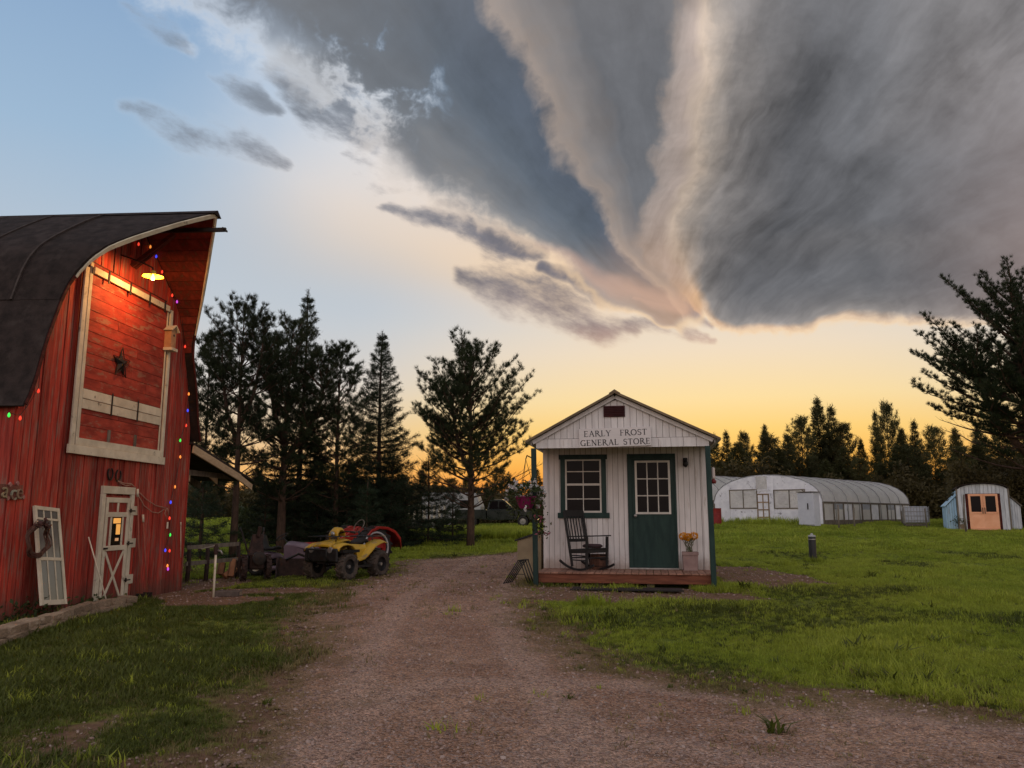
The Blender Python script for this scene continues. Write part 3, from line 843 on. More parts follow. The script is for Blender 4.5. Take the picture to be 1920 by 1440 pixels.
# barn lamp on a bracket
LP = BP(287, 517, 0.70)
lamp = thing('barn_lamp', 'glowing yellow dish lamp on a bent arm under the barn hood', 'lamp', BW(LP), B_RZ)
lamp.scale = (0.85, 0.85, 0.85)
yel = pm('lamp_enamel', (0.70, 0.42, 0.05), (0.58, 0.34, 0.04), 5, 0.4, 0.05)
MB().lathe([(0.045, 0.10), (0.06, 0.05), (0.10, 0.03), (0.21, -0.005), (0.215, -0.02), (0.20, -0.012), (0.09, 0.018), (0.03, 0.03)], 24, cap=False).build('lamp_shade', yel, lamp, smooth=True)
MB().lathe([(0.001, -0.095), (0.030, -0.088), (0.044, -0.06), (0.040, -0.03), (0.022, 0.0), (0.018, 0.04)], 14).build('light_bulb', emit_mat('lamp_glow', (1.0, 0.55, 0.10), 9.0), lamp, smooth=True)
dy = -LP.y
MB().tube([(0, 0, 0.08), (0, 0.02, 0.17), (-0.02, 0.16, 0.24), (-0.08, dy * 0.6, 0.34), (-0.12, dy - 0.05, 0.42)], 0.016, 8).build('lamp_arm', M['iron'], lamp, smooth=True)
ld = bpy.data.lights.new('lamp_light', 'POINT'); ld.energy = 75; ld.color = (1.0, 0.46, 0.13); ld.shadow_soft_size = 0.05
lo = bpy.data.objects.new('lamp_light', ld); lo.location = (0, 0, -0.14); lo.parent = lamp; COL.objects.link(lo)
# small door
door = MB().bx(-0.30, 0.455, -0.050, -0.028, 0.06, 1.83).build('door', M['red'], barn)
trim('door_frame', -0.44, -0.34, 0.0, 1.86, -0.075, -0.028); trim('door_frame', 0.475, 0.575, 0.0, 1.86, -0.075, -0.028); trim('door_frame', -0.44, 0.575, 1.863, 1.99, -0.080, -0.028)
for a in ((-0.30, -0.225, 0.06, 1.80), (0.375, 0.45, 0.06, 1.80), (-0.222, 0.372, 1.715, 1.80), (0.055, 0.095, 1.555, 1.712), (-0.222, 0.372, 1.47, 1.552), (-0.222, 0.372, 0.90, 0.985)):
    trim('door_trim', *a, -0.072, -0.0505, door)
for a in ((-0.13, -0.085, 0.988, 1.467), (0.235, 0.28, 0.988, 1.467)): trim('door_trim', *a, -0.070, -0.0505, door)
for s in (-1, 1):
    mb = MB(); mb.beam((0.075 - s * 0.275, -0.060 - 0.004 * s, 0.09), (0.075 + s * 0.275, -0.060 - 0.004 * s, 0.88), 0.012, 0.05, up=(0, 0, 1))
    mb.build('cross_brace', M['white_old'], door)
MB().bx(-0.084, 0.234, -0.058, -0.0508, 0.99, 1.466).build('pane', M['glass'], door)
lit = emit_mat('lit_interior', (1.0, 0.46, 0.10), 0.55)
MB().bx(-0.03, 0.20, -0.0600, -0.0585, 1.36, 1.45).build('lit_pane', lit, door); MB().bx(0.07, 0.20, -0.0600, -0.0585, 1.17, 1.345).build('lit_pane', lit, door)
MB().bx(0.06, 0.17, -0.0600, -0.0585, 1.06, 1.11).build('lit_pane', emit_mat('lit_interior_dim', (0.8, 0.42, 0.2), 0.35), door)
for za in (1.50, 0.93, 0.30): trim('hinge_plate', 0.46, 0.70, za, za + 0.16, -0.086, -0.0755, door)
for za in (1.565, 0.995, 0.36):
    MB().bx(0.43, 0.47, -0.098, -0.0865, za - 0.02, za + 0.05).bx(0.40, 0.60, -0.094, -0.0865, za, za + 0.022).build('hinge', M['iron'], door)
MB().bx(-0.30, -0.20, -0.10, -0.0725, 0.93, 0.96).build('latch', M['iron'], door)
# lean-to on the far side
for (xa, za, xb, zb, ya, yb) in ((2.64, 2.93, 5.98, 2.30, -0.10, 5.5),):
    d_ = Vector((xb - xa, 0, zb - za)).normalized(); nz = Vector((-d_.z, 0, d_.x))
    for i in range(5):
        y0 = ya + (yb - ya) * i / 5; y1 = ya + (yb - ya) * (i + 1) / 5 - 0.004
        mb = MB(); lo_ = 0.03 + 0.008 * (i % 2)
        vs = []
        for (x_, z_) in ((xa, za), (xb, zb)):
            for y_ in (y0, y1):
                for o_ in (0.0, 0.05): vs.append((x_ + nz.x * (o_ + lo_), y_, z_ + nz.z * (o_ + lo_)))
        mb.add(vs, [(0, 1, 3, 2), (4, 6, 7, 5), (0, 4, 5, 1), (2, 3, 7, 6), (0, 2, 6, 4), (1, 5, 7, 3)]); mb.build('lean_to_roof', M['roofing'], barn)
mb = MB(); mb.beam((2.70, -0.09, 2.86), (5.2, -0.09, 2.38), 0.04, 0.16, up=(0, 0, 1)); mb.build('lean_to_rafter', pm('fresh_pine', (0.55, 0.40, 0.25), (0.45, 0.31, 0.19), 4, 0.7, 0.2, stretch=(1, 4, 4), wear=(0.15, 0.1, 0.07), wear_amt=0.05, wear_scale=9), barn)
mb = MB(); mb.beam((5.22, -0.085, 2.375), (5.95, -0.085, 2.18), 0.04, 0.14); mb.build('lean_to_rafter', bpy.data.materials['fresh_pine'], barn)
for y_ in (1.2, 2.6, 4.0, 5.3):
    mb = MB(); mb.beam((2.70, y_, 2.84), (5.9, y_, 2.22), 0.04, 0.16); mb.build('lean_to_rafter', M['grey_wood'], barn)
for xs in (3.15, 4.55):
    mb = MB(); mb.prism([(xs, 2.36), (xs + 0.42, 2.36), (xs + 0.42, 2.22)], 'y', 0.35, 0.38); mb.build('gusset', bpy.data.materials['fresh_pine'], barn)
for (xs, ys) in ((5.75, 2.7), (5.75, 5.3)):
    MB().bx(xs - 0.05, xs + 0.05, ys - 0.05, ys + 0.05, -0.2, 2.22).build('lean_to_post', M['grey_wood'], barn)
MB().beam((2.75, 0.36, 2.42), (5.8, 0.36, 2.42), 0.05, 0.12).build('lean_to_beam', M['grey_wood'], barn)
MB().bx(2.72, 5.75, 5.35, 5.40, 0.9, 2.3).build('lean_to_wall', M['grey_wood'], barn)
# barn corner trim
trim('corner_board', 2.665, 2.70, 0.0, 2.95, -0.035, 0.06, mat='red')

# ---- things on and against the barn
WP = lambda u, v, o=0.06: BW(BP(u, v, o))
st = thing('barn_star', 'dark five pointed metal star on the hay door', 'star', WP(228, 681, 0.10), B_RZ)
def star_pts(R, r): return [((R if i % 2 == 0 else r) * math.sin(math.pi * i / 5), (R if i % 2 == 0 else r) * math.cos(math.pi * i / 5)) for i in range(10)]
sp = star_pts(0.25, 0.105)
mb = MB(); mb.add([(a, 0.02, b_) for a, b_ in sp] + [(0, -0.045, 0)], [(i, (i + 1) % 10, 10) for i in range(10)] + [tuple(range(10))]); mb.build('star_face', M['iron'], st)
MB().tube([(a * 1.12, 0.0, b_ * 1.12) for a, b_ in sp], 0.009, 6, closed=True).build('star_rim', M['iron'], st)
for (u, v, tl, lab) in ((207, 888, 0.1, 'dark iron horseshoe above the small white door, the left one'), (222, 891, -0.15, 'dark iron horseshoe above the small white door, the right one')):
    hs = thing('horseshoe', lab, 'horseshoe', WP(u, v, 0.05), 0, 'horseshoes over the barn door', rot=(0, 0, B_RZ))
    pts = [(0.075 * math.sin(a) * (1 - 0.15 * max(0, abs(a) - 1.8)), 0, -0.105 * math.cos(a)) for a in [(-2.55 + 5.1 * i / 16) for i in range(17)]]
    pts = [(p_[0] * math.cos(tl) - p_[2] * math.sin(tl), p_[1], p_[0] * math.sin(tl) + p_[2] * math.cos(tl)) for p_ in pts]
    mb = MB(); mb.tube(pts, [0.010] + [0.016] * 15 + [0.010], 6); mb.build('shoe', M['iron'], hs, smooth=True)
    MB().box((pts[8][0], -0.016, pts[8][2]), (0.03, 0.012, 0.02)).build('toe_clip', M['iron'], hs)
bh = thing('birdhouse', 'pale wooden birdhouse on the barn wall right of the hay door', 'birdhouse', WP(318, 634, 0.12), B_RZ)
tan = pm('birdhouse_wood', (0.46, 0.24, 0.12), (0.36, 0.18, 0.09), 6, 0.75, 0.2)
MB().prism([(-0.10, -0.20), (0.10, -0.20), (0.10, 0.14), (0, 0.22), (-0.10, 0.14)], 'y', -0.08, 0.09).build('body', tan, bh)
for s in (-1, 1):
    mb = MB(); mb.beam((0, -0.01, 0.245), (s * 0.15, -0.01, 0.135), 0.24, 0.015, up=(0, 0, 1)); mb.build('roof_board', M['white_old'], bh)
MB().lathe([(0.024, 0.0), (0.024, 0.006)], 12, M=Matrix.Translation((0, -0.086, 0.05)) @ Matrix.Rotation(math.pi / 2, 4, 'X')).build('entrance_hole', M['black'], bh)
MB().bx(-0.12, 0.12, -0.12, 0.09, -0.26, -0.205).build('floor_ledge', M['white_old'], bh)

# string of coloured bulbs
sl = thing('string_lights', 'string of coloured bulbs along the barn gable and down its corner', 'string lights', BW((0, -0.05, 3)), B_RZ)
BC = {'r': (1.0, 0.06, 0.03), 'o': (1.0, 0.30, 0.05), 'b': (0.05, 0.08, 1.0), 'g': (0.05, 0.9, 0.10), 'p': (0.55, 0.08, 0.75)}
bm_ = {k_: emit_mat('bulb_' + n_, BC[k_], 0.95) for k_, n_ in (('r', 'red'), ('o', 'orange'), ('b', 'blue'), ('g', 'green'), ('p', 'purple'))}
bulbs = [(17, 777, 'g'), (38, 783, 'r'), (72, 732, 'r'), (80, 657, 'r'), (131, 519, 'o'), (260, 457, 'r'), (282, 462, 'o'), (293, 480, 'b'), (304, 509, 'r'), (315, 517, 'g'), (323, 553, 'r'), (332, 565, 'p'), (340, 583, 'o'),
         (347, 649, 'r'), (360, 665, 'g'), (359, 677, 'r'), (359, 710, 'p'), (354, 738, 'o'), (352, 769, 'b'), (349, 797, 'r'), (338, 825, 'g'), (338, 856, 'o'), (328, 912, 'o'), (320, 941, 'b'), (318, 971, 'r'),
         (319, 1002, 'g'), (310, 1031, 'b'), (318, 1032, 'r'), (314, 1060, 'o'), (315, 1066, 'p')]
off = Vector((0, -0.05, 3)); bp_prev = None; wire_pts = []
shared = {}
for u, v, c in bulbs:
    q = BP(u, v, 0.07) - off
    if c not in shared:
        me = MB().lathe([(0.001, -0.042), (0.013, -0.035), (0.020, -0.016), (0.017, 0.004), (0.010, 0.018), (0.008, 0.025)], 10).build('bulb', bm_[c], sl, smooth=True, loc=q)
        shared[c] = me.data
    else: put('bulb', shared[c], None, sl, loc=q)
    wire_pts.append(q + Vector((0, 0.005, 0.035)))
full = []
for a, b_ in zip(wire_pts[:-1], wire_pts[1:]):
    L_ = (b_ - a).length
    for t in (0, 0.33, 0.66):
        p_ = a.lerp(b_, t); p_ = p_ + Vector((0, 0, -0.05 * L_ * 4 * t * (1 - t) if L_ < 1.2 else 0.0)); full.append(p_)
full.append(wire_pts[-1])
i5 = 5 * 3
MB().tube(full[:i5 - 2], 0.005, 4).tube(full[i5:], 0.005, 4).build('wire', M['black'], sl)

# leaning multi-pane window frame with a twig wreath
wx0 = BP(86, 1135, 0.0)
top = BP(87, 951, 0.06); bot = BP(101, 1134, 0.38); bot.z = max(bot.z, 0.02)
fw = thing('old_window_frame', 'tall white multi-pane window frame leaning on the barn wall', 'window frame', BW(bot), B_RZ)
ax = (top - bot); H_ = ax.length; ax.normalize()
xv = Vector((1, 0, 0)); xv = (xv - ax * xv.dot(ax)).normalized(); yv = ax.cross(xv).normalized()
Mf = Matrix(((xv.x, yv.x, ax.x, 0), (xv.y, yv.y, ax.y, 0), (xv.z, yv.z, ax.z, 0), (0, 0, 0, 1)))
def fbox(name, xa, xb, za, zb, ya=-0.018, yb=0.018, mat='white_old'):
    return MB().bx(xa, xb, ya, yb, za, zb, M=Mf).build(name, M[mat] if isinstance(mat, str) else mat, fw)
W2 = 0.29
fbox('stile', -W2, -W2 + 0.05, 0, H_); fbox('stile', W2 - 0.05, W2, 0, H_)
rails = [0.0, H_ * 0.445, H_ * 0.86, H_ - 0.055]
for z_, h_ in zip(rails, (0.07, 0.045, 0.03, 0.055)): fbox('rail', -W2 + 0.05, W2 - 0.05, z_, z_ + h_)
for xs in (-0.085, 0.085): fbox('muntin', xs - 0.011, xs + 0.011, 0.07, H_ - 0.055, -0.012, 0.012)
mirror = glass_mat('old_glass', (0.05, 0.045, 0.03), 0.03, spec=0.9)
for (xa, xb) in ((-W2 + 0.05, -0.096), (-0.074, 0.074), (0.096, W2 - 0.05)):
    for za, zb in ((0.07, rails[1]), (rails[1] + 0.045, rails[2]), (rails[2] + 0.03, rails[3])): fbox('pane', xa, xb, za, zb, -0.004, 0.004, mirror)
wr = thing('wreath', 'brown twig wreath with dark blossoms hung on the leaning window frame', 'wreath', BW(BP(72, 1012, 0.30)), B_RZ)
mb = MB()
for k in range(12):
    ph = rng.uniform(0, 6.28); e1, e2 = rng.uniform(0, 6), rng.uniform(0, 6); R0 = rng.uniform(0.20, 0.245)
    pts = []
    for i in range(28):
        a = ph + 2 * math.pi * i / 28
        r_ = R0 + 0.016 * math.sin(3 * a + e1)
        pts.append((r_ * math.cos(a), 0.03 * math.sin(2 * a + e2) + 0.02 * math.sin(5 * a), r_ * math.sin(a)))
    mb.tube(pts, 0.008, 5, closed=True)
mb.build('twig_ring', pm('twig', (0.16, 0.075, 0.05), (0.09, 0.04, 0.03), 14, 0.8, 0.2), wr, smooth=True)
mb = MB()
for k in range(60):
    a = math.pi / 2 + rng.gauss(0, 0.35); r_ = 0.23 + rng.gauss(0, 0.03); c = Vector((r_ * math.cos(a) * 1.2, -0.05 + rng.gauss(0, 0.02), r_ * math.sin(a)))
    s = rng.uniform(0.015, 0.03); d1 = Vector((rng.gauss(0, 1), rng.gauss(0, 1), rng.gauss(0, 1))).normalized() * s; d2 = d1.orthogonal().normalized() * s
    mb.add([c - d1, c + d2, c + d1, c - d2], [(0, 1, 2, 3)])
mb.build('blossoms', pm('dried_blossom', (0.05, 0.02, 0.02), (0.09, 0.04, 0.03), 10, 0.8, 0.1), wr)

# poles and tools standing against the wall
def pole(name, label, cat, a, b_, r0, mat, grip=None, extra=None):
    a, b_ = BW(a), BW(b_)
    a.z = max(0.02, a.z)
    o = thing(name, label, cat, a)
    MB().tube([(0, 0, 0), b_ - a], [r0, r0 * 0.9], 8).build('shaft', mat, o, smooth=True)
    if grip:
        d = (b_ - a).normalized(); MB().tube([b_ - a - d * grip, b_ - a + d * 0.01], r0 * 1.7, 8).build('grip', M['white_old'], o, smooth=True)
    if extra: extra(o, b_ - a)
    return o
redp = pm('red_handle', (0.33, 0.10, 0.06), (0.25, 0.07, 0.05), 6, 0.5, 0.05)
pole('pole', 'thin pale pole leaning left of the small white door', 'pole', BP(199, 1124, 0.45), BP(166, 1007, 0.06), 0.012, M['white_old'])
def blade(o, v): MB().box((0.0, 0, 0.05), (0.16, 0.02, 0.12)).build('head', M['iron'], o)
pole('long_tool', 'red handled tool with pale grip right beside the small white door', 'tool', BP(262, 1132, 0.30), BP(258, 918, 0.08), 0.013, redp, 0.13, blade)
pole('long_tool', 'shorter red handled tool with pale grip, second from the small white door', 'tool', BP(276, 1130, 0.30), BP(268, 966, 0.08), 0.013, redp, 0.13, blade)
pole('rod', 'thin rod hanging near the far corner of the barn', 'rod', BP(339, 1046, 0.05), BP(339, 980, 0.05), 0.008, M['white_old'], 0.06)
rope = thing('rope', 'pale cord looped in swags across the barn wall right of the door', 'rope', WP(250, 920, 0.06), B_RZ)
o0 = BP(250, 920, 0.06)
mb = MB()
for px in ([(221, 902), (232, 906), (246, 907), (255, 915)], [(226, 906), (236, 911), (246, 909)], [(262, 924), (275, 937), (292, 948), (313, 953)], [(260, 930), (270, 948), (285, 960), (297, 962), (309, 954)], [(312, 953), (309, 962), (314, 975)], [(314, 953), (317, 966)]):
    mb.tube([BP(u, v, 0.07) - o0 for u, v in px], 0.009, 6)
mb.build('cord', pm('cord_fibre', (0.42, 0.24, 0.17), (0.34, 0.18, 0.13), 20, 0.8, 0.1), rope, smooth=True)
tg = thing('hanging_tag', 'small pale tag hanging from the cord beside the coloured bulbs', 'tag', WP(314, 985, 0.07), B_RZ)
MB().box((0, 0, 0), (0.045, 0.02, 0.13)).build('tag', M['white_old'], tg, bevel=0.004); MB().tube([(0, 0, 0.06), (0, 0, 0.16)], 0.004, 5).build('loop', M['iron'], tg)
sg = thing('letter_sign', 'pale cut-out letter ornament on the barn wall at the picture edge', 'sign', WP(22, 922, 0.05), B_RZ)
MB().bx(-0.30, 0.22, 0.0, 0.02, -0.10, 0.10).build('backing', M['red'], sg)
def text_mesh(name, txt, size, mat, parent, loc, ext=0.006, font_shear=0.0, spacing=1.0, align='CENTER', rot=(math.pi / 2, 0, 0)):
    cu = bpy.data.curves.new(name, 'FONT'); cu.body = txt; cu.size = size; cu.extrude = ext; cu.align_x = align; cu.align_y = 'CENTER'; cu.space_character = spacing; cu.resolution_u = 3
    ob = bpy.data.objects.new(name, cu); COL.objects.link(ob)
    dg = bpy.context.evaluated_depsgraph_get()
    me = bpy.data.meshes.new_from_object(ob.evaluated_get(dg)); bpy.data.objects.remove(ob)
    me.materials.clear()
    return put(name, me, mat, parent, loc=loc, rot=rot)
for ch_, xl_, zl_, tw_, c_ in (('a', -0.15, 0.01, 0.12, (0.42, 0.33, 0.20)), ('c', 0.02, -0.02, -0.10, (0.40, 0.40, 0.30)), ('e', 0.15, 0.0, 0.08, (0.38, 0.26, 0.17))):
    text_mesh('letter', ch_, 0.31, pm('letter_paint_' + ch_, c_, tuple(k_ * 0.6 for k_ in c_), 14, 0.7, 0.4, wear=(0.2, 0.09, 0.06), wear_amt=0.5, wear_scale=9), sg, (xl_, -0.014, zl_), ext=0.012, rot=(math.pi / 2, tw_, 0))
petal_cloud_pts = [(-0.06, 0.10), (0.09, 0.12), (0.24, -0.07), (-0.08, -0.09)]
mb = MB()
for hx_, hz_ in petal_cloud_pts: mb.box((hx_, -0.01, hz_), (0.05, 0.02, 0.05), rot=(0, 0.78, 0))
oo_ = mb.build('ornament', pm('heart_pink', (0.42, 0.19, 0.17), (0.30, 0.12, 0.11), 8, 0.6, 0.1), sg); oo_['kind'] = 'stuff'
# stone edging of the bed in front of the barn
ed = thing('stone_edging', 'curved row of tan stones edging the bed along the barn', 'edging', gp(120, 1165))
e_px = [(-40, 1214), (0, 1200), (30, 1190), (60, 1180), (90, 1172), (118, 1163), (145, 1152), (170, 1145), (192, 1140), (212, 1136), (232, 1132)]
base_pts = [gp(u, v + 10) for u, v in e_px]
acc = 0.0; i = 0; pos_l = []
dense = []
for a, b_ in zip(base_pts[:-1], base_pts[1:]):
    for t in np.linspace(0, 1, 30, endpoint=False): dense.append(a.lerp(b_, float(t)))
nxt = 0.0; dist_ = 0.0
for a, b_ in zip(dense[:-1], dense[1:]):
    dist_ += (b_ - a).length
    if dist_ >= nxt:
        for lvl in range(2):
            L_ = rng.uniform(0.20, 0.34); dd = (b_ - a).normalized()
            c = a + dd * (rng.uniform(0, 0.1) + lvl * 0.12) + Vector((-0.05 * lvl, 0, 0.045 + lvl * 0.095)) - ed.location
            bm = bmesh.new(); bmesh.ops.create_cube(bm, size=1.0)
            bmesh.ops.subdivide_edges(bm, edges=list(bm.edges), cuts=1, use_grid_fill=True)
            for v_ in bm.verts:
                v_.co *= 1.0 - 0.16 * (v_.co.length - 0.5) + rng.uniform(-0.06, 0.06)
            me = bpy.data.meshes.new('stone'); bm.to_mesh(me); bm.free()
            put('stone', me, M['stone'], ed, loc=c, rot=(rng.uniform(-.1, .1), rng.uniform(-.1, .1), math.atan2(dd.y, dd.x) + rng.uniform(-.12, .12)), scale=(L_, rng.uniform(0.16, 0.22), 0.10))
        nxt = dist_ + 0.29
# ------------------------------------------------------------------ small white store with a porch
S_A = math.radians(9.5)
S_O = Vector((2.132, 15.6, 0.13))
S_ex, S_nb = Vector((math.cos(S_A), -math.sin(S_A), 0)), Vector((math.sin(S_A), math.cos(S_A), 0))
def SP(u, v, o=0.0):
    """store-local point on the plane o metres behind the porch front"""
    d = pix_dir(u, v); q = S_O + S_nb * o; q = Vector((q.x, q.y, 0))
    p = d * (q.dot(S_nb) / d.dot(S_nb))
    r = p - Vector((S_O.x, S_O.y, 0))
    return Vector((r.dot(S_ex), o, CAM_Z + p.z - S_O.z))
def SW(v): return S_O + S_ex * v[0] + S_nb * v[1] + Vector((0, 0, v[2]))
store = thing('general_store', 'small white board store with a dark green door and a covered porch', 'store', S_O, -S_A)
DK = 0.285         # deck height above the local ground
WY = 1.17          # wall plane behind the porch front
HX = 1.68
EZ, PZ = 2.87, 3.72   # eave and ridge above the local ground
XR = -0.10        # the ridge sits a touch left, the old frame leans
def roofz(x): return PZ - (PZ - EZ) * (abs(x - XR) / (HX + (XR if x < XR else -XR)))
# deck
n = 24
for i in range(n):
    xa = -HX + 2 * HX * i / n; xb = -HX + 2 * HX * (i + 1) / n
    MB().bx(xa + 0.005, xb - 0.005, -0.03 + rng.uniform(-0.008, 0.008), WY - 0.03, DK - 0.028, DK + rng.uniform(-0.003, 0.003)).build('deck_board', M['deck'], store, bevel=0.003)
MB().bx(-HX - 0.02, HX + 0.02, 0.0, 0.045, DK - 0.20, DK - 0.031).build('deck_rim', M['rim_wood'], store, bevel=0.004)
for s in (-1, 1): MB().bx(s * HX - 0.02, s * HX + 0.02, 0.047, 5.2, DK - 0.20, DK - 0.031).build('deck_rim', M['rim_wood'], store)
for xs in (-1.5, -0.5, 0.5, 1.5):
    MB().bx(xs - 0.07, xs + 0.07, 0.12, 5.1, -0.12, DK - 0.202).build('skid', M['grey_wood'], store)
# front wall boards, leaving the window and door openings
WX0, WX1, WZ0, WZ1 = -1.22, -0.46, 1.42, 2.53     # window opening (local z)
DX0, DX1, DZ1 = 0.17, 1.03, 2.53                  # door opening
nb_ = 30; bw_ = 2 * (HX - 0.005) / nb_
def board(xa, xb, za, zb_l, zb_r, y, dep=0.014, name='siding_board', mat='store_white'):
    g = 0.0035
    vs = [(xa + g, y - dep, za), (xb - g, y - dep, za), (xb - g, y - dep, zb_r), (xa + g, y - dep, zb_l), (xa + g, y, za), (xb - g, y, za), (xb - g, y, zb_r), (xa + g, y, zb_l)]
    MB().add(vs, [(0, 1, 2, 3), (5, 4, 7, 6), (0, 4, 5, 1), (3, 2, 6, 7), (0, 3, 7, 4), (1, 5, 6, 2)]).build(name, M[mat], store)
for i in range(nb_):
    xa = -HX + 0.005 + i * bw_; xb = xa + bw_; xm = (xa + xb) / 2
    segs = [(DK - 0.0, 2.86)]
    if WX0 - 0.02 < xm < WX1 + 0.02: segs = [(DK, WZ0), (WZ1, 2.86)]
    if DX0 - 0.02 < xm < DX1 + 0.02: segs = [(DZ1, 2.86)]
    for za, zb_ in segs: board(xa, xb, za, zb_, zb_, WY)
board(-HX - 0.0, -HX + 0.09, DK, 2.86, 2.86, WY - 0.016, 0.018, 'corner_trim'); board(HX - 0.09, HX, DK, 2.86, 2.86, WY - 0.016, 0.018, 'corner_trim')
mb = MB(); mb.bx(-HX + 0.01, HX - 0.01, WY + 0.02, WY + 0.05, DK, DK + 0.05); mb.bx(-HX + 0.01, WX0 - 0.03, WY + 0.003, WY + 0.03, DK + 0.06, 2.86); mb.bx(WX1 + 0.03, DX0 - 0.03, WY + 0.003, WY + 0.03, DK + 0.06, 2.86)
mb.bx(DX1 + 0.03, HX - 0.01, WY + 0.003, WY + 0.03, DK + 0.06, 2.86); mb.bx(WX0 - 0.03, WX1 + 0.03, WY + 0.003, WY + 0.03, WZ1 + 0.02, 2.86); mb.bx(DX0 - 0.03, DX1 + 0.03, WY + 0.022, WY + 0.04, DZ1 + 0.02, 2.86); mb.bx(WX0 - 0.03, WX1 + 0.03, WY + 0.012, WY + 0.03, DK + 0.06, WZ1 + 0.02)
ob_ = mb.build('wall_backing', M['soffit'], store); ob_['kind'] = 'stuff'
MB().prism([(-HX + 0.02, 2.80), (HX - 0.02, 2.80), (XR, PZ - 0.05)], 'y', 5.08, 5.12).build('back_gable', M['store_white'], store)
MB().bx(-HX + 0.02, HX - 0.02, WY + 0.05, 5.08, 2.862, 2.875).build('attic_floor', M['soffit'], store)
for s in (-1, 1):
    y = WY + 0.01
    while y < 5.1:
        MB().bx(s * HX - 0.012, s * HX + 0.012, y + 0.004, y + 0.26, DK - 0.02, 2.80).build('siding_board', M['store_white'], store); y += 0.264
MB().bx(-HX, HX, 5.12, 5.16, DK, 2.80).build('back_wall', M['store_white'], store)
# gable and beam of the porch front
ng = 27; gw = 2 * HX / ng
BZ0, BZ1 = 2.68, 2.86
for i in range(ng):
    xa = -HX + i * gw; xb = xa + gw
    zl, zr = roofz(xa + 0.003) - 0.085, roofz(xb - 0.003) - 0.085
    if max(zl, zr) > BZ1 + 0.03: board(xa, xb, BZ1 + 0.008, max(zl, BZ1 + 0.012), max(zr, BZ1 + 0.012), 0.03)
for i in range(14):
    xa = -HX + 2 * HX * i / 14; board(xa, xa + 2 * HX / 14, BZ0, BZ1, BZ1, 0.022, 0.02, 'fascia_board')
MB().bx(-HX + 0.004, HX - 0.004, 0.034, 0.09, BZ0 + 0.01, BZ1).build('porch_beam', M['store_white'], store)
MB().prism([(-HX + 0.02, BZ1 + 0.004), (HX - 0.02, BZ1 + 0.004), (XR, PZ - 0.10)], 'y', 0.034, 0.06).build('gable_backing', M['soffit'], store)
MB().bx(-HX + 0.03, HX - 0.03, 0.10, WY - 0.035, 2.845, 2.86).build('porch_ceiling', pm('ceiling_ply', (0.30, 0.20, 0.13), (0.24, 0.16, 0.11), 4, 0.7, 0.15, stretch=(1, 5, 1)), store)
for s in (-1, 1):
    xe = s * HX
    d_ = 1.0 + 0.20 / 1.7
    xo, zo = XR + (xe - XR) * d_, PZ - (PZ - EZ) * d_
    # metal roof sheets
    for i in range(8):
        y0, y1 = -0.16 + i * 0.68, -0.16 + (i + 1) * 0.68 - 0.004
        vs = []
        for x_, z_ in ((XR, PZ), (xo, zo)):
            for y_ in (y0, y1):
                for o_ in (0.0, 0.045): vs.append((x_, y_, z_ + 0.01 + o_ + 0.004 * (i % 2)))
        MB().add(vs, [(0, 1, 3, 2), (4, 6, 7, 5), (0, 4, 5, 1), (2, 3, 7, 6), (0, 2, 6, 4), (1, 5, 7, 3)]).build('roof_sheet', M['metal_roof'], store)
    mb = MB(); mb.beam((XR + s * 0.005, -0.03, PZ - 0.045), (XR + (xe - XR) * 1.04, -0.03, PZ - (PZ - EZ) * 1.04 - 0.045), 0.022, 0.075, up=(0, 0, 1)); mb.build('rake_trim', M['store_white'], store)
    mb = MB(); mb.beam((XR + (xe - XR) * 1.06, 0.0, roofz(xe) - 0.07), (XR + (xe - XR) * 1.06, 5.2, roofz(xe) - 0.07), 0.02, 0.10); mb.build('eave_trim', M['store_white'], store)
mb = MB(); mb.prism([(XR - 0.11, PZ + 0.012), (XR, PZ + 0.085), (XR + 0.11, PZ + 0.012)], 'y', -0.18, 5.32); mb.build('ridge_cap', M['metal_roof'], store)
# posts
for s, lean in ((-1, 0.035), (1, 0.02)):
    xb_ = s * (HX - 0.02) + (0.0 if s > 0 else -0.02)
    mb = MB(); mb.beam((xb_, -0.075, 0.02 if s < 0 else 0.05), (xb_ - lean, -0.075, 2.675), 0.095, 0.095, up=(0, 1, 0)); mb.build('porch_post', M['green'], store, bevel=0.005)
# vent
vent = MB().bx(-0.33, 0.09, -0.008, 0.014, 3.28, 3.50).build('gable_vent', pm('vent_maroon', (0.060, 0.012, 0.014), (0.04, 0.01, 0.012), 6, 0.6, 0.1), store)
for i in range(6): MB().box((-0.12, -0.016, 3.305 + i * 0.034), (0.39, 0.022, 0.006), rot=(0.5, 0, 0)).build('louvre', bpy.data.materials['vent_maroon'], vent)
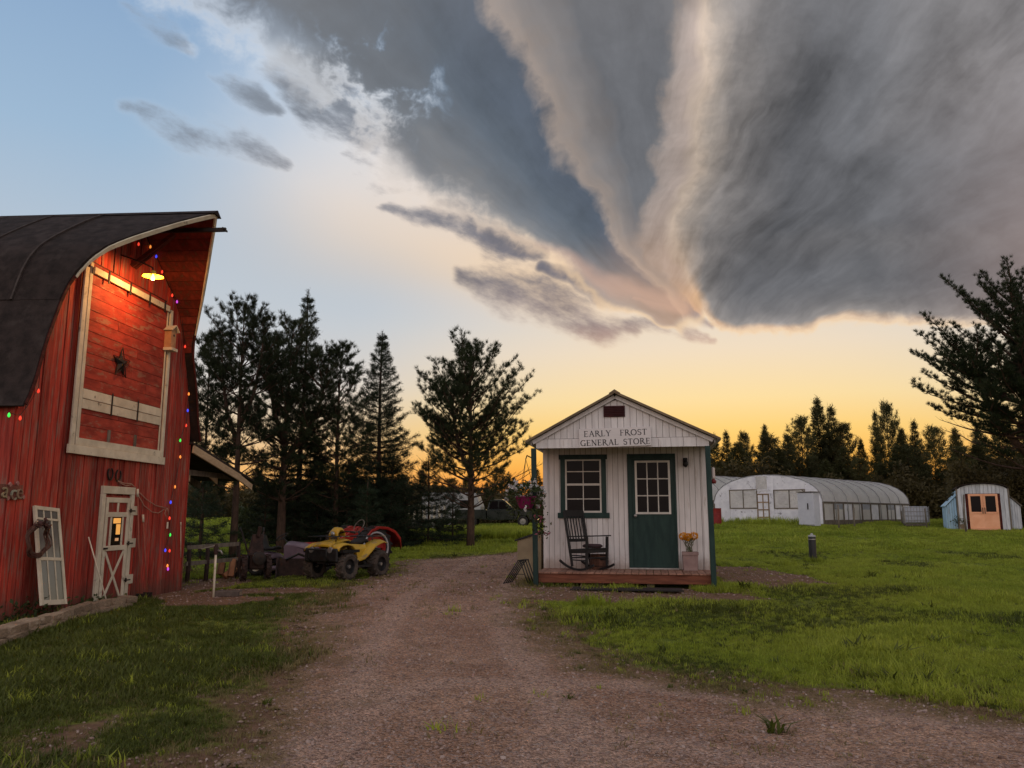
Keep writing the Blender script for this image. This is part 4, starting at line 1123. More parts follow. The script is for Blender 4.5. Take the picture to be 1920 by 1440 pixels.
# window
win = MB().bx(WX0, WX1, WY - 0.005, WY + 0.01, WZ0, WZ1).build('window', M['glass'], store)
for (xa, xb, za, zb_, nm) in ((WX0 - 0.10, WX0, WZ0, WZ1, 'casing'), (WX1, WX1 + 0.10, WZ0, WZ1, 'casing'), (WX0 - 0.13, WX1 + 0.13, WZ1, WZ1 + 0.10, 'casing'), (WX0 - 0.16, WX1 + 0.16, WZ0 - 0.11, WZ0, 'sill')):
    MB().bx(xa, xb, WY - (0.045 if nm == 'sill' else 0.036), WY - 0.0145, za, zb_).build(nm, M['green'], win, bevel=0.003)
sash = pm('sash_white', (0.66, 0.63, 0.58), (0.58, 0.55, 0.50), 6, 0.5, 0.05)
wm = (WX0 + WX1) / 2; zm = (WZ0 + WZ1) / 2 + 0.03
for (xa, xb, za, zb_) in ((WX0, WX0 + 0.035, WZ0, WZ1), (WX1 - 0.035, WX1, WZ0, WZ1), (WX0 + 0.035, WX1 - 0.035, WZ1 - 0.03, WZ1), (WX0 + 0.035, WX1 - 0.035, WZ0, WZ0 + 0.04), (WX0 + 0.035, WX1 - 0.035, zm - 0.022, zm + 0.022)):
    MB().bx(xa, xb, WY - 0.022, WY - 0.0055, za, zb_).build('sash', sash, win)
for z_ in (zm + 0.27, zm - 0.30): MB().bx(WX0 + 0.035, WX1 - 0.035, WY - 0.018, WY - 0.0055, z_ - 0.009, z_ + 0.009).build('muntin', sash, win)
for za, zb_ in ((zm + 0.022, WZ1 - 0.03), (WZ0 + 0.04, zm - 0.022)): MB().bx(wm - 0.008, wm + 0.008, WY - 0.0175, WY - 0.0055, za, zb_).build('muntin', sash, win)
# door
dr = MB().bx(DX0, DX1, WY - 0.02, WY + 0.02, DK + 0.03, DZ1).build('door', M['green'], store)
for (xa, xb, za, zb_) in ((DX0 - 0.09, DX0, DK, DZ1), (DX1, DX1 + 0.04, DK, DZ1), (DX0 - 0.09, DX1 + 0.04, DZ1, DZ1 + 0.10)): MB().bx(xa, xb, WY - 0.042, WY - 0.0145, za, zb_).build('door_casing', M['green'], dr, bevel=0.003)
GX0, GX1, GZ0, GZ1 = 0.265, 0.925, 1.42, 2.46
MB().bx(GX0, GX1, WY - 0.024, WY - 0.0205, GZ0, GZ1).build('pane', M['glass'], dr)
for (xa, xb, za, zb_) in ((GX0 - 0.03, GX0 + 0.012, GZ0 - 0.03, GZ1 + 0.03), (GX1 - 0.012, GX1 + 0.03, GZ0 - 0.03, GZ1 + 0.03), (GX0 + 0.012, GX1 - 0.012, GZ0 - 0.03, GZ0 + 0.012), (GX0 + 0.012, GX1 - 0.012, GZ1 - 0.012, GZ1 + 0.03)):
    MB().bx(xa, xb, WY - 0.036, WY - 0.0245, za, zb_).build('glazing_frame', sash, dr)
for i in (1, 2):
    xs = GX0 + (GX1 - GX0) * i / 3; zs_ = GZ0 + (GZ1 - GZ0) * i / 3
    MB().bx(xs - 0.011, xs + 0.011, WY - 0.033, WY - 0.0245, GZ0 + 0.012, GZ1 - 0.012).build('muntin', sash, dr)
    MB().bx(GX0 + 0.012, GX1 - 0.012, WY - 0.0315, WY - 0.0245, zs_ - 0.011, zs_ + 0.011).build('muntin', sash, dr)
MB().lathe([(0.012, 0), (0.014, 0.025), (0.032, 0.04), (0.034, 0.06), (0.02, 0.072), (0.001, 0.074)], 14, M=Matrix.Translation((DX0 + 0.06, WY - 0.02, 1.36)) @ Matrix.Rotation(math.pi / 2, 4, 'X')).build('knob', M['steel'], dr, smooth=True)
MB().bx(DX0 - 0.09, DX1 + 0.04, WY - 0.12, WY - 0.022, DK + 0.004, DK + 0.028).build('threshold', M['steel'], dr)
# porch lamp
pl = MB().box((1.27, WY - 0.05, 2.47), (0.09, 0.07, 0.13)).build('porch_lamp', M['black'], store, bevel=0.008)
MB().lathe([(0.02, 0.05), (0.05, 0.0), (0.055, -0.06), (0.03, -0.10), (0.001, -0.11)], 12, M=Matrix.Translation((1.27, WY - 0.11, 2.45))).build('lamp_shade', M['black'], pl, smooth=True)

# sign with its lettering, hung on the gable
sgn = thing('store_sign', 'long white board with two lines of dark serif lettering on the store gable', 'sign', SW((-0.115, -0.03, 2.845)), -S_A, rot=(0, math.radians(-1.2), -S_A))
MB().box((0, 0.0, 0.03), (1.40, 0.022, 0.37)).build('sign_board', pm('sign_white', (0.66, 0.62, 0.61), (0.60, 0.57, 0.56), 3, 0.6, 0.08, stretch=(0.6, 4, 4)), sgn, bevel=0.003)
ink = pm('sign_ink', (0.020, 0.018, 0.024), (0.03, 0.027, 0.032), 10, 0.6, 0.0)
# serif capitals drawn as strokes on a 0..1 grid: (x0,y0,x1,y1,width)
def serif(mb, x, y, half): mb.append((x - half, y, x + half, y, 0.055))
GL = {}
def glyphs():
    T, t = 0.15, 0.075
    def sv(x, y0=0, y1=1, w=T, s0=True, s1=True):
        L = [(x, y0, x, y1, w)]
        if s0: L.append((x - 0.13, y0 + 0.02, x + 0.13, y0 + 0.02, 0.05))
        if s1: L.append((x - 0.13, y1 - 0.02, x + 0.13, y1 - 0.02, 0.05))
        return L
    def arc(cx, cy, rx, ry, a0, a1, w, n=14):
        L = []
        for i in range(n):
            p, q = math.radians(a0 + (a1 - a0) * i / n), math.radians(a0 + (a1 - a0) * (i + 1) / n)
            ww = w * (0.55 + 0.45 * abs(math.cos((p + q) / 2)))
            L.append((cx + rx * math.cos(p), cy + ry * math.sin(p), cx + rx * math.cos(q), cy + ry * math.sin(q), ww))
        return L
    GL['E'] = (0.62, sv(0.13) + [(0.13, 0.97, 0.55, 0.97, 0.06), (0.13, 0.52, 0.46, 0.52, 0.06), (0.13, 0.03, 0.58, 0.03, 0.06), (0.55, 0.97, 0.55, 0.82, 0.05), (0.58, 0.03, 0.60, 0.20, 0.05), (0.46, 0.44, 0.46, 0.60, 0.05)])
    GL['F'] = (0.58, sv(0.13) + [(0.13, 0.97, 0.55, 0.97, 0.06), (0.13, 0.52, 0.46, 0.52, 0.06), (0.55, 0.97, 0.55, 0.82, 0.05), (0.46, 0.44, 0.46, 0.60, 0.05)])
    GL['L'] = (0.60, sv(0.13) + [(0.13, 0.03, 0.55, 0.03, 0.06), (0.55, 0.03, 0.58, 0.22, 0.05)])
    GL['A'] = (0.80, [(0.10, 0.0, 0.40, 1.0, t), (0.40, 1.0, 0.72, 0.0, T), (0.22, 0.36, 0.58, 0.36, 0.055), (0.0, 0.02, 0.22, 0.02, 0.05), (0.58, 0.02, 0.84, 0.02, 0.05)])
    GL['R'] = (0.78, sv(0.13) + arc(0.26, 0.75, 0.26, 0.23, 90, -90, T) + [(0.13, 0.98, 0.28, 0.98, 0.06), (0.13, 0.52, 0.28, 0.52, 0.06), (0.34, 0.52, 0.80, -0.06, T * 0.9), (0.78, -0.04, 0.92, -0.05, 0.05)])
    GL['Y'] = (0.74, [(0.08, 1.0, 0.37, 0.48, T), (0.68, 1.0, 0.37, 0.48, t), (0.37, 0.48, 0.37, 0.0, T), (-0.04, 0.98, 0.20, 0.98, 0.05), (0.56, 0.98, 0.80, 0.98, 0.05), (0.24, 0.02, 0.50, 0.02, 0.05)])
    GL['O'] = (0.86, arc(0.43, 0.5, 0.38, 0.48, 0, 360, T, 24))
    GL['S'] = (0.56, arc(0.29, 0.74, 0.21, 0.23, 40, 270, T * 0.85, 12) + arc(0.29, 0.27, 0.23, 0.25, 90, -150, T * 0.95, 12) + [(0.47, 0.94, 0.48, 0.78, 0.05), (0.08, 0.05, 0.06, 0.24, 0.05)])
    GL['T'] = (0.70, sv(0.35, s1=False) + [(0.02, 0.97, 0.68, 0.97, 0.07), (0.03, 0.97, 0.02, 0.80, 0.05), (0.67, 0.97, 0.68, 0.80, 0.05)])
    GL['G'] = (0.80, arc(0.43, 0.5, 0.37, 0.48, 45, 315, T, 20) + [(0.70, 0.0, 0.70, 0.42, T), (0.55, 0.42, 0.82, 0.42, 0.05), (0.69, 0.84, 0.71, 0.98, 0.05)])
    GL['N'] = (0.82, [(0.13, 0, 0.13, 1, t), (0.70, 0, 0.70, 1, t), (0.11, 1.0, 0.71, 0.0, T), (0.0, 0.02, 0.26, 0.02, 0.05), (0.57, 0.98, 0.83, 0.98, 0.05), (-0.02, 0.98, 0.16, 0.98, 0.05)])
    GL[' '] = (0.50, [])
glyphs()
def lettering(txt, x_left, x_right, z0, h):
    total = sum(GL[c][0] + 0.13 for c in txt) - 0.13
    sx = (x_right - x_left) / total
    x = 0.0; k = 0
    for c in txt:
        w, strokes = GL[c]
        if strokes:
            mb = MB()
            for i, (a, b_, c_, d_, wd) in enumerate(strokes):
                p, q = Vector((x_left + (x + a) * sx, z0 + b_ * h)), Vector((x_left + (x + c_) * sx, z0 + d_ * h))
                dd = (q - p); L_ = dd.length
                if L_ < 1e-6: continue
                dd /= L_; e = dd * (wd * h * 0.12); nn = Vector((-dd.y, dd.x)) * (wd * h * 0.52)
                yy = -0.0135 - 0.0004 * (i % 7)
                mb.add([(p.x - e.x + nn.x, yy, p.y - e.y + nn.y), (p.x - e.x - nn.x, yy, p.y - e.y - nn.y), (q.x + e.x - nn.x, yy, q.y + e.y - nn.y), (q.x + e.x + nn.x, yy, q.y + e.y + nn.y)], [(0, 1, 2, 3)])
            mb.build('letter', ink, sgn, fix=False)
        x += w + 0.13
lettering('EARLY  FROST', -0.60, 0.62, 0.058, 0.112)
lettering('GENERAL STORE', -0.675, 0.675, -0.120, 0.112)

# ---- things on and beside the porch
PZ0 = DK + 0.003
rc = thing('rocking_chair', 'black slatted rocking chair with a cushion on the store porch', 'rocking chair', SW((-0.72, 0.62, PZ0)), -S_A + math.radians(46))
# chair local: faces -Y
def cb(name, a, b_, w, h, up=(0, 0, 1)): return MB().beam(a, b_, w, h, up).build(name, M['black'], rc, bevel=0.004)
def ry(y): return 0.05 + 0.11 * ((y + 0.02) / 0.5) ** 2 * 0.8
for s in (-1, 1):
    xs = s * 0.27
    pts = [(xs, y_, 0.02 + 0.15 * ((y_ + 0.0) / 0.55) ** 2) for y_ in np.linspace(-0.46, 0.56, 13)]
    mb = MB()
    for p_, q_ in zip(pts[:-1], pts[1:]): mb.beam(p_, q_, 0.035, 0.04)
    mb.build('rocker', M['black'], rc)
    cb('leg', (xs, -0.25, 0.07), (xs, -0.27, 0.66), 0.045, 0.045, (0, 1, 0))
    cb('back_post', (xs * 0.92, 0.20, 0.07), (xs * 0.92, 0.44, 1.17), 0.042, 0.042, (0, 1, 0))
    cb('armrest', (xs * 1.04, -0.34, 0.68), (xs * 1.0, 0.30, 0.655), 0.085, 0.024)
    cb('stretcher', (xs, -0.25, 0.20), (xs * 0.95, 0.22, 0.20), 0.024, 0.024); cb('stretcher', (xs, -0.25, 0.29), (xs * 0.95, 0.23, 0.29), 0.024, 0.024)
cb('stretcher', (-0.27, -0.255, 0.25), (0.27, -0.255, 0.25), 0.026, 0.026); cb('stretcher', (-0.25, 0.22, 0.24), (0.25, 0.22, 0.24), 0.026, 0.026)
for i in range(6):
    y_ = -0.27 + i * 0.095; cb('seat_slat', (-0.27, y_, 0.43 - 0.006 * i), (0.27, y_, 0.43 - 0.006 * i), 0.08, 0.022)
cb('apron', (-0.27, -0.265, 0.385), (0.27, -0.265, 0.385), 0.03, 0.075); 
for s in (-1, 1): cb('apron', (s * 0.265, -0.25, 0.385), (s * 0.255, 0.25, 0.36), 0.03, 0.075)
cb('back_rail', (-0.25, 0.425, 1.12), (0.25, 0.425, 1.12), 0.026, 0.13); cb('back_rail', (-0.25, 0.305, 0.58), (0.25, 0.305, 0.58), 0.026, 0.06)
for i in range(6):
    xs = -0.19 + i * 0.076; cb('back_slat', (xs, 0.312, 0.60), (xs, 0.415, 1.07), 0.030, 0.014, (0, 1, 0))
mb = MB(); mb.lathe([(0.02, 0), (0.17, 0.0), (0.20, 0.02), (0.19, 0.055), (0.15, 0.07), (0.02, 0.075)], 20)
cu = thing('seat_cushion', 'dark round cushion on the rocking chair seat', 'cushion', SW((-0.62, 0.50, PZ0 + 0.445)), 0.3)
mb.build('cushion', pm('cushion_cloth', (0.075, 0.040, 0.045), (0.05, 0.026, 0.03), 12, 0.9, 0.2), cu, smooth=True)
MB().tube([(0.198 * math.cos(a), 0.198 * math.sin(a), 0.035) for a in [2 * math.pi * i / 24 for i in range(24)]], 0.008, 6, closed=True).build('piping', M['black'], cu, smooth=True)
bk = thing('wooden_tub', 'low reddish brown stave tub standing behind the rocking chair', 'tub', SW((-0.52, 0.93, PZ0)))
mbk = pm('tub_wood', (0.16, 0.075, 0.05), (0.10, 0.05, 0.035), 5, 0.7, 0.2, stretch=(3, 3, 0.7), var=0.2)
for i in range(18):
    a0, a1 = 2 * math.pi * i / 18 + 0.012, 2 * math.pi * (i + 1) / 18 - 0.012
    vs = []
    for (r_, z_) in ((0.16, 0.0), (0.19, 0.14), (0.175, 0.30)):
        for a in (a0, a1):
            for dr_ in (0.0, -0.018): vs.append(((r_ + dr_) * math.cos(a), (r_ + dr_) * math.sin(a), z_))
    fs = []
    for lv in (0, 4):
        fs += [(lv, lv + 2, lv + 6, lv + 4), (lv + 1, lv + 5, lv + 7, lv + 3), (lv, lv + 4, lv + 5, lv + 1), (lv + 2, lv + 3, lv + 7, lv + 6)]
    fs += [(0, 1, 3, 2), (8, 10, 11, 9)]
    MB().add(vs, fs).build('stave', mbk, bk)
for z_, r_ in ((0.07, 0.180), (0.22, 0.187)):
    MB().tube([(r_ * math.cos(a), r_ * math.sin(a), z_) for a in [2 * math.pi * i / 24 for i in range(24)]], 0.007, 5, closed=True).build('hoop', M['iron'], bk, smooth=True)
MB().lathe([(0.02, 0.26), (0.155, 0.26), (0.155, 0.275), (0.02, 0.278)], 18).build('lid', mbk, bk)

pn = thing('planter_box', 'pinkish grey square planter beside the green store door', 'planter', SW((1.29, 0.93, PZ0)), -S_A)
ppm = pm('planter_clay', (0.30, 0.21, 0.19), (0.24, 0.16, 0.15), 8, 0.85, 0.3)
MB().add([(-0.135, -0.135, 0), (0.135, -0.135, 0), (0.135, 0.135, 0), (-0.135, 0.135, 0), (-0.155, -0.155, 0.36), (0.155, -0.155, 0.36), (0.155, 0.155, 0.36), (-0.155, 0.155, 0.36), (-0.13, -0.13, 0.36), (0.13, -0.13, 0.36), (0.13, 0.13, 0.36), (-0.13, 0.13, 0.36), (-0.13, -0.13, 0.31), (0.13, -0.13, 0.31), (0.13, 0.13, 0.31), (-0.13, 0.13, 0.31)],
         [(3, 2, 1, 0), (0, 1, 5, 4), (1, 2, 6, 5), (2, 3, 7, 6), (3, 0, 4, 7), (4, 5, 9, 8), (5, 6, 10, 9), (6, 7, 11, 10), (7, 4, 8, 11), (8, 9, 13, 12), (9, 10, 14, 13), (10, 11, 15, 14), (11, 8, 12, 15), (12, 13, 14, 15)]).build('box', ppm, pn)
MB().bx(-0.162, 0.162, -0.165, -0.157, 0.30, 0.36).build('lip', ppm, pn)
def petal_cloud(name, mat, parent, n, fn, size, r):
    vs, fs = [], []
    for _ in range(n):
        c = Vector(fn(r)); s = size * r.uniform(0.6, 1.3)
        d1 = Vector((r.gauss(0, 1), r.gauss(0, 1), r.gauss(0, 1))).normalized(); d2 = d1.orthogonal().normalized(); d3 = d1.cross(d2)
        k = len(vs)
        vs += [c - d1 * s, c + d2 * s * 0.6 + d3 * s * 0.2, c + d1 * s, c - d2 * s * 0.6 + d3 * s * 0.2]; fs.append((k, k + 1, k + 2, k + 3))
    me = bpy.data.meshes.new(name); me.from_pydata(vs, [], fs); return put(name, me, mat, parent)
flw = thing('yellow_flowers', 'bunch of yellow orange flowers in the planter beside the green door', 'flowers', SW((1.285, 0.93, PZ0 + 0.36)), -S_A)
M['petal_yellow'] = leaf_mat('petal_yellow', (0.75, 0.36, 0.015), (0.60, 0.24, 0.01), 0.3, 8)
M['stem'] = leaf_mat('stem_green', (0.10, 0.13, 0.04), (0.16, 0.15, 0.06), 0.25, 4)
def domes(r):
    cx = r.choice([-0.11, -0.02, 0.09]); v = Vector((r.gauss(0, 1), r.gauss(0, 1), r.gauss(0, 1))).normalized()
    return (cx + v.x * 0.085, v.y * 0.085, 0.30 + v.z * 0.07 + 0.02 * math.sin(cx * 30))
petal_cloud('blossoms', M['petal_yellow'], flw, 520, domes, 0.022, rng)
mb = MB()
for i in range(26): mb.tube([(rng.uniform(-.06, .06), rng.uniform(-.06, .06), 0), (rng.uniform(-.09, .09), rng.uniform(-.08, .08), 0.15), (rng.uniform(-.14, .14), rng.uniform(-.1, .1), 0.27)], 0.004, 4)
mb.build('stems', M['stem'], flw)
# hanging basket on the left post
hb = thing('hanging_basket', 'magenta hanging pot of trailing white petunias on the left porch post', 'hanging basket', SW((-1.84, -0.30, 1.64)), -S_A)
hb.scale = (1.3, 1.3, 1.3)
MB().lathe([(0.001, -0.11), (0.09, -0.11), (0.13, -0.03), (0.155, 0.05), (0.165, 0.055), (0.16, 0.07), (0.14, 0.06), (0.02, 0.05)], 20).build('pot', pm('magenta_pot', (0.22, 0.012, 0.09), (0.17, 0.01, 0.07), 6, 0.4, 0.05), hb, smooth=SM)
for a in (0.3, 2.4, 4.5): MB().tube([(0.16 * math.cos(a), 0.16 * math.sin(a), 0.06), (0, 0, 0.62)], 0.004, 5).build('chain', M['iron'], hb)
MB().tube([(0, 0, 0.62), (0.01, 0.06, 0.68), (0.05, 0.22, 0.66)], 0.009, 6).build('hook', M['iron'], hb)
def trail(r):
    a = r.uniform(0, 6.28); q = r.random()
    if q < 0.5:
        rr = r.uniform(0.03, 0.30); return (rr * math.cos(a), rr * math.sin(a), 0.10 + 0.14 * (1 - (rr / 0.3) ** 2) + r.gauss(0, 0.03))
    if q < 0.8:
        rr = r.uniform(0.16, 0.30); return (rr * math.cos(a), rr * math.sin(a), 0.08 - r.random() ** 1.5 * 0.30)
    t = r.random(); return (0.14 + 0.12 * t + r.gauss(0, 0.05), -0.05 + r.gauss(0, 0.06), 0.04 - 0.55 * t + r.gauss(0, 0.03))
petal_cloud('foliage', M['leaves'], hb, 850, trail, 0.026, rng)
M['petal_white'] = leaf_mat('petal_white', (0.75, 0.72, 0.70), (0.62, 0.58, 0.58), 0.35, 8)
def wp(r):
    a = r.uniform(0, 6.28); rr = 0.12 + 0.19 * r.random(); z_ = 0.12 + 0.15 * (1 - (rr / 0.31) ** 2) + r.gauss(0, 0.03)
    if r.random() < 0.3: z_ -= r.random() * 0.25
    return (rr * math.cos(a), rr * math.sin(a), z_)
cs = [wp(rng) for _ in range(46)]
petal_cloud('blossoms', M['petal_white'], hb, 320, lambda r: Vector(r.choice(cs)) + Vector((r.gauss(0, .012), r.gauss(0, .012), r.gauss(0, .012))), 0.026, rng)
pk = [(0.18 + 0.10 * t + rng.gauss(0, 0.04), -0.06 + rng.gauss(0, .05), -0.08 - 0.45 * t) for t in [rng.random() for _ in range(14)]]
petal_cloud('pink_blossoms', leaf_mat('petal_pink', (0.34, 0.10, 0.13), (0.22, 0.06, 0.09), 0.3, 8), hb, 70, lambda r: Vector(r.choice(pk)) + Vector((r.gauss(0, .01), r.gauss(0, .01), r.gauss(0, .01))), 0.022, rng)
# feeder hanging at the right post
fd = thing('bird_feeder', 'glass bird feeder with red base hanging by the right porch post', 'bird feeder', SW((1.73, -0.02, 2.05)), -S_A)
MB().lathe([(0.02, 0.22), (0.035, 0.20), (0.036, 0.02), (0.02, 0.0)], 12).build('bottle', glass_mat('feeder_glass', (0.35, 0.30, 0.28), 0.05), fd, smooth=SM)
MB().lathe([(0.001, -0.09), (0.04, -0.085), (0.055, -0.05), (0.05, -0.03), (0.02, 0.0)], 14).build('base', pm('feeder_red', (0.22, 0.03, 0.02), (0.16, 0.02, 0.02), 6, 0.35, 0.02), fd, smooth=SM)
MB().tube([(0, 0, 0.22), (0.0, 0, 0.34), (-0.03, 0.03, 0.52)], 0.004, 5).build('hanger', M['iron'], fd)
# tan slant-lid bin and folding rack at the left of the porch
bn_ = thing('slant_lid_bin', 'tan upright bin with a dark sloping lid at the left side of the store', 'bin', SW((-2.06, 2.0, -0.02)), -S_A)
tanm = pm('tan_board', (0.30, 0.24, 0.15), (0.24, 0.19, 0.12), 4, 0.7, 0.15)
MB().prism([(-0.26, 0.0), (0.26, 0.0), (0.26, 1.02), (-0.26, 0.84)], 'y', -0.35, 0.35).build('body', tanm, bn_, bevel=0.006)
mb = MB(); mb.beam((-0.31, 0, 0.85), (0.30, 0, 1.05), 0.78, 0.035); mb.build('lid', M['black'], bn_)
for y_ in (-0.2, 0.2): MB().bx(-0.27, -0.262, y_ - 0.03, y_ + 0.03, 0.70, 0.80).build('hinge', M['iron'], bn_)
fr = thing('folding_rack', 'black folding A-frame rack of bars standing by the left porch post', 'rack', (at_depth(981, 1088, 16.2).x, 16.2, GZ(at_depth(981, 1088, 16.2).x, 16.2) + 0.01), -S_A - 0.25)
for s, lean, nbar in ((-1, 0.34, 5), (1, 0.20, 4)):
    for i in range(nbar):
        yo = -0.20 + 0.40 * i / (nbar - 1)
        MB().tube([(s * 0.02, yo, 0.46), (s * lean * 0.55, yo, 0.22), (s * lean, yo, 0.0)], 0.011, 6).build('bar', M['black'], fr, smooth=True)
    MB().tube([(s * 0.02, -0.22, 0.46), (s * 0.02, 0.22, 0.46)], 0.013, 6).build('top_rail', M['black'], fr, smooth=True)
    MB().tube([(s * lean, -0.22, 0.012), (s * lean, 0.22, 0.012)], 0.012, 6).build('foot_rail', M['black'], fr, smooth=True)
MB().tube([(-0.17, -0.2, 0.2), (0.1, -0.2, 0.2)], 0.008, 6).build('brace', M['black'], fr)
mt = thing('door_mat', 'dark flat mat lying on the ground in front of the porch', 'mat', SW((0.06, -0.52, 0.0)), -S_A)
mt.location.z = GZ(mt.location.x, mt.location.y) + 0.03
MB().bx(-1.0, 1.0, -0.26, 0.26, 0.0, 0.02).build('mat', pm('mat_fibre', (0.050, 0.032, 0.030), (0.032, 0.022, 0.021), 30, 0.95, 0.5), mt, bevel=0.005)
MB().bx(-1.02, 1.02, -0.28, -0.262, 0.0, 0.024).build('border', M['black'], mt)
# ------------------------------------------------------------------ hoop houses, blue shed and what stands in the field
film, b, p = new_mat('greenhouse_film')
geo = b.new('ShaderNodeNewGeometry'); n1 = b.noise(X(b, geo.outputs['Position']), 1.3, 5, 0.65); n2 = b.noise(X(b, geo.outputs['Position']), 7.0, 4, 0.6)
fc = b.mix(b.smooth(n1, 0.35, 0.7), (0.94, 0.92, 0.91), (0.80, 0.78, 0.78))
b.put(p.inputs['Base Color'], fc); p.inputs['Roughness'].default_value = 0.28; p.inputs['Specular IOR Level'].default_value = 0.55
bn = b.new('ShaderNodeBump'); bn.inputs['Strength'].default_value = 0.8; bn.inputs['Distance'].default_value = 0.2
b.put(bn.inputs['Height'], n1 * 0.5 + n2 * 0.5); film.node_tree.links.new(bn.outputs[0], p.inputs['Normal'])
tr = b.new('ShaderNodeBsdfTranslucent'); b.put(tr.inputs['Color'], fc); ms = b.new('ShaderNodeMixShader'); ms.inputs[0].default_value = 0.48
film.node_tree.links.new(p.outputs[0], ms.inputs[1]); film.node_tree.links.new(tr.outputs[0], ms.inputs[2]); film.node_tree.links.new(ms.outputs[0], film.node_tree.nodes['Material Output'].inputs['Surface'])
M['film'] = film
M['gh_wall'] = pm('painted_ply', (0.84, 0.84, 0.90), (0.68, 0.68, 0.75), 2.5, 0.7, 0.2, var=0.06, wear=(0.26, 0.25, 0.28), wear_amt=0.15)
M['pipe'] = pm('galvanised_pipe', (0.36, 0.35, 0.36), (0.28, 0.27, 0.28), 6, 0.5, 0.05, metal=0.4)
G_A = math.radians(45)
gC = gp(1545, 985); gL = gp(1345, 984)
G_ex, G_ey = Vector((math.cos(G_A), -math.sin(G_A), 0)), Vector((math.sin(G_A), math.cos(G_A), 0))
GW_, GLN = 6.4, 12.5
G_O = Vector((gC.x, gC.y, 0)) - G_ex * (GW_ / 2)
G_O.z = GZ(G_O.x, G_O.y) - 0.05
def GPX(u, v, o=0.0):
    d = pix_dir(u, v); q = Vector((G_O.x, G_O.y, 0)) - G_ey * o
    pnt = d * (q.dot(G_ey) / d.dot(G_ey)); r = pnt - Vector((G_O.x, G_O.y, 0))
    return Vector((r.dot(G_ex), -o, CAM_Z + pnt.z - G_O.z))
SIDE = 1.15
GHT = GPX(1432, 891).z
def hoop(n=14, w=GW_ / 2, top=None, side=SIDE):
    top = top or GHT
    pts = []
    for i in range(n + 1):
        a = math.pi * i / n
        cx = math.cos(a); sz = math.sin(a)
        pts.append((-w * (abs(cx) ** 0.92) * (1 if cx > 0 else -1), side + (top - side) * (sz ** 0.9)))
    return pts
def hoop_house(name, label, loc, rz, detail=True):
    g = thing(name, label, 'greenhouse', loc, rz)
    hp = hoop()
    nb = 9
    for i in range(nb):
        y = GLN * i / (nb - 1)
        pts = [(-GW_ / 2, y, 0.0)] + [(x_, y, z_) for x_, z_ in hp] + [(GW_ / 2, y, 0.0)]
        MB().tube([(a * 1.006, y, c + 0.012 if c > 0.5 else c) for a, y, c in pts], 0.020, 6).build('bow', M['pipe'], g, smooth=True)
    for i in range(nb - 1):
        y0, y1 = GLN * i / (nb - 1), GLN * (i + 1) / (nb - 1)
        vs, fs = [], []; K = 5
        for k in range(K + 1):
            t = k / K; sag = 0.05 * math.sin(math.pi * t)
            for x_, z_ in hp: vs.append((x_ * (1 - sag * 0.25), y0 + (y1 - y0) * t, z_ - sag))
        m_ = len(hp)
        for k in range(K):
            for j in range(m_ - 1): fs.append((k * m_ + j, k * m_ + j + 1, (k + 1) * m_ + j + 1, (k + 1) * m_ + j))
        MB().add(vs, fs).build('film_panel', M['film'], g, smooth=True)
    for s in (-1, 1):
        MB().beam((s * GW_ / 2, 0, SIDE), (s * GW_ / 2, GLN, SIDE), 0.05, 0.10).build('hip_board', M['grey_wood'], g)
        MB().beam((s * GW_ / 2, 0, 0.12), (s * GW_ / 2, GLN, 0.12), 0.05, 0.24).build('base_board', M['grey_wood'], g)
        nxs = 10
        for i in range(nxs):
            y0, y1 = GLN * i / nxs + 0.03, GLN * (i + 1) / nxs - 0.03
            MB().bx(s * GW_ / 2 - 0.012, s * GW_ / 2 + 0.002, y0, y1, 0.24, SIDE - 0.05 if i % 3 != 1 else 0.80).build('side_panel', M['film'] if i % 3 != 2 else M['gh_wall'], g)
        for i in range(nxs + 1): MB().bx(s * GW_ / 2 + 0.004, s * GW_ / 2 + 0.064, GLN * i / nxs - 0.03, GLN * i / nxs + 0.03, 0.0, SIDE).build('side_post', M['grey_wood'], g)
    MB().tube([(0, 0, GHT - 0.06), (0, GLN, GHT - 0.06)], 0.02, 6).build('ridge_pipe', M['pipe'], g)
    poly = [(-GW_ / 2 + 0.02, 0)] + [(x_ * 0.992, z_ - 0.03) for x_, z_ in hp] + [(GW_ / 2 - 0.02, 0)]
    MB().prism(poly, 'y', GLN - 0.05, GLN - 0.02).build('end_wall', M['gh_wall'], g)
    return g
gh = hoop_house('greenhouse', 'long white film hoop house with a patched pale front wall and screen door', G_O, -G_A)
# front wall in sheets around its openings
hp = hoop()
def zc(x): return float(np.interp(x, [q_[0] for q_ in hp], [q_[1] for q_ in hp])) - 0.03
def fpx(u0, v0, u1, v1):
    a, c = GPX(u0, v0), GPX(u1, v1); return a.x, c.x, c.z, a.z
w1 = fpx(1369, 920, 1420, 952); w2 = fpx(1452, 920, 1510, 952); dd_ = fpx(1421, 928, 1443, 984); vt = fpx(1417, 894, 1439, 918)
zb, zt = 1.0, w1[3]
cuts = [-GW_ / 2 + 0.02, -2.35, w1[0], w1[1], dd_[0], dd_[1], w2[0], w2[1], 2.45, GW_ / 2 - 0.02]
def sheet(xa, xb, za, zb_fn, dep=0.0):
    n_ = 6
    top_ = [(xa + (xb - xa) * i / n_, zb_fn(xa + (xb - xa) * i / n_)) for i in range(n_ + 1)]
    if max(t_[1] for t_ in top_) - za < 0.05: return
    MB().prism([(xa, za), (xb, za)] + [(x_, max(z_, za + 0.01)) for x_, z_ in top_[::-1]], 'y', -0.02 - dep, 0.0).build('wall_sheet', M['gh_wall'], gh)
G_ = 0.012
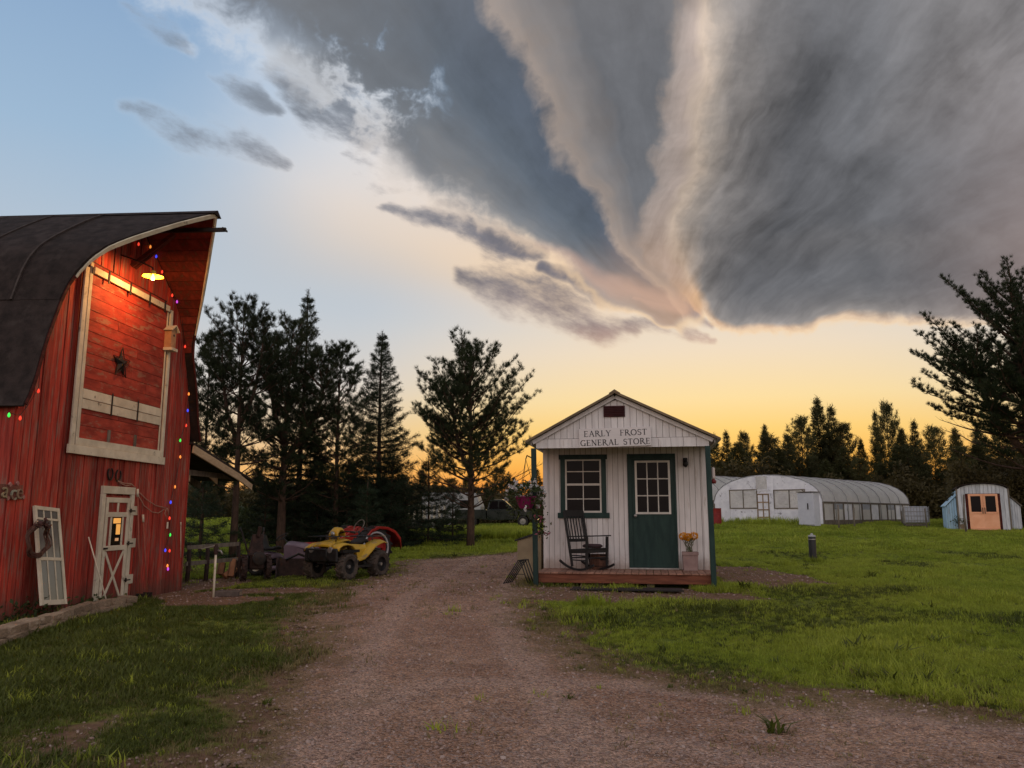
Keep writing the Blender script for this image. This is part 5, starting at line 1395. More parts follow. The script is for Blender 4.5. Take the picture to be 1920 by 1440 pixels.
sheet(-GW_ / 2 + 0.02, w1[0] - 0.04, 0.0, zc); sheet(w1[0] - 0.03, w1[1] + 0.03, 0.0, lambda x: min(w1[2] - 0.04, zc(x))); sheet(w1[0] - 0.03, w1[1] + 0.03, w1[3] + 0.05, zc)
sheet(w1[1] + 0.04, dd_[0] - 0.04, 0.0, lambda x: min(zc(x), dd_[3])); sheet(dd_[1] + 0.04, w2[0] - 0.04, 0.0, lambda x: dd_[3] + 0.05)
sheet(w1[1] + 0.04, vt[0] - 0.03, dd_[3] + 0.01, zc); sheet(vt[1] + 0.03, w2[0] - 0.04, dd_[3] + 0.06, zc)
sheet(w2[0] - 0.03, w2[1] + 0.03, 0.0, lambda x: w2[2] - 0.04); sheet(w2[0] - 0.03, w2[1] + 0.03, w2[3] + 0.05, zc); sheet(w2[1] + 0.04, GW_ / 2 - 0.02, 0.0, zc)
sheet(vt[0] - 0.02, vt[1] + 0.02, dd_[3] + 0.05, lambda x: vt[2] - 0.03)
def framed(name, xa, xb, za, zb_, nx, mat, frm='grey_wood', t=0.05):
    o = MB().bx(xa, xb, -0.025, -0.015, za, zb_).build(name, mat, gh)
    for (a, c, e, f) in ((xa - t, xa, za - t, zb_ + t), (xb, xb + t, za - t, zb_ + t), (xa, xb, za - t, za), (xa, xb, zb_, zb_ + t)): MB().bx(a, c, -0.05, -0.021, e, f).build('frame', M[frm], o)
    for i in range(1, nx):
        xs = xa + (xb - xa) * i / nx; MB().bx(xs - t / 2, xs + t / 2, -0.045, -0.0255, za, zb_).build('mullion', M[frm], o)
    return o
framed('window', *w1, 2, M['film']); framed('window', *w2, 2, M['film']); framed('vent_window', *vt, 1, M['film'], 'gh_wall')
sd = framed('screen_door', *dd_, 2, M['gh_wall'], 'wood_raw', 0.06)
for f in (0.25, 0.5, 0.75): MB().bx(dd_[0], dd_[1], -0.048, -0.0455, dd_[2] + (dd_[3] - dd_[2]) * f - 0.03, dd_[2] + (dd_[3] - dd_[2]) * f + 0.03).build('rail', M['wood_raw'], sd)
MB().beam((w2[1] - 0.1, -0.06, w2[3]), (GW_ / 2 - 0.5, -0.06, SIDE + 0.1), 0.03, 0.05).build('brace', M['grey_wood'], gh)
G2 = G_O - G_ex * 7.4 - G_ey * 0.6; G2.z = GZ(G2.x, G2.y) + 0.10
hoop_house('greenhouse', 'second hoop house half hidden behind the store', G2, -G_A).scale = (1.0, 1.0, 1.16)
# white upright freezer, barrel, tote, shed
fz = gp(1519, 988)
f_ = thing('upright_freezer', 'white upright freezer standing at the front corner of the hoop house', 'freezer', fz, -G_A)
wht = pm('white_enamel', (0.62, 0.64, 0.72), (0.54, 0.56, 0.64), 3, 0.35, 0.03)
MB().bx(-0.40, 0.40, -0.30, 0.35, 0.05, 1.68).build('cabinet', wht, f_, bevel=0.02); MB().bx(-0.40, 0.40, -0.37, -0.305, 0.10, 1.66).build('door', wht, f_, bevel=0.02)
MB().bx(0.10, 0.14, -0.41, -0.372, 0.85, 1.15).build('handle', M['iron'], f_); MB().bx(-0.44, 0.46, -0.42, 0.40, 1.69, 1.72).build('top_board', M['grey_wood'], f_)
rb = gp(1343, 986)
r_ = thing('red_barrel', 'red barrel by the hoop house just right of the store', 'barrel', rb)
redm = pm('barrel_red', (0.30, 0.030, 0.028), (0.22, 0.022, 0.022), 5, 0.5, 0.1)
MB().lathe([(0.29, 0), (0.30, 0.02), (0.29, 0.3), (0.305, 0.31), (0.29, 0.33), (0.29, 0.6), (0.305, 0.61), (0.29, 0.63), (0.29, 0.88), (0.30, 0.90), (0.27, 0.90), (0.26, 0.87), (0.02, 0.87)], 20).build('drum', redm, r_, smooth=SM)
MB().lathe([(0.035, 0.87), (0.035, 0.895)], 10, M=Matrix.Translation((0.15, 0, 0))).build('bung', M['iron'], r_)
tp = gp(1719, 988)
tt = thing('water_tote', 'white caged plastic water tote beside the hoop house', 'tote', tp, -0.35)
MB().bx(-0.55, 0.55, -0.48, 0.48, 0.16, 1.00).build('tank', wht, tt, bevel=0.06); MB().bx(-0.58, 0.58, -0.50, 0.50, 0.0, 0.13).build('pallet', M['grey_wood'], tt)
for z_ in (0.3, 0.52, 0.74, 0.96):
    MB().tube([(-0.575, -0.505, z_), (0.575, -0.505, z_), (0.575, 0.505, z_), (-0.575, 0.505, z_)], 0.012, 5, closed=True).build('cage_bar', M['steel'], tt)
for i in range(9):
    xs = -0.56 + 1.12 * i / 8; MB().tube([(xs, -0.52, 0.13), (xs, -0.52, 1.0)], 0.012, 5).build('cage_bar', M['steel'], tt)
for i in range(7):
    ys = -0.48 + 0.96 * i / 6; MB().tube([(-0.59, ys, 0.13), (-0.59, ys, 1.0)], 0.012, 5).build('cage_bar', M['steel'], tt)
MB().lathe([(0.10, 0), (0.10, 0.05)], 14, M=Matrix.Translation((0, 0, 1.0))).build('cap', M['black'], tt)

shp = gp(1848, 995)
sh = thing('blue_shed', 'little pale blue arched shed with orange double doors', 'shed', shp, math.radians(-24))
pix_m = F_PX / shp.y
blue = pm('pale_blue_paint', (0.46, 0.66, 0.82), (0.36, 0.54, 0.70), 3, 0.7, 0.2, stretch=(4, 4, 0.6), var=0.12, wear=(0.40, 0.42, 0.44), wear_amt=0.2)
grey_b = pm('grey_white_boards', (0.60, 0.62, 0.66), (0.44, 0.46, 0.50), 3, 0.75, 0.2, stretch=(4, 4, 0.6), var=0.15)
orange = pm('orange_paint', (0.90, 0.46, 0.27), (0.82, 0.38, 0.21), 3, 0.6, 0.15)
SHW, SHH, SHL = 1.02, 2.0, 2.6
def archz(x): return SHH - 0.16 + 0.30 * math.sqrt(max(0, 1 - (x / (SHW + 0.02)) ** 2))
n_ = 13
for i in range(n_):
    xa = -SHW + 2 * SHW * i / n_; xb = xa + 2 * SHW / n_
    za = 0.0 if (xb < -0.62 or xa > 0.62) else 1.70
    MB().add([(xa + .006, -0.02, za), (xb - .006, -0.02, za), (xb - .006, -0.02, archz(xb)), (xa + .006, -0.02, archz(xa)), (xa + .006, 0.01, za), (xb - .006, 0.01, za), (xb - .006, 0.01, archz(xb)), (xa + .006, 0.01, archz(xa))],
             [(0, 1, 2, 3), (5, 4, 7, 6), (0, 4, 5, 1), (3, 2, 6, 7), (0, 3, 7, 4), (1, 5, 6, 2)]).build('wall_board', grey_b, sh)
MB().prism([(-SHW, 0), (SHW, 0)] + [(SHW - 2 * SHW * i / 16, archz(SHW - 2 * SHW * i / 16) - 0.01) for i in range(17)], 'y', 0.015, 0.04).build('inner_wall', M['soffit'], sh)
for s in (-1, 1):
    d0 = MB().bx(0.0 if s > 0 else -0.60, 0.60 if s > 0 else 0.0, -0.06, -0.025, 0.03, 1.68).build('door', orange, sh)
    xc = s * 0.30
    MB().bx(xc - 0.20, xc + 0.20, -0.068, -0.061, 0.86, 1.58).build('pane', M['glass'], d0)
    for a in ((xc - 0.29, xc - 0.205, 0.84, 1.66), (xc + 0.205, xc + 0.29, 0.84, 1.66), (xc - 0.2, xc + 0.2, 1.59, 1.66), (xc - 0.29, xc + 0.29, 0.77, 0.835), (xc - 0.29, xc + 0.29, 0.05, 0.12)): MB().bx(a[0], a[1], -0.082, -0.0615, a[2], a[3]).build('door_rail', orange, d0)
    MB().bx(s * 0.045 - 0.012, s * 0.045 + 0.012, -0.11, -0.083, 0.78, 1.05).build('handle', M['iron'], d0)
    MB().bx(s * (SHW + 0.03) - 0.03, s * (SHW + 0.03) + 0.03, -0.05, 0.05, 0, 1.95).build('corner_post', M['grey_wood'], sh)
    # side wing with sloping roof
    for k_ in range(4):
        xa = s * (SHW + 0.06 + 0.10 * k_); xb = s * (SHW + 0.06 + 0.10 * (k_ + 1) - 0.01)
        zt_ = lambda x_: 1.62 - (abs(x_) - SHW) * 1.05
        MB().add([(xa, 0.30, 0), (xb, 0.30, 0), (xb, 0.30, zt_(xb)), (xa, 0.30, zt_(xa)), (xa, 0.33, 0), (xb, 0.33, 0), (xb, 0.33, zt_(xb)), (xa, 0.33, zt_(xa))], [(0, 1, 2, 3), (5, 4, 7, 6), (0, 4, 5, 1), (3, 2, 6, 7), (0, 3, 7, 4), (1, 5, 6, 2)]).build('wing_board', blue if s < 0 else grey_b, sh)
    xo = SHW + 0.48
    MB().beam((s * (SHW - 0.02), 1.45, 1.70), (s * (xo + 0.08), 1.45, 1.12), 2.4, 0.04).build('wing_roof', blue if s < 0 else M['grey_wood'], sh)
    MB().bx(s * xo - 0.02, s * xo + 0.02, 0.34, 2.6, 0, 1.12).build('wing_side', blue if s < 0 else grey_b, sh)
    MB().bx(s * SHW - 0.02, s * SHW + 0.02, 0.05, SHL, 0, 1.86).build('side_wall', blue, sh)
vs, fs = [], []
for i in range(17):
    x_ = (SHW + 0.08) * (1 - 2 * i / 16); z_ = archz(x_ * SHW / (SHW + 0.08)) + 0.02
    vs += [(x_, -0.12, z_), (x_, SHL, z_), (x_, SHL, z_ + 0.035), (x_, -0.12, z_ + 0.035)]
for i in range(16):
    q, w_ = 4 * i, 4 * i + 4; fs += [(q, q + 1, w_ + 1, w_), (q + 1, q + 2, w_ + 2, w_ + 1), (q + 2, q + 3, w_ + 3, w_ + 2), (q + 3, q, w_, w_ + 3)]
fs += [(0, 3, 2, 1), (64, 65, 66, 67)]
MB().add(vs, fs).build('roof', M['roofing'], sh, smooth=SM)
pb = thing('shrub_pot', 'small leafy shrub in a pot left of the orange shed doors', 'plant', gp(1806, 994))
MB().lathe([(0.14, 0), (0.18, 0.25), (0.19, 0.27), (0.16, 0.27), (0.02, 0.26)], 14).build('pot', M['stone'], pb, smooth=SM)
petal_cloud('foliage', M['leaves'], pb, 260, lambda r: (r.gauss(0, .14), r.gauss(0, .14), 0.42 + r.gauss(0, .12)), 0.05, rng)

# black post with pale cap, wooden posts
bl = thing('black_post', 'short black pipe post with a pale cap standing alone in the lawn', 'post', gp(1525, 1055))
MB().lathe([(0.10, -0.2), (0.10, 0.70), (0.095, 0.71)], 18).build('pipe', M['black'], bl, smooth=SM)
MB().lathe([(0.104, 0.70), (0.104, 0.725), (0.085, 0.74), (0.035, 0.755), (0.03, 0.79), (0.001, 0.80)], 18).build('cap', pm('cap_grey', (0.42, 0.42, 0.42), (0.34, 0.33, 0.33), 6, 0.5, 0.1), bl, smooth=SM)
MB().lathe([(0.103, 0.62), (0.103, 0.645)], 18).build('band', M['steel'], bl, smooth=SM)
for (u, v, h_, lab) in ((1738, 992, 1.0, 'thin dark fence post beside the water tote'), (1812, 999, 1.7, 'tall dark post in front of the blue shed'), (1692, 985, 0.75, 'short fence post between hoop house and tote'), (1603, 990, 1.0, 'pale stake along the long side of the hoop house'), (1573, 992, 1.15, 'crooked stake along the side of the hoop house')):
    q = gp(u, v); o = thing('fence_post', lab, 'fence post', q, group='posts in the far field')
    MB().tube([(0, 0, -0.2), (rng.uniform(-.03, .03), 0, h_ * 0.5), (rng.uniform(-.05, .05), 0.02, h_)], [0.045, 0.04, 0.035], 7).build('stake', M['grey_wood'], o, smooth=True)
    MB().tube([(-0.02, -0.045, h_ * 0.8), (0.02, -0.045, h_ * 0.8)], 0.006, 4).build('staple', M['iron'], o)
# ------------------------------------------------------------------ vehicles and yard machines (local -Y is forward)
def wheel(parent, c, r, w, tyre=None, rim_mat=None, lugs=14, ax='x', rim_r=0.55, lug_h=0.022, name='wheel', side=1):
    c = Vector(c)
    R = Matrix.Translation(c) @ Matrix.Rotation(math.pi / 2, 4, 'Y')
    mb = MB(); hw_ = w / 2
    mb.lathe([(r * rim_r, -hw_ * 0.8), (r * 0.80, -hw_), (r * 0.93, -hw_ * 0.85), (r * 0.975, -hw_ * 0.5), (r * 0.975, hw_ * 0.5), (r * 0.93, hw_ * 0.85), (r * 0.80, hw_), (r * rim_r, hw_ * 0.8)], 24, M=R, cap=False)
    o = mb.build(name, tyre or M['rubber'], parent, smooth=SM)
    lb = MB()
    for i in range(lugs):
        a = 2 * math.pi * i / lugs
        for s in (-1, 1):
            T = R @ Matrix.Rotation(a + (0.5 if s > 0 else 0) * 2 * math.pi / lugs, 4, 'Z') @ Matrix.Translation((r * 0.975, 0, s * hw_ * 0.45)) @ Matrix.Rotation(s * 0.5, 4, 'X')
            lb.box((0, 0, 0), (lug_h * 2, r * 0.10, hw_ * 1.0), M=T)
    lo = lb.build('tread', tyre or M['rubber'], o); lo['kind'] = 'stuff'
    MB().lathe([(0.001, -hw_ * 0.25), (r * 0.18, -hw_ * 0.25), (r * rim_r * 0.9, -hw_ * 0.15), (r * rim_r, -hw_ * 0.8), (r * rim_r * 1.08, -hw_ * 0.82), (r * rim_r * 1.08, hw_ * 0.82), (r * rim_r, hw_ * 0.8), (r * rim_r * 0.9, hw_ * 0.35), (r * 0.2, hw_ * 0.30), (0.001, hw_ * 0.30)], 20, M=R, cap=False).build('rim', rim_mat or M['black'], o, smooth=SM)
    MB().lathe([(r * 0.13, -hw_ * 0.72), (r * 0.13, hw_ * 0.72)], 10, M=R).build('hub', M['steel'], o, smooth=SM)
    return o
ysh = pm('atv_yellow', (0.60, 0.37, 0.022), (0.50, 0.30, 0.02), 2.0, 0.42, 0.03, coat=0.25, spec=0.4, var=0.03, wear=(0.30, 0.20, 0.07), wear_amt=0.35, wear_scale=5.0)
dusty = pm('dusty_tyre', (0.045, 0.038, 0.033), (0.10, 0.075, 0.06), 9, 0.9, 0.3)
tail_m = pm('tail_lens', (0.25, 0.01, 0.01), (0.2, 0.01, 0.01), 4, 0.2, 0.0)
A = math.radians(-27)
ac = Vector((-3.78, 18.75, 0)); ac.z = GZ(ac.x, ac.y)
atv = thing('quad_bike', 'yellow and black quad bike parked at the edge of the gravel drive', 'quad bike', ac, A)
for s in (-1, 1):
    wheel(atv, (s * 0.45, -0.58, 0.30), 0.30, 0.22, dusty); wheel(atv, (s * 0.44, 0.58, 0.30), 0.30, 0.27, dusty)
def shell(name, prof, xw, mat, parent, thick=0.02, n=9, drop=0.05, flare=None):
    """sheet bent along a side profile (y,z) and crowned across x"""
    vs, fs = [], []
    for (y_, z_) in prof:
        for i in range(n):
            t = -1 + 2 * i / (n - 1); w_ = xw(y_) if callable(xw) else xw
            vs.append((t * w_, y_, z_ - drop * abs(t) ** 3))
    m_ = len(prof)
    for k in range(m_ - 1):
        for i in range(n - 1): fs.append((k * n + i, k * n + i + 1, (k + 1) * n + i + 1, (k + 1) * n + i))
    o = MB().add(vs, fs).build(name, mat, parent, smooth=True)
    md = o.modifiers.new('thickness', 'SOLIDIFY'); md.thickness = thick; md.offset = -1
    return o
# front bodywork
shell('front_cowl', [(-0.93, 0.74), (-0.90, 0.80), (-0.78, 0.84), (-0.55, 0.87), (-0.32, 0.90), (-0.22, 0.88)], lambda y: 0.26, ysh, atv, drop=0.03)
for s in (-1, 1):
    pr = [(-0.92, 0.66), (-0.88, 0.74), (-0.76, 0.79), (-0.60, 0.80), (-0.44, 0.77), (-0.32, 0.68), (-0.25, 0.48)]
    vs = []
    for y_, z_ in pr: vs += [(s * 0.24, y_, z_ + 0.03), (s * 0.40, y_, z_ + 0.015), (s * 0.49, y_ * 1.0, z_ - 0.02)]
    fs = [(3 * i + j, 3 * i + j + 1, 3 * i + j + 4, 3 * i + j + 3) for i in range(len(pr) - 1) for j in range(2)]
    o = MB().add(vs, fs).build('front_fender', ysh, atv, smooth=True); md = o.modifiers.new('t', 'SOLIDIFY'); md.thickness = 0.02
    pr = [(-0.24, 0.46), (-0.10, 0.43), (0.10, 0.47), (0.24, 0.62), (0.40, 0.74), (0.58, 0.80), (0.74, 0.83), (0.86, 0.80)]
    vs = []
    for i, (y_, z_) in enumerate(pr):
        lw = 0.44 if i < 3 else 0.50
        vs += [(s * 0.20, y_, max(z_, 0.60 if i > 1 else z_) + 0.03), (s * 0.38, y_, z_ + 0.02), (s * lw, y_, z_ - 0.03)]
    fs = [(3 * i + j, 3 * i + j + 1, 3 * i + j + 4, 3 * i + j + 3) for i in range(len(pr) - 1) for j in range(2)]
    o = MB().add(vs, fs).build('rear_fender', ysh, atv, smooth=True); md = o.modifiers.new('t', 'SOLIDIFY'); md.thickness = 0.02
    # side panel under the seat, the large yellow patch seen from the drive
    MB().add([(s * 0.30, -0.30, 0.66), (s * 0.34, -0.30, 0.42), (s * 0.34, 0.16, 0.44), (s * 0.32, 0.42, 0.66), (s * 0.24, 0.42, 0.74), (s * 0.22, -0.28, 0.78)], [(0, 1, 2, 3), (0, 3, 4, 5)]).build('side_panel', ysh, atv)
    MB().bx(s * 0.44 - 0.10, s * 0.44 + 0.10, -0.26, 0.24, 0.26, 0.31).build('footwell', M['black'], atv)
    MB().tube([(s * 0.06, -0.36, 1.02), (s * 0.22, -0.34, 1.06), (s * 0.38, -0.26, 1.03)], 0.016, 8).build('handlebar', M['black'], atv, smooth=True)
    MB().tube([(s * 0.29, -0.30, 1.05), (s * 0.40, -0.25, 1.025)], 0.024, 8).build('grip', M['rubber'], atv, smooth=True)
    MB().lathe([(0.001, 0), (0.06, 0.0), (0.075, 0.03), (0.07, 0.08), (0.02, 0.10)], 12, M=Matrix.Translation((s * 0.26, -0.965, 0.66)) @ Matrix.Rotation(-math.pi / 2, 4, 'X')).build('headlight', glass_mat('atv_lens', (0.12, 0.11, 0.10), 0.05), atv, smooth=SM)
    MB().tube([(s * 0.44, -0.62, 0.29), (s * 0.14, -0.60, 0.42)], 0.024, 6).tube([(s * 0.43, 0.60, 0.29), (s * 0.10, 0.58, 0.36)], 0.03, 6).build('suspension_arm', M['black'], atv)
shell('handlebar_pod', [(-0.50, 0.92), (-0.54, 1.00), (-0.52, 1.08), (-0.44, 1.15), (-0.32, 1.14), (-0.26, 1.06), (-0.28, 0.96)], 0.13, ysh, atv, drop=0.06)
MB().lathe([(0.05, -0.0), (0.06, 0.01), (0.001, 0.02)], 12, M=Matrix.Translation((0, -0.545, 1.0)) @ Matrix.Rotation(math.pi / 2, 4, 'X')).build('pod_badge', M['steel'], atv, smooth=True)
MB().tube([(0, -0.36, 0.70), (0, -0.40, 1.0)], 0.05, 8).build('steering_stem', M['black'], atv)
shell('seat', [(-0.24, 0.84), (-0.16, 0.88), (0.05, 0.84), (0.28, 0.85), (0.46, 0.90), (0.56, 0.88), (0.58, 0.80)], 0.18, M['rubber'], atv, thick=0.07, drop=0.06)
MB().bx(-0.16, 0.16, -0.30, 0.40, 0.26, 0.62).build('engine', M['iron'], atv, bevel=0.03)
MB().bx(-0.12, 0.12, -0.90, 0.80, 0.36, 0.44).build('frame', M['black'], atv)
for (y0, y1, z_) in ((-0.92, -0.48, 0.95), (0.36, 0.88, 0.93)):
    rk = MB().tube([(-0.40, y0, z_), (0.40, y0, z_), (0.40, y1, z_), (-0.40, y1, z_)], 0.013, 6, closed=True).build('cargo_rack', M['black'], atv, smooth=True)
    for i in range(1, 5): MB().tube([(-0.40, y0 + (y1 - y0) * i / 5, z_), (0.40, y0 + (y1 - y0) * i / 5, z_)], 0.010, 6).build('rack_bar', M['black'], rk, smooth=True)
    for sx_ in (-0.22, 0.22): MB().tube([(sx_, (y0 + y1) / 2, z_), (sx_, (y0 + y1) / 2, z_ - 0.14)], 0.012, 6).build('rack_stay', M['black'], rk, smooth=True)
MB().tube([(-0.25, -0.96, 0.42), (-0.25, -1.06, 0.50), (-0.25, -1.05, 0.68), (0.25, -1.05, 0.68), (0.25, -1.06, 0.50), (0.25, -0.96, 0.42)], 0.018, 8).build('bumper', M['black'], atv, smooth=True)
MB().bx(-0.46, 0.46, -0.95, -0.88, 0.40, 0.70).build('grille', M['black'], atv, bevel=0.03)
for s in (-1, 1): MB().bx(s * 0.44 - 0.12, s * 0.44 + 0.12, -0.86, -0.28, 0.60, 0.66).build('inner_fender', M['black'], atv)
MB().bx(-0.34, 0.34, 0.35, 0.84, 0.50, 0.66).build('rear_tray', M['black'], atv, bevel=0.03)
MB().box((0.30, 0.845, 0.62), (0.12, 0.02, 0.06)).build('tail_light', tail_m, atv); MB().box((-0.30, 0.845, 0.62), (0.12, 0.02, 0.06)).build('tail_light', tail_m, atv)
# dark load on a low trailer right in front of it, a black box blade
# ---- red tractor
tp_ = Vector((-4.15, 22.0, 0)); tp_.z = GZ(tp_.x, tp_.y)
trc = thing('red_tractor', 'small old red tractor with a large grey rimmed wheel behind the quad bike', 'tractor', tp_, math.atan2(-0.68, 0.73))
tred = pm('tractor_red', (0.40, 0.025, 0.018), (0.30, 0.018, 0.014), 2, 0.4, 0.05, coat=0.2, spec=0.4)
rimg = pm('rim_grey', (0.46, 0.46, 0.47), (0.36, 0.35, 0.36), 6, 0.5, 0.05)
for s in (-1, 1):
    wheel(trc, (s * 0.62, 0.0, 0.56), 0.56, 0.30, None, tred, 16, rim_r=0.62, lug_h=0.03)
    MB().tube([(s * 0.765, 0.40 * math.cos(a), 0.56 + 0.40 * math.sin(a)) for a in [2 * math.pi * i / 32 for i in range(32)]], 0.028, 6, closed=True).build('rim_ring', rimg, trc, smooth=True)
    wheel(trc, (s * 0.52, -1.45, 0.30), 0.30, 0.14, None, tred, 12)
    pr = [(-0.30, 0.90), (-0.16, 1.03), (0.08, 1.12), (0.36, 1.10), (0.62, 1.00), (0.80, 0.82), (0.84, 0.56)]
    vs = []
    for y_, z_ in pr: vs += [(s * 0.42, y_, z_), (s * 0.80, y_, z_), (s * 0.80, y_ * 0.97, z_ - 0.07)]
    fs = [(3 * i + j, 3 * i + j + 1, 3 * i + j + 4, 3 * i + j + 3) for i in range(len(pr) - 1) for j in range(2)]
    o = MB().add(vs, fs).build('fender', tred, trc, smooth=SM); md = o.modifiers.new('t', 'SOLIDIFY'); md.thickness = 0.03
    MB().add([(s * 0.42, y_, z_) for y_, z_ in pr] + [(s * 0.42, 0.72, 0.60), (s * 0.42, -0.36, 0.60)], [tuple(range(len(pr) + 2))]).build('fender_side', tred, trc)
MB().bx(-0.22, 0.22, -1.75, -0.45, 0.50, 0.72).build('hood', tred, trc, bevel=0.05); MB().bx(-0.20, 0.20, -1.80, -1.752, 0.45, 0.70).build('grille', M['iron'], trc)
MB().bx(-0.17, 0.17, -1.6, 0.25, 0.38, 0.64).build('chassis', M['iron'], trc, bevel=0.03); MB().tube([(-0.62, 0, 0.56), (0.62, 0, 0.56)], 0.09, 10).build('rear_axle', tred, trc); MB().tube([(-0.52, -1.45, 0.30), (-0.2, -1.45, 0.45), (0.2, -1.45, 0.45), (0.52, -1.45, 0.30)], 0.05, 8).build('front_axle', M['iron'], trc)
MB().tube([(0, -0.75, 0.70), (0, -0.02, 1.10)], 0.020, 8).build('steering_column', tred, trc)
sw = MB().tube([(0.19 * math.cos(a), 0.0 + 0.19 * math.sin(a) * 0.5, 1.12 + 0.19 * math.sin(a) * 0.86) for a in [2 * math.pi * i / 24 for i in range(24)]], 0.014, 6, closed=True).build('steering_wheel', M['grey_wood'], trc, smooth=True)
for a in (0.5, 2.6, 4.7): MB().tube([(0, 0, 1.12), (0.19 * math.cos(a), 0.095 * math.sin(a), 1.12 + 0.163 * math.sin(a))], 0.008, 5).build('spoke', M['iron'], sw)
MB().lathe([(0.05, 0.0), (0.20, 0.02), (0.22, 0.06), (0.20, 0.12)], 16, M=Matrix.Translation((0, 0.32, 0.86)), cap=False).build('seat', M['black'], trc, smooth=True)
MB().tube([(0.12, -1.1, 0.70), (0.12, -1.1, 0.92)], 0.025, 8).build('exhaust', M['iron'], trc)
# ---- ride-on mower
mp_ = at_depth(528, 1035, 20.6); mp_.z = GZ(mp_.x, mp_.y)
mw = thing('ride_on_mower', 'grey and purple ride-on mower among the machines by the barn', 'mower', mp_, math.radians(78))
pur = pm('mower_hood', (0.22, 0.16, 0.19), (0.16, 0.11, 0.14), 3, 0.4, 0.05, coat=0.2)
for s in (-1, 1):
    wheel(mw, (s * 0.36, 0.45, 0.25), 0.25, 0.22, None, M['white_old'], 12); wheel(mw, (s * 0.36, -0.72, 0.18), 0.18, 0.14, None, M['white_old'], 10)
shell('hood', [(-1.02, 0.40), (-1.02, 0.60), (-0.92, 0.72), (-0.60, 0.80), (-0.25, 0.84), (-0.18, 0.78)], 0.27, pur, mw, drop=0.10)
for s in (-1, 1): MB().add([(s * 0.27, -1.0, 0.36), (s * 0.27, -1.0, 0.56), (s * 0.27, -0.55, 0.70), (s * 0.27, -0.2, 0.74), (s * 0.27, -0.2, 0.36)], [(0, 1, 2, 3, 4)]).build('hood_side', pur, mw)
MB().bx(-0.30, 0.30, -0.18, 0.75, 0.30, 0.38).build('deck_plate', M['black'], mw); shell('rear_fender', [(0.12, 0.42), (0.20, 0.54), (0.45, 0.58), (0.72, 0.54), (0.80, 0.42)], 0.46, pur, mw, drop=0.08)
MB().bx(-0.44, 0.44, -0.55, 0.12, 0.12, 0.24).build('cutting_deck', pur, mw, bevel=0.04)
shell('seat', [(0.10, 0.66), (0.35, 0.62), (0.50, 0.68), (0.58, 0.92), (0.60, 0.98)], 0.20, M['black'], mw, thick=0.06, drop=0.03)
MB().tube([(0, -0.18, 0.78), (0, -0.02, 0.92)], 0.018, 6).build('steering_column', M['black'], mw)
MB().tube([(0.16 * math.cos(a), 0.0 + 0.13 * math.sin(a), 0.94 - 0.09 * math.sin(a)) for a in [2 * math.pi * i / 20 for i in range(20)]], 0.014, 6, closed=True).build('steering_wheel', M['black'], mw, smooth=True)
for s in (-1, 1): MB().box((s * 0.14, -1.03, 0.56), (0.10, 0.02, 0.07)).build('headlight', glass_mat('mower_lens', (0.3, 0.28, 0.2), 0.1), mw)
# ---- old two wheeled walking tractor
wt_ = gp(478, 1088)
wk = thing('walking_tractor', 'old dark two wheeled walking tractor with upright handles near the barn corner', 'walking tractor', wt_, math.radians(25))
rust = pm('rusty_iron', (0.060, 0.032, 0.026), (0.030, 0.020, 0.018), 8, 0.8, 0.3, var=0.1)
for s in (-1, 1): wheel(wk, (s * 0.27, 0, 0.29), 0.29, 0.13, rust, rust, 12, rim_r=0.7)
MB().bx(-0.16, 0.16, -0.25, 0.25, 0.25, 0.62).build('engine', rust, wk, bevel=0.04)
MB().add([(-0.20, -0.12, 0.55), (0.17, -0.12, 0.55), (0.12, -0.02, 1.05), (-0.10, -0.02, 1.05), (-0.20, 0.10, 0.55), (0.17, 0.10, 0.55), (0.12, 0.08, 1.05), (-0.10, 0.08, 1.05)], [(0, 1, 2, 3), (5, 4, 7, 6), (0, 4, 5, 1), (3, 2, 6, 7), (0, 3, 7, 4), (1, 5, 6, 2)]).build('fuel_tank', rust, wk, bevel=0.02)
MB().tube([(-0.27, 0, 0.29), (0.27, 0, 0.29)], 0.035, 8).build('axle', M['iron'], wk)
for s in (-1, 1):
    MB().tube([(s * 0.12, 0.2, 0.5), (s * 0.20, 0.55, 0.85), (s * 0.26, 0.85, 1.12)], 0.02, 7).build('handle', rust, wk, smooth=True); MB().tube([(s * 0.25, 0.80, 1.08), (s * 0.28, 0.95, 1.18)], 0.026, 7).build('grip', M['rubber'], wk, smooth=True)
MB().lathe([(0.13, 0), (0.15, 0.02), (0.15, 0.10), (0.05, 0.12)], 14, M=Matrix.Translation((0.02, -0.30, 0.52)) @ Matrix.Rotation(math.pi / 2, 4, 'X')).build('flywheel', M['iron'], wk, smooth=SM)
MB().tube([(0.02, -0.05, 1.0), (0.05, -0.08, 1.22)], 0.05, 8).build('air_filter', rust, wk)
# ---- black attachment lying in front of the quad bike
bt = at_depth(560, 1062, 19.6); bt.z = GZ(bt.x, bt.y)
ba = thing('box_blade', 'dark steel box blade lying beside the quad bike', 'implement', bt, math.radians(12))
MB().bx(-0.5, 0.5, 0.2, 0.26, 0.0, 0.42).build('blade', rust, ba)
for s in (-1, 1): MB().prism([(-0.28, 0.0), (0.26, 0.0), (0.26, 0.44), (-0.1, 0.44)], 'x', s * 0.5 - 0.015, s * 0.5 + 0.015).build('side_plate', rust, ba)
MB().tube([(-0.3, 0.2, 0.4), (0, -0.25, 0.55), (0.3, 0.2, 0.4)], 0.03, 7).build('hitch', M['iron'], ba)
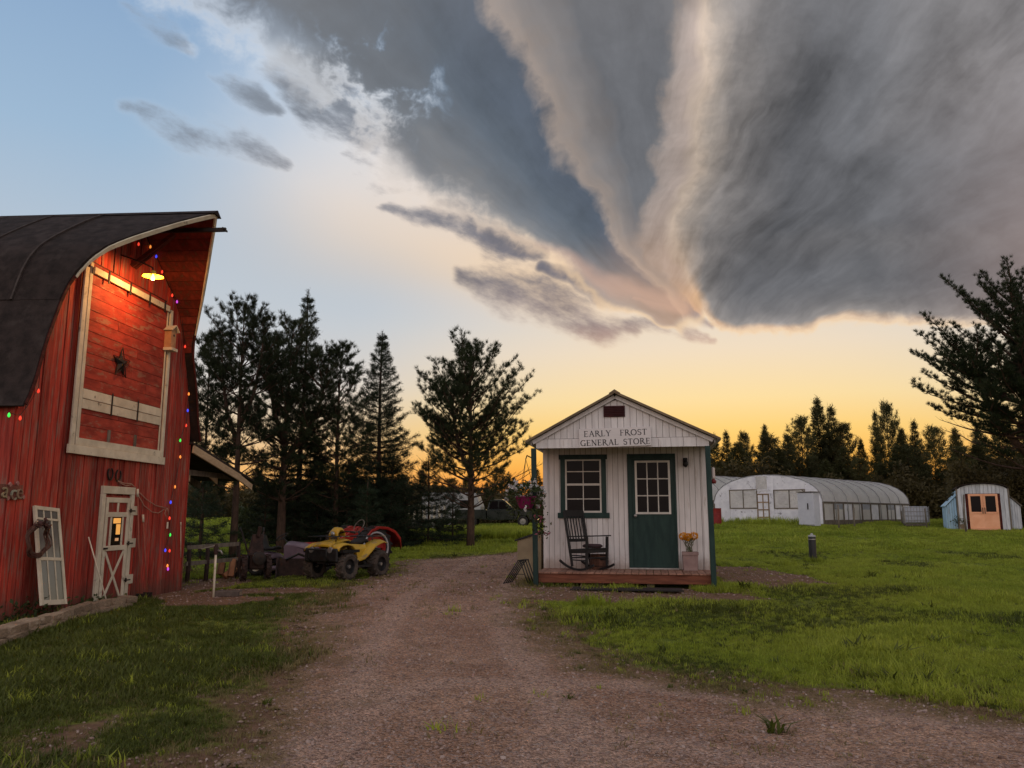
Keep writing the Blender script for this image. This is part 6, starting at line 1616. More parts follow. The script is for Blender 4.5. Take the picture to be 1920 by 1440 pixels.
# ---- pickup truck and camper behind the pines
tk_c = at_depth(930, 985, 56.0); tk_c.z = GZ(tk_c.x, tk_c.y)
tk = thing('pickup_truck', 'dark green pickup truck parked behind the tall grass', 'truck', tk_c, math.radians(90 - 4))
tgr = pm('truck_green', (0.005, 0.009, 0.008), (0.008, 0.012, 0.010), 2, 0.3, 0.01, coat=0.6, spec=0.5)
TW = 0.92
MB().prism([(-2.75, 0.48), (-2.78, 0.80), (-2.70, 1.06), (-1.35, 1.16), (-1.30, 0.50), (-1.45, 0.45), (-1.55, 0.75), (-2.25, 0.75), (-2.35, 0.45)], 'x', -TW, TW).build('front_body', tgr, tk, bevel=0.03)
MB().bx(-TW, TW, -1.31, 0.55, 0.45, 1.16).build('cab_body', tgr, tk, bevel=0.03)
MB().prism([(0.60, 0.50), (2.75, 0.55), (2.75, 1.16), (0.60, 1.16)], 'x', -TW, TW).build('cargo_bed', tgr, tk, bevel=0.03)
MB().prism([(-1.30, 1.17), (-0.62, 1.80), (0.35, 1.82), (0.52, 1.17)], 'x', -TW * 0.86, TW * 0.86).build('cab', tgr, tk, bevel=0.03)
MB().bx(-0.70, 0.70, -0.50, 0.28, 1.835, 1.87).build('roof_panel', pm('roof_tan', (0.25, 0.22, 0.16), (0.2, 0.18, 0.13), 3, 0.3, 0.02), tk)  # cab roof panel in a paler tan than the body
for s in (-1, 1):
    for pl_ in ([(-1.02, 1.22), (-0.60, 1.70), (-0.28, 1.72), (-0.28, 1.22)], [(-0.20, 1.22), (-0.20, 1.72), (0.28, 1.72), (0.40, 1.22)]):
        MB().prism(pl_, 'x', s * TW * 0.865, s * TW * 0.875).build('side_window', M['glass'], tk)
    MB().bx(s * 0.93 - 0.01, s * 0.93 + 0.05, -1.05, -0.90, 1.20, 1.36).build('mirror', M['black'], tk)
    wheel(tk, (s * 0.80, -1.90, 0.38), 0.38, 0.24, None, M['steel'], 12, lug_h=0.008); wheel(tk, (s * 0.80, 1.60, 0.38), 0.38, 0.24, None, M['steel'], 12, lug_h=0.008)
    MB().bx(s * 0.72 - 0.14, s * 0.72 + 0.14, -2.80, -2.755, 0.82, 1.0).build('headlight', M['steel'], tk)
MB().add([(-0.74, -1.27, 1.20), (0.74, -1.27, 1.20), (0.70, -0.66, 1.76), (-0.70, -0.66, 1.76)], [(0, 1, 2, 3)]).build('windscreen', M['glass'], tk)
MB().bx(-0.93, 0.93, -2.92, -2.79, 0.45, 0.62).build('bumper', M['steel'], tk, bevel=0.02); MB().bx(-0.55, 0.55, -2.81, -2.782, 0.70, 0.98).build('grille', M['black'], tk)
cc = at_depth(850, 985, 63.0); cc.z = GZ(cc.x, cc.y)
cp = thing('camper_trailer', 'pale grey camper trailer behind the pines left of the truck', 'trailer', cc, math.radians(84))
cam_w = pm('camper_skin', (0.40, 0.40, 0.40), (0.33, 0.33, 0.33), 2, 0.5, 0.05)
MB().prism([(-2.2, 0.55), (-2.3, 1.5), (-1.9, 2.55), (2.1, 2.60), (2.3, 2.2), (2.25, 0.55)], 'x', -1.05, 1.05).build('body', cam_w, cp, bevel=0.04)
MB().bx(-1.068, -1.055, -1.7, -0.7, 1.4, 2.0).build('window', M['glass'], cp); MB().bx(1.055, 1.068, -1.7, -0.7, 1.4, 2.0).build('window', M['glass'], cp); MB().bx(1.055, 1.068, 0.4, 1.4, 1.4, 2.0).build('window', M['glass'], cp); MB().bx(1.055, 1.066, -0.4, 0.2, 0.65, 2.3).build('door', M['gh_wall'], cp)
for s in (-1, 1): wheel(cp, (s * 0.9, 0.2, 0.33), 0.33, 0.2, None, M['steel'], 12, lug_h=0.008)
MB().beam((0, -2.2, 0.55), (0, -3.2, 0.5), 0.1, 0.1).build('tow_bar', M['iron'], cp)
wg = gp(795, 990)
wgn = thing('slatted_wagon', 'wagon with upright pale slats left of the truck', 'wagon', (at_depth(800, 985, 47.0).x, 47.0, GZ(at_depth(800, 985, 47.0).x, 47.0)), math.radians(80))
MB().bx(-0.6, 0.6, -1.0, 1.0, 0.5, 0.58).build('bed', M['grey_wood'], wgn)
for s in (-1, 1):
    wheel(wgn, (s * 0.62, -0.6, 0.3), 0.3, 0.12, None, M['steel'], 10); wheel(wgn, (s * 0.62, 0.6, 0.3), 0.3, 0.12, None, M['steel'], 10)
    for i in range(7):
        y_ = -0.9 + 0.3 * i; MB().bx(s * 0.58 - 0.02, s * 0.58 + 0.02, y_ - 0.05, y_ + 0.05, 0.585, 1.45).build('slat', M['white_old'], wgn)
# ---- small things by the barn corner
hy = gp(400, 1120)
hd = thing('yard_hydrant', 'thin pale pipe hydrant with a tap in front of the barn corner', 'hydrant', hy)
MB().tube([(0, 0, -0.1), (0, 0, 0.80)], 0.022, 8).build('pipe', M['white_old'], hd, smooth=True)
MB().lathe([(0.03, 0.76), (0.045, 0.80), (0.045, 0.88), (0.03, 0.93), (0.02, 0.95)], 12).build('head', rust, hd, smooth=SM)
MB().tube([(0, 0, 0.84), (0.10, -0.02, 0.82), (0.13, -0.03, 0.77)], 0.018, 8).build('spout', M['steel'], hd, smooth=True)
MB().beam((-0.04, 0, 0.92), (-0.28, 0.02, 0.86), 0.03, 0.014).build('lever', M['steel'], hd)
cbk = gp(428, 1118)
cb_ = thing('concrete_block', 'grey concrete slab block lying in the soil by the hydrant', 'block', cbk, 0.06)
cbm = pm('concrete', (0.13, 0.10, 0.085), (0.085, 0.068, 0.058), 10, 0.95, 0.4)
MB().bx(-0.22, 0.22, -0.10, 0.10, 0.0, 0.10).build('block', cbm, cb_, bevel=0.012); MB().bx(0.205, 0.225, -0.08, 0.08, 0.02, 0.085).build('end_face', M['stone'], cb_)
fence_a, fence_b = at_depth(352, 1060, 18.6), at_depth(445, 1060, 19.8)
fn = thing('rail_fence', 'old dark rail fence running behind the hydrant', 'fence', (fence_a.x, fence_a.y, GZ(fence_a.x, fence_a.y)))
dv = Vector((fence_b.x - fence_a.x, fence_b.y - fence_a.y, 0))
for t in (0.0, 0.36, 1.0): MB().tube([dv * t + Vector((0, 0, -0.2)), dv * t + Vector((0.02, 0, 0.45)), dv * t + Vector((0, 0.02, 0.86))], [0.055, 0.05, 0.045], 7).build('post', rust, fn, smooth=True)
for z_ in (0.78, 0.42): MB().beam(dv * -0.02 + Vector((0, -0.05, z_)), dv * 1.02 + Vector((0, -0.05, z_ + 0.04)), 0.035, 0.09).build('rail', M['grey_wood'], fn)
fw_spots = [(412, 1082, 0.30, 1.2, 'short split log with a bright cut face near the hydrant'), (420, 1086, 0.34, 0.4, 'reddish split log lying under the hose near the hydrant'), (432, 1086, 0.42, 1.35, 'pale split log standing on end beside the walking tractor')]
for u, v, L_, tl, lab in fw_spots:
    q = gp(u, v); o = thing('firewood_log', lab, 'log', q, rng.uniform(0, 1), 'firewood by the barn corner')
    n0 = Vector((math.cos(tl) * 0.6, 0.3, math.sin(tl))).normalized() * L_
    m_ = pm('split_wood_%d' % u, (0.42, 0.20, 0.10), (0.30, 0.13, 0.07), 6, 0.8, 0.3)
    mb = MB(); mb.tube([(0, 0, 0.06), Vector((0, 0, 0.06)) + n0], [0.09, 0.085], 5); mb.build('wood', m_, o)
    MB().tube([(0.012, 0.012, 0.055), Vector((0.012, 0.012, 0.055)) + n0 * 0.97], [0.094, 0.089], 3).build('bark', M['bark'], o)
# ------------------------------------------------------------------ trees
def needles(P, D, k, length, width, spread, rg, jitter=0.03):
    """k thin triangles fanned round each twig tip P with heading D -> verts, faces"""
    n = len(P)
    P = np.repeat(np.asarray(P, float), k, 0); D = np.repeat(np.asarray(D, float), k, 0)
    u = rg.normal(size=(n * k, 3)); u /= np.linalg.norm(u, axis=1, keepdims=True)
    d = D + u * spread; d /= np.linalg.norm(d, axis=1, keepdims=True)
    L = length * rg.uniform(0.6, 1.2, (n * k, 1))
    base = P + rg.normal(size=(n * k, 3)) * jitter - D * length * 0.2
    w = np.cross(d, rg.normal(size=(n * k, 3))); w /= np.linalg.norm(w, axis=1, keepdims=True) + 1e-9
    wd = width * rg.uniform(0.7, 1.3, (n * k, 1))
    V = np.stack([base - w * wd * 0.5, base + w * wd * 0.5, base + d * L], 1).reshape(-1, 3)
    return V, np.arange(n * k * 3).reshape(-1, 3)

def tree_parts(seed, H, cb, R, kind, trunk_r, fork=None, lean=0.0, dens=1.0, low_dead=True, low=0.0):
    r = random.Random(seed); rg = np.random.default_rng(seed)
    wood = MB(); P, D = [], []
    def trunk_line(x0, y0, z0, z1, r0, r1, wob=0.007):
        n = 9; pts, rad = [], []
        ph = r.uniform(0, 6)
        for i in range(n + 1):
            t = i / n; z = z0 + (z1 - z0) * t
            pts.append(Vector((x0 + lean * z + wob * H * math.sin(t * 4 + ph) * t, y0 + wob * H * math.cos(t * 3.2 + ph) * t, z)))
            rad.append(r0 + (r1 - r0) * t ** 0.8)
        wood.tube(pts, rad, 8)
        return pts
    lines = [(trunk_line(0, 0, -0.3, H * (0.97 if kind != 'pine' else 0.94), trunk_r, 0.02), cb, H)]
    if fork:
        for (zf, dx, dy, hf) in fork:
            pts = [Vector((0 + lean * zf, 0, zf)), Vector((dx * 0.6, dy * 0.6, zf + (hf - zf) * 0.3)), Vector((dx * 0.9, dy * 0.9, zf + (hf - zf) * 0.65)), Vector((dx, dy, hf * 0.96))]
            wood.tube(pts, [trunk_r * 0.55, trunk_r * 0.42, trunk_r * 0.28, 0.02], 7)
            lines.append((pts, max(cb, zf + 0.5), hf))
    for li, (pts, c0, top) in enumerate(lines):
        zs = [p.z for p in pts]
        def on(z): return Vector((float(np.interp(z, zs, [p.x for p in pts])), float(np.interp(z, zs, [p.y for p in pts])), z))
        Rl = R * (1.0 if li == 0 else 0.62)
        z = c0
        step = (0.33 if kind == 'pine' else 0.22) / dens
        while z < top - (0.25 if kind == 'pine' else 0.35):
            t = (z - c0) / (top - c0)
            nbr = (r.randint(4, 6) if kind == 'pine' else r.randint(5, 7))
            a0 = r.uniform(0, 6.28)
            for j in range(nbr):
                az = a0 + 2 * math.pi * j / nbr + r.uniform(-0.5, 0.5)
                if kind == 'pine':
                    shape = max(0.05, 1 - (abs(t - 0.33) / 0.70) ** 2); L = Rl * shape * r.choice([0.55, 0.8, 0.95, 1.05, 1.15]) * r.uniform(0.85, 1.1) + 0.25
                    el = math.radians(r.uniform(0, 22) - low + 50 * t ** 1.3); bend = 0.26 - 0.006 * low
                else:
                    L = Rl * ((1 - t) ** 1.0 * r.uniform(0.70, 1.15)) + 0.05
                    el = math.radians(-16 + 50 * t + r.uniform(-6, 8)); bend = 0.22
                p0 = on(z); dirh = Vector((math.cos(az), math.sin(az), 0))
                n = 5; bp = []
                for i in range(n + 1):
                    s = i / n
                    zz = L * (math.sin(el) * s + bend * (s * s if kind == 'pine' else (s * s * 1.2 - 0.35 * s)))
                    bp.append(p0 + dirh * (L * s * math.cos(el)) + Vector((r.uniform(-.03, .03) * L, r.uniform(-.03, .03) * L, zz)))
                wood.tube(bp, [max(0.007, trunk_r * 0.20 * (1 - 0.85 * i / n) * min(1, L / 1.5)) for i in range(n + 1)], 4, cap=False)
                bare = low_dead and kind == 'pine' and t < 0.12 and r.random() < 0.5
                m = max(2, int(L / (0.20 if kind == 'pine' else 0.12)))
                for q in range(m):
                    s = 0.30 + 0.70 * (q + r.random()) / m if kind == 'pine' else 0.08 + 0.92 * (q + r.random()) / m
                    s = min(1, s); i = min(n - 1, int(s * n)); c = bp[i].lerp(bp[i + 1], s * n - i)
                    fw = (bp[i + 1] - bp[i]).normalized(); sd = fw.cross(Vector((0, 0, 1))).normalized() * (1 if q % 2 else -1)
                    tl = (0.22 + 0.26 * L * (1.1 - s) * r.uniform(0.5, 1.2)) if kind == 'pine' else (0.10 + 0.34 * L * (1 - s * 0.85) * r.uniform(0.6, 1.1))
                    td = (fw * 0.75 + sd * r.uniform(0.4, 1.1) + Vector((0, 0, r.uniform(0.0, 0.8) if kind == 'pine' else r.uniform(-0.25, 0.15)))).normalized()
                    e = c + td * tl
                    wood.tube([c, e], [0.007, 0.004], 3, cap=False)
                    if bare: continue
                    k = max(2, int(tl / (0.11 if kind == 'pine' else 0.085)))
                    for g in range(k):
                        f = 1 - g / (k + 0.8)
                        if kind == 'pine':
                            off = Vector((r.gauss(0, 1), r.gauss(0, 1), r.gauss(0, 0.7))) * (0.035 + 0.06 * tl)
                            P.append(c.lerp(e, f) + off); D.append((td * 0.6 + off * 2.0 + Vector((0, 0, 0.55))).normalized())
                        else:
                            P.append(c.lerp(e, f)); D.append(td)
                if not bare:
                    for g in range(3): P.append(bp[-1].lerp(bp[-2], 0.25 * g)); D.append((bp[-1] - bp[-2] + Vector((0, 0, 0.12))).normalized())
            z += step * r.uniform(0.75, 1.3)
        tip = on(top); wood.tube([on(top - 0.5), tip], [0.02, 0.006], 4)
        for g in range(7 if kind == 'pine' else 10):
            P.append(tip - Vector((0, 0, 0.075 * g + 0.05))); D.append(Vector((r.uniform(-.3, .3), r.uniform(-.3, .3), 1.6)).normalized())
    return wood, np.array([tuple(p) for p in P]), np.array([tuple(d) for d in D]), rg

def tree(name, label, px, py_top, depth, R, kind='pine', cb=0.2, tr=0.16, seed=1, fork=None, dens=1.0, lean=0.0, k=30, low=0.0, mat=None, group=None, ns=1.0):
    top = at_depth(px, py_top, depth)
    x = top.x; z0 = GZ(x, depth)
    H = top.z - z0
    t = thing(name, label, 'tree', (x - lean * H, depth, z0), group=group)
    wood, P, D, rg = tree_parts(seed, H, cb * H, R, kind, tr, fork, lean, dens, low=low)
    wood.build('trunk', M['bark'], t, smooth=True, fix=False)
    if kind == 'pine': V, F = needles(P, D, int(k * 1.25), 0.155 * ns, 0.0125 * ns, 0.80, rg, 0.028)
    else: V, F = needles(P, D, k, 0.10, 0.015, 0.9, rg, 0.04)
    put('crown', np_mesh('crown', V, F), mat or (M['needles'] if kind == 'pine' else M['needles_blue']), t)
    return t
GR_P = 'pines and spruces along the drive'
tree('pine_tree', 'slim young pine closest to the barn roof edge', 400, 625, 27.5, 0.95, 'pine', 0.16, 0.08, 3, k=28, group=GR_P, dens=0.95)
tree('pine_tree', 'tall pine with a forked double top right of the barn', 462, 572, 26.0, 1.45, 'pine', 0.26, 0.15, 4, fork=[(3.6, -0.8, 0.2, 7.2), (4.2, 0.7, -0.2, 7.5)], group=GR_P, dens=0.66, k=28)
tree('pine_tree', 'broad dark pine behind the quad bike, widest of the left row', 545, 610, 28.0, 1.95, 'pine', 0.22, 0.19, 5, fork=[(3.2, 1.3, 0.3, 6.7), (3.8, -0.6, -0.3, 7.0)], group=GR_P, dens=0.64, k=28)
tree('spruce_tree', 'pointed spruce rising just above the broad dark pine', 576, 541, 29.5, 1.8, 'spruce', 0.10, 0.15, 6, k=15, group=GR_P, dens=0.95)
tree('pine_tree', 'dark pine on the right flank of the pointed spruce', 640, 660, 28.6, 1.25, 'pine', 0.20, 0.13, 16, group=GR_P, dens=0.85, k=28)
tree('spruce_tree', 'neat pointed spruce standing in the gap between the pines', 718, 620, 30.0, 2.1, 'spruce', 0.04, 0.14, 7, k=18, group=GR_P, dens=1.1)
tree('pine_tree', 'open red trunked pine left of the store', 885, 662, 30.0, 2.35, 'pine', 0.19, 0.17, 8, fork=[(2.6, -0.75, 0.2, 5.8)], group=GR_P, dens=1.05, k=28)
tree('pine_tree', 'very large pine at the right edge of the picture', 1898, 535, 38.0, 4.7, 'pine', 0.24, 0.33, 23, fork=[(3.4, -2.0, 0.6, 9.2), (4.4, 1.2, -0.4, 10.2), (3.8, -0.6, -0.9, 9.8)], dens=0.44, k=28, ns=1.2, low=6)
# low spruce skirts and saplings under the row
sk_lab = ['low dark spruce bush behind the quad bike', 'low dark spruce bush left of the red tractor', 'low dark spruce bush under the neat spruce', 'rounded dark bush right of the neat spruce', 'dark bush at the foot of the open red trunked pine', 'dark sapling beside the barn lean-to', 'dark bush under the forked pine', 'small dark bush behind the steering wheel of the tractor']
for i, (px, py, dp, R) in enumerate([(600, 845, 29.2, 1.5), (655, 860, 28.8, 1.4), (735, 850, 29.6, 1.5), (805, 855, 31.0, 1.6), (850, 905, 32.0, 1.1), (385, 880, 25.5, 1.1), (500, 900, 28.5, 1.0), (690, 900, 27.5, 0.9)]):
    tree('spruce_bush', sk_lab[i], px, py, dp, R, 'spruce', 0.02, 0.05, 40 + i, k=14, dens=1.0, group='dark bushes under the pines')

# ---- far wood: individual conifers from a few crowns, then one mass of brush at its foot
far_meshes = []
for sd in range(8):
    H = 10.0
    kind = 'spruce' if sd % 4 != 2 else 'pine'
    wood, P, D, rg = tree_parts(100 + sd, H, 0.06 * H, 2.3 if kind == 'spruce' else 2.2, kind, 0.12, None, 0.0, 0.62)
    sel = rg.random(len(P)) < (0.45 if kind == 'spruce' else 0.5)
    V, F = needles(P[sel], D[sel], 9, 0.36, 0.055, 0.9, rg, 0.10)
    wm = bpy.data.meshes.new('far_trunk'); wm.from_pydata(wood.v, [], wood.f); wm.materials.append(M['bark'])
    cm = np_mesh('far_crown', V, F)
    far_meshes.append((wm, cm))
M['far_needles'] = leaf_mat('far_conifer', (0.040, 0.048, 0.016), (0.085, 0.078, 0.026), 0.30, 0.4, var=0.25)
def far_tree(px, py, depth, var, width=1.0, lab='conifer'):
    top = at_depth(px, py, depth); z0 = GZ(top.x, depth); s = (top.z - z0) / 10.0
    t = thing('far_conifer', lab, 'tree', (top.x, depth, z0), rng.uniform(0, 6.28), 'conifers at the edge of the far wood')
    wm, cm = far_meshes[(var * 5 + var // 3) % 8]
    for nm, me in (('trunk', wm), ('crown', cm)):
        o = bpy.data.objects.new(nm, me); COL.objects.link(o); o.parent = t
        if not me.materials: me.materials.append(M['far_needles'])
    t.scale = (s * width, s * width, s)
    return t
right_tops = [(1338, 812, 70, .9), (1360, 806, 71, .8), (1394, 816, 69, .7), (1432, 794, 70, .75), (1474, 812, 68, 1.), (1500, 788, 70, .9), (1532, 743, 72, .85), (1556, 758, 71, .9), (1578, 800, 70, 1.), (1613, 820, 72, .7), (1640, 768, 70, .6), (1661, 762, 71, .65), (1688, 800, 69, .9), (1712, 786, 70, .8), (1748, 806, 68, 1.), (1790, 800, 69, 1.), (1832, 796, 70, 1.), (1872, 790, 69, 1.), (1912, 780, 70, 1.)]
def ordinal(i):
    w = ['first', 'second', 'third', 'fourth', 'fifth', 'sixth', 'seventh', 'eighth', 'ninth', 'tenth', 'eleventh', 'twelfth', 'thirteenth', 'fourteenth', 'fifteenth', 'sixteenth', 'seventeenth', 'eighteenth', 'nineteenth', 'twentieth', 'twenty-first', 'twenty-second', 'twenty-third', 'twenty-fourth', 'twenty-fifth']
    return w[i]
for i, (px, py, dp, wd) in enumerate(right_tops):
    far_tree(px, py, dp, i, wd * 1.05, '%s conifer from the store roof in the skyline behind the hoop house' % ordinal(i))
for i in range(20):
    px = 1345 + i * 30; far_tree(px + rng.uniform(-8, 8), 856 + rng.uniform(-36, 30), 63 + rng.uniform(-2, 2), i + 2, rng.uniform(1.2, 1.8), '%s low conifer from the store in the dark row behind the hoop house' % ordinal(i))
for i in range(22):
    px = 352 + i * 31; far_tree(px + rng.uniform(-8, 8), 893 + rng.uniform(-18, 12), 92 + rng.uniform(-4, 4), i + 1, 1.5, '%s distant conifer from the barn on the horizon behind the pines' % ordinal(i))
def brush(name, label, n, xy_fn, h_fn, size, mat, seed):
    rg = np.random.default_rng(seed)
    x, y = xy_fn(rg, n)
    hmax = h_fn(x, y)
    z = gz(x, y) + hmax * rg.random(n) ** 0.8
    D = rg.normal(size=(n, 3)); D /= np.linalg.norm(D, axis=1, keepdims=True)
    V, F = needles(np.stack([x, y, z], 1), D, 3, size, size * 0.5, 1.0, rg, size * 0.5)
    o = put(name, np_mesh(name, V, F), mat)
    return tag(o, label, 'brush', kind='stuff')
def xr(rg, n):
    y = rg.uniform(57, 68, n); x = y * rg.uniform(0.235, 0.75, n); return x, y
brush('wood_edge_brush', 'dark brush massed at the foot of the far wood behind the hoop house', 70000, xr, lambda x, y: 0.7 + 2.6 * _hash_noise(x, y, 2.6, 21) * _hash_noise(x, y, 6.5, 24) * 1.6 + 1.4 * _hash_noise(x, y, 0.9, 22), 0.30, leaf_mat('wood_brush', (0.050, 0.040, 0.016), (0.110, 0.085, 0.030), 0.3, 0.5), 31)
def xl(rg, n):
    y = rg.uniform(72, 88, n); x = y * rg.uniform(-0.46, 0.06, n); return x, y
brush('hedge_brush', 'dark hedge of brush across the far field behind the pines', 30000, xl, lambda x, y: 1.8 + 2.2 * _hash_noise(x, y, 4.0, 23), 0.32, bpy.data.materials['wood_brush'], 32)
def xm(rg, n):
    y = rg.uniform(33, 40, n); x = y * rg.uniform(-0.34, -0.13, n); return x, y
brush('bramble_thicket', 'dark bramble thicket behind the row of pines', 16000, xm, lambda x, y: 0.4 + 1.7 * _hash_noise(x, y, 2.0, 25) ** 1.5, 0.16, M['leaves'], 33)

def xs_(rg, n):
    y = rg.uniform(39.0, 44, n); x = y * rg.uniform(0.545, 0.72, n); return x, y
brush('shed_thicket', 'dark brush and low boughs behind the little blue shed', 16000, xs_, lambda x, y: 1.4 + 2.4 * _hash_noise(x, y, 1.7, 27), 0.20, bpy.data.materials['wood_brush'], 35)
# ------------------------------------------------------------------ grass, gravel, weeds
M['grass'] = leaf_mat('grass_blades', (0.250, 0.330, 0.034), (0.430, 0.465, 0.068), 0.55, 0.35, rough=0.5, var=0.30)
M['grass_dry'] = leaf_mat('dry_grass', (0.30, 0.220, 0.110), (0.190, 0.165, 0.060), 0.35, 0.6, var=0.30)
gr = random.Random(3)
M['grass_deep_shade'] = leaf_mat('deep_green_grass', (0.060, 0.090, 0.014), (0.120, 0.135, 0.024), 0.35, 0.35, rough=0.5, var=0.30)  # darker grass copy that paints dimmer light by the barn; clover and weeds share it
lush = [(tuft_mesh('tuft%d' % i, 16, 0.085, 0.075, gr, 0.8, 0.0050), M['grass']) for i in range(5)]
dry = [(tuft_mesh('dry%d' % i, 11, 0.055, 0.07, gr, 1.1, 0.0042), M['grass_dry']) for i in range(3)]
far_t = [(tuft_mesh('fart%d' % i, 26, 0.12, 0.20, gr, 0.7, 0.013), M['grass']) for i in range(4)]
deep = [(tuft_mesh('deep%d' % i, 15, 0.075, 0.075, gr, 0.9, 0.0048), M['grass_deep_shade']) for i in range(3)]
clover = [(tuft_mesh('clover%d' % i, 22, 0.035, 0.07, gr, 1.6, 0.010), M['grass_deep_shade']) for i in range(2)]
weed = [(tuft_mesh('weed%d' % i, 14, 0.16, 0.06, gr, 1.0, 0.012), M['grass_deep_shade']) for i in range(2)]
pieces = lush + dry + far_t + weed + deep + clover          # picks 0-4 lush, 5-7 dry, 8-11 far, 12-13 weed
# footprints kept clear
def clear(x, y):
    q = np.zeros(x.shape, bool)
    bx = (x - B_O.x) * B_es.x + (y - B_O.y) * B_es.y; by = -((x - B_O.x) * B_n.x + (y - B_O.y) * B_n.y)
    q |= (np.abs(bx) < 2.75) & (by > -0.12) & (by < 11.2)
    sx = (x - S_O.x) * S_ex.x + (y - S_O.y) * S_ex.y; sy = (x - S_O.x) * S_nb.x + (y - S_O.y) * S_nb.y
    q |= (np.abs(sx) < 1.72) & (sy > -0.02) & (sy < 5.2)
    for O_ in (G_O, G2):
        ax_ = (x - O_.x) * G_ex.x + (y - O_.y) * G_ex.y; ay_ = (x - O_.x) * G_ey.x + (y - O_.y) * G_ey.y
        q |= (np.abs(ax_) < 3.25) & (ay_ > -0.05) & (ay_ < 12.6)
    return q
allp, allk, alls = [], [], []
def zone(n, y0, y1, x_lo, x_hi, far=False):
    y = nrng.uniform(y0, y1, n); x = y * 0 + nrng.uniform(0, 1, n)
    lo = np.array([x_lo(v) for v in (y0, y1)]); hi = np.array([x_hi(v) for v in (y0, y1)])
    t = (y - y0) / (y1 - y0); xa = lo[0] + (lo[1] - lo[0]) * t; xb = hi[0] + (hi[1] - hi[0]) * t
    x = xa + (xb - xa) * x
    e = drive_edge(x, y); s = soil(x, y, False)
    patch = _hash_noise(x, y, 0.55, 12)
    keep = ~clear(x, y)
    pr = np.clip(ss(e, -0.55, 0.45), 0.02, 1) * np.clip(1 - 1.02 * s ** 0.8, 0.03, 1) * (0.35 + 0.65 * ss(patch, 0.15, 0.5))
    keep &= nrng.random(n) < pr
    x, y, e, s, patch = x[keep], y[keep], e[keep], s[keep], patch[keep]
    m = len(x)
    isdry = nrng.random(m) < np.clip(0.75 * s + 0.85 * (1 - ss(e, -0.1, 0.9)) + 0.08, 0, 0.95)
    if far: k = nrng.integers(8, 12, m); isdry &= False
    else:
        k = np.where(isdry, nrng.integers(5, 8, m), nrng.integers(0, 5, m))
        k = np.where((nrng.random(m) < 0.002), nrng.integers(12, 14, m), k)
    # darker tufts paint dimmer light by the barn; patches of them run elsewhere
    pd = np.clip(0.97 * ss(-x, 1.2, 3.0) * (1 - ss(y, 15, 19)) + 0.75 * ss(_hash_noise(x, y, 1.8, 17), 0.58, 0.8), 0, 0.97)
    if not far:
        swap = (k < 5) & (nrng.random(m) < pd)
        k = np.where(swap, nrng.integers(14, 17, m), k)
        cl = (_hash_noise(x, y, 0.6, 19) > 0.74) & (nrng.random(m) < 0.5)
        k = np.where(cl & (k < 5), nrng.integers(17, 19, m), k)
    big = _hash_noise(x, y, 1.3, 14)
    sc = nrng.uniform(0.65, 1.25, m) * (0.65 + 0.85 * ss(big, 0.3, 0.85))
    z = gz(x, y) - 0.004 + np.where(e < 0, 0.012, 0)
    allp.append(np.stack([x, y, z], 1)); allk.append(k); alls.append(sc)
fovL, fovR = (lambda y: -0.80 * y - 2.5), (lambda y: 0.76 * y + 2.5)
zone(120000, 4.0, 9, fovL, fovR)
zone(84000, 9, 17, lambda y: -9.5, fovR)
zone(60000, 17, 27, lambda y: -0.45 * y, fovR)
zone(26000, 27, 42, lambda y: -0.45 * y, fovR, True)
zone(18000, 42, 64, lambda y: -0.45 * y, fovR, True)
pts = np.concatenate(allp); kk = np.concatenate(allk); sc = np.concatenate(alls)
n = len(pts)
rots = np.stack([nrng.normal(0, 0.12, n), nrng.normal(0, 0.12, n), nrng.uniform(0, 6.28, n)], 1)
scl = np.stack([sc, sc, sc * nrng.uniform(0.7, 1.2, n)], 1)
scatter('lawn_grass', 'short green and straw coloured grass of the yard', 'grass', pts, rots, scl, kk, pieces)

# tall grass strip in front of the truck and round the posts
ty = nrng.uniform(33.0, 36.5, 5200); tx = ty * nrng.uniform(-0.122, 0.025, 5200)
ex_ = []
for (c, rr, nn) in ((gp(1525, 1055), 0.30, 60), (gp(1475, 1062), 0.30, 25), (gp(1440, 985), 0.9, 60), (gp(1395, 985), 1.2, 90), (gp(1490, 987), 1.0, 90), (gp(1110, 1135), 0.25, 30), (gp(60, 1150), 0.5, 0)):
    for _ in range(nn): a_ = rng.uniform(0, 6.28); q_ = rr * math.sqrt(rng.random()); ex_.append((c.x + q_ * math.cos(a_), c.y + q_ * math.sin(a_)))
tx = np.concatenate([tx, [e_[0] for e_ in ex_]]); ty = np.concatenate([ty, [e_[1] for e_ in ex_]])
ok = ~clear(tx, ty); tx, ty = tx[ok], ty[ok]; n = len(tx)
tall = [(tuft_mesh('tall%d' % i, 16, 0.50, 0.10, gr, 0.5, 0.011, 3), M['grass']) for i in range(4)]
sct = nrng.uniform(0.55, 1.15, n) * np.where(ty < 30, 0.45, 1.0)
scatter('tall_grass', 'unmown tall grass strip in front of the truck and round the posts', 'grass', np.stack([tx, ty, gz(tx, ty) - 0.01], 1), np.stack([nrng.normal(0, .1, n), nrng.normal(0, .1, n), nrng.uniform(0, 6.28, n)], 1), np.stack([sct] * 3, 1), nrng.integers(0, 4, n), tall)

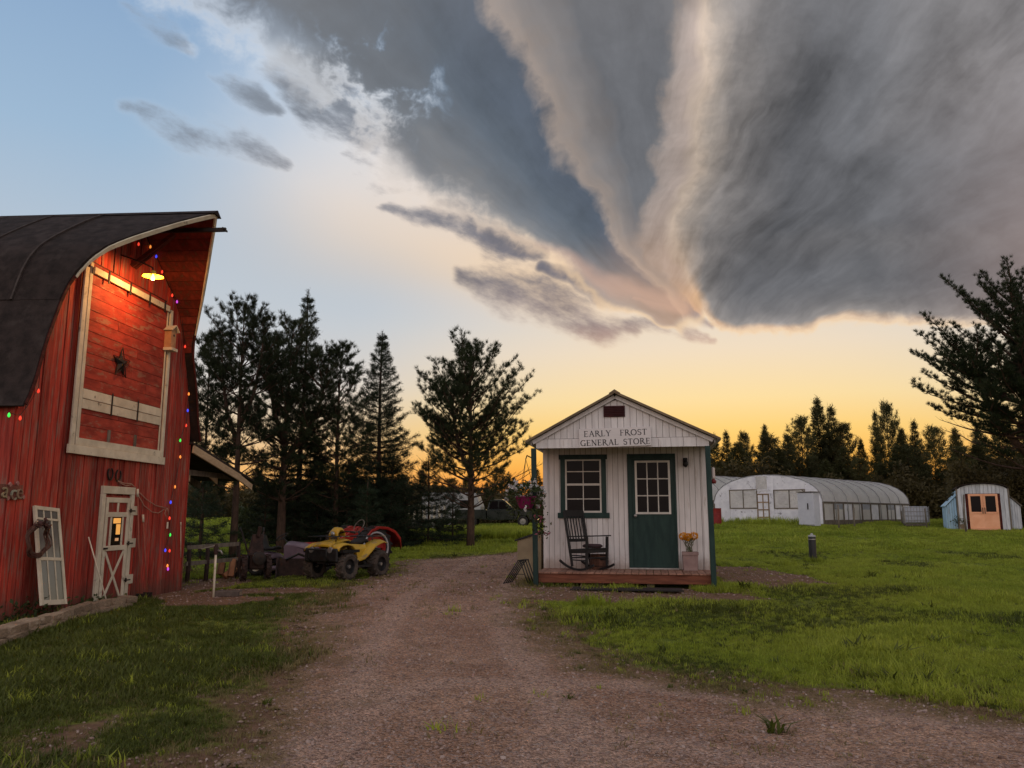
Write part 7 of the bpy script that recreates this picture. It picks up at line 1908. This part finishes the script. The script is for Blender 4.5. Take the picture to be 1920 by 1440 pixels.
# loose gravel
def pebble(i):
    bm = bmesh.new(); bmesh.ops.create_icosphere(bm, subdivisions=1, radius=1.0)
    for v in bm.verts: v.co = Vector((v.co.x * 1.15, v.co.y * 0.85, v.co.z * 0.6)) * gr.uniform(0.75, 1.2)
    me = bpy.data.meshes.new('pebble%d' % i); bm.to_mesh(me); bm.free(); return me
gm, b, p = new_mat('pebble_stone')
oi = b.new('ShaderNodeObjectInfo'); rnd = X(b, oi.outputs['Random'])
b.put(p.inputs['Base Color'], b.ramp(rnd, [(0, (0.16, 0.105, 0.085)), (0.4, (0.27, 0.18, 0.15)), (0.8, (0.34, 0.235, 0.195)), (0.97, (0.40, 0.30, 0.26)), (1, (0.46, 0.37, 0.33))], srgb=False)); p.inputs['Roughness'].default_value = 0.9
n = 110000
py = 4.4 + (30 - 4.4) * nrng.random(n) ** 1.9; px = nrng.uniform(-8, 16, n)
inside = (np.abs(px) < 0.72 * py + 0.8)
px, py = px[inside], py[inside]
e = drive_edge(px, py); s = soil(px, py)
keep = ((e < 0.05) | ((s > 0.5) & (nrng.random(len(px)) < 0.5))) & ~clear(px, py)
px, py = px[keep], py[keep]; n = len(px)
rs = np.clip(nrng.lognormal(math.log(0.0085), 0.42, n), 0.004, 0.022) * (1 + 0.6 * ss(py, 8, 20))
scatter('loose_gravel', 'loose pebbles scattered over the drive', 'gravel', np.stack([px, py, drive_z(px, py) + 0.15 * rs], 1), nrng.uniform(-0.5, 0.5, (n, 3)) + np.stack([np.zeros(n), np.zeros(n), nrng.uniform(0, 6.28, n)], 1), np.stack([rs] * 3, 1), nrng.integers(0, 4, n), [(pebble(i), gm) for i in range(4)])

# dark plants in the bed along the barn
bp_lab = ['low dark plants in the bed at the foot of the leaning window frame', 'dark plants in the bed at the left picture edge', 'small dry weeds at the far corner of the barn', 'weeds at the foot of the small white door']
for i, (u, v, rr, h_, nn) in enumerate([(108, 1128, 0.40, 0.30, 420), (25, 1165, 0.7, 0.28, 600), (335, 1078, 0.7, 0.35, 500), (175, 1140, 0.45, 0.16, 260)]):
    c = gp(u, v); o = thing('bed_plant', bp_lab[i], 'plant', c, group='plants along the barn wall')
    c2 = BW(BP(u, v, 0.35)); 
    petal_cloud('foliage', M['leaves'] if i != 2 else M['grass_dry'], o, nn, lambda r: (r.gauss(0, rr * 0.35), r.gauss(0, rr * 0.6), 0.03 + abs(r.gauss(0, h_ * 0.5))), 0.035, rng)
    mb = MB()
    for _ in range(14): mb.tube([(rng.gauss(0, rr * .3), rng.gauss(0, rr * .5), -0.02), (rng.gauss(0, rr * .35), rng.gauss(0, rr * .5), h_ * rng.uniform(0.6, 1.3))], 0.004, 4)
    mb.build('stems', M['stem'], o)
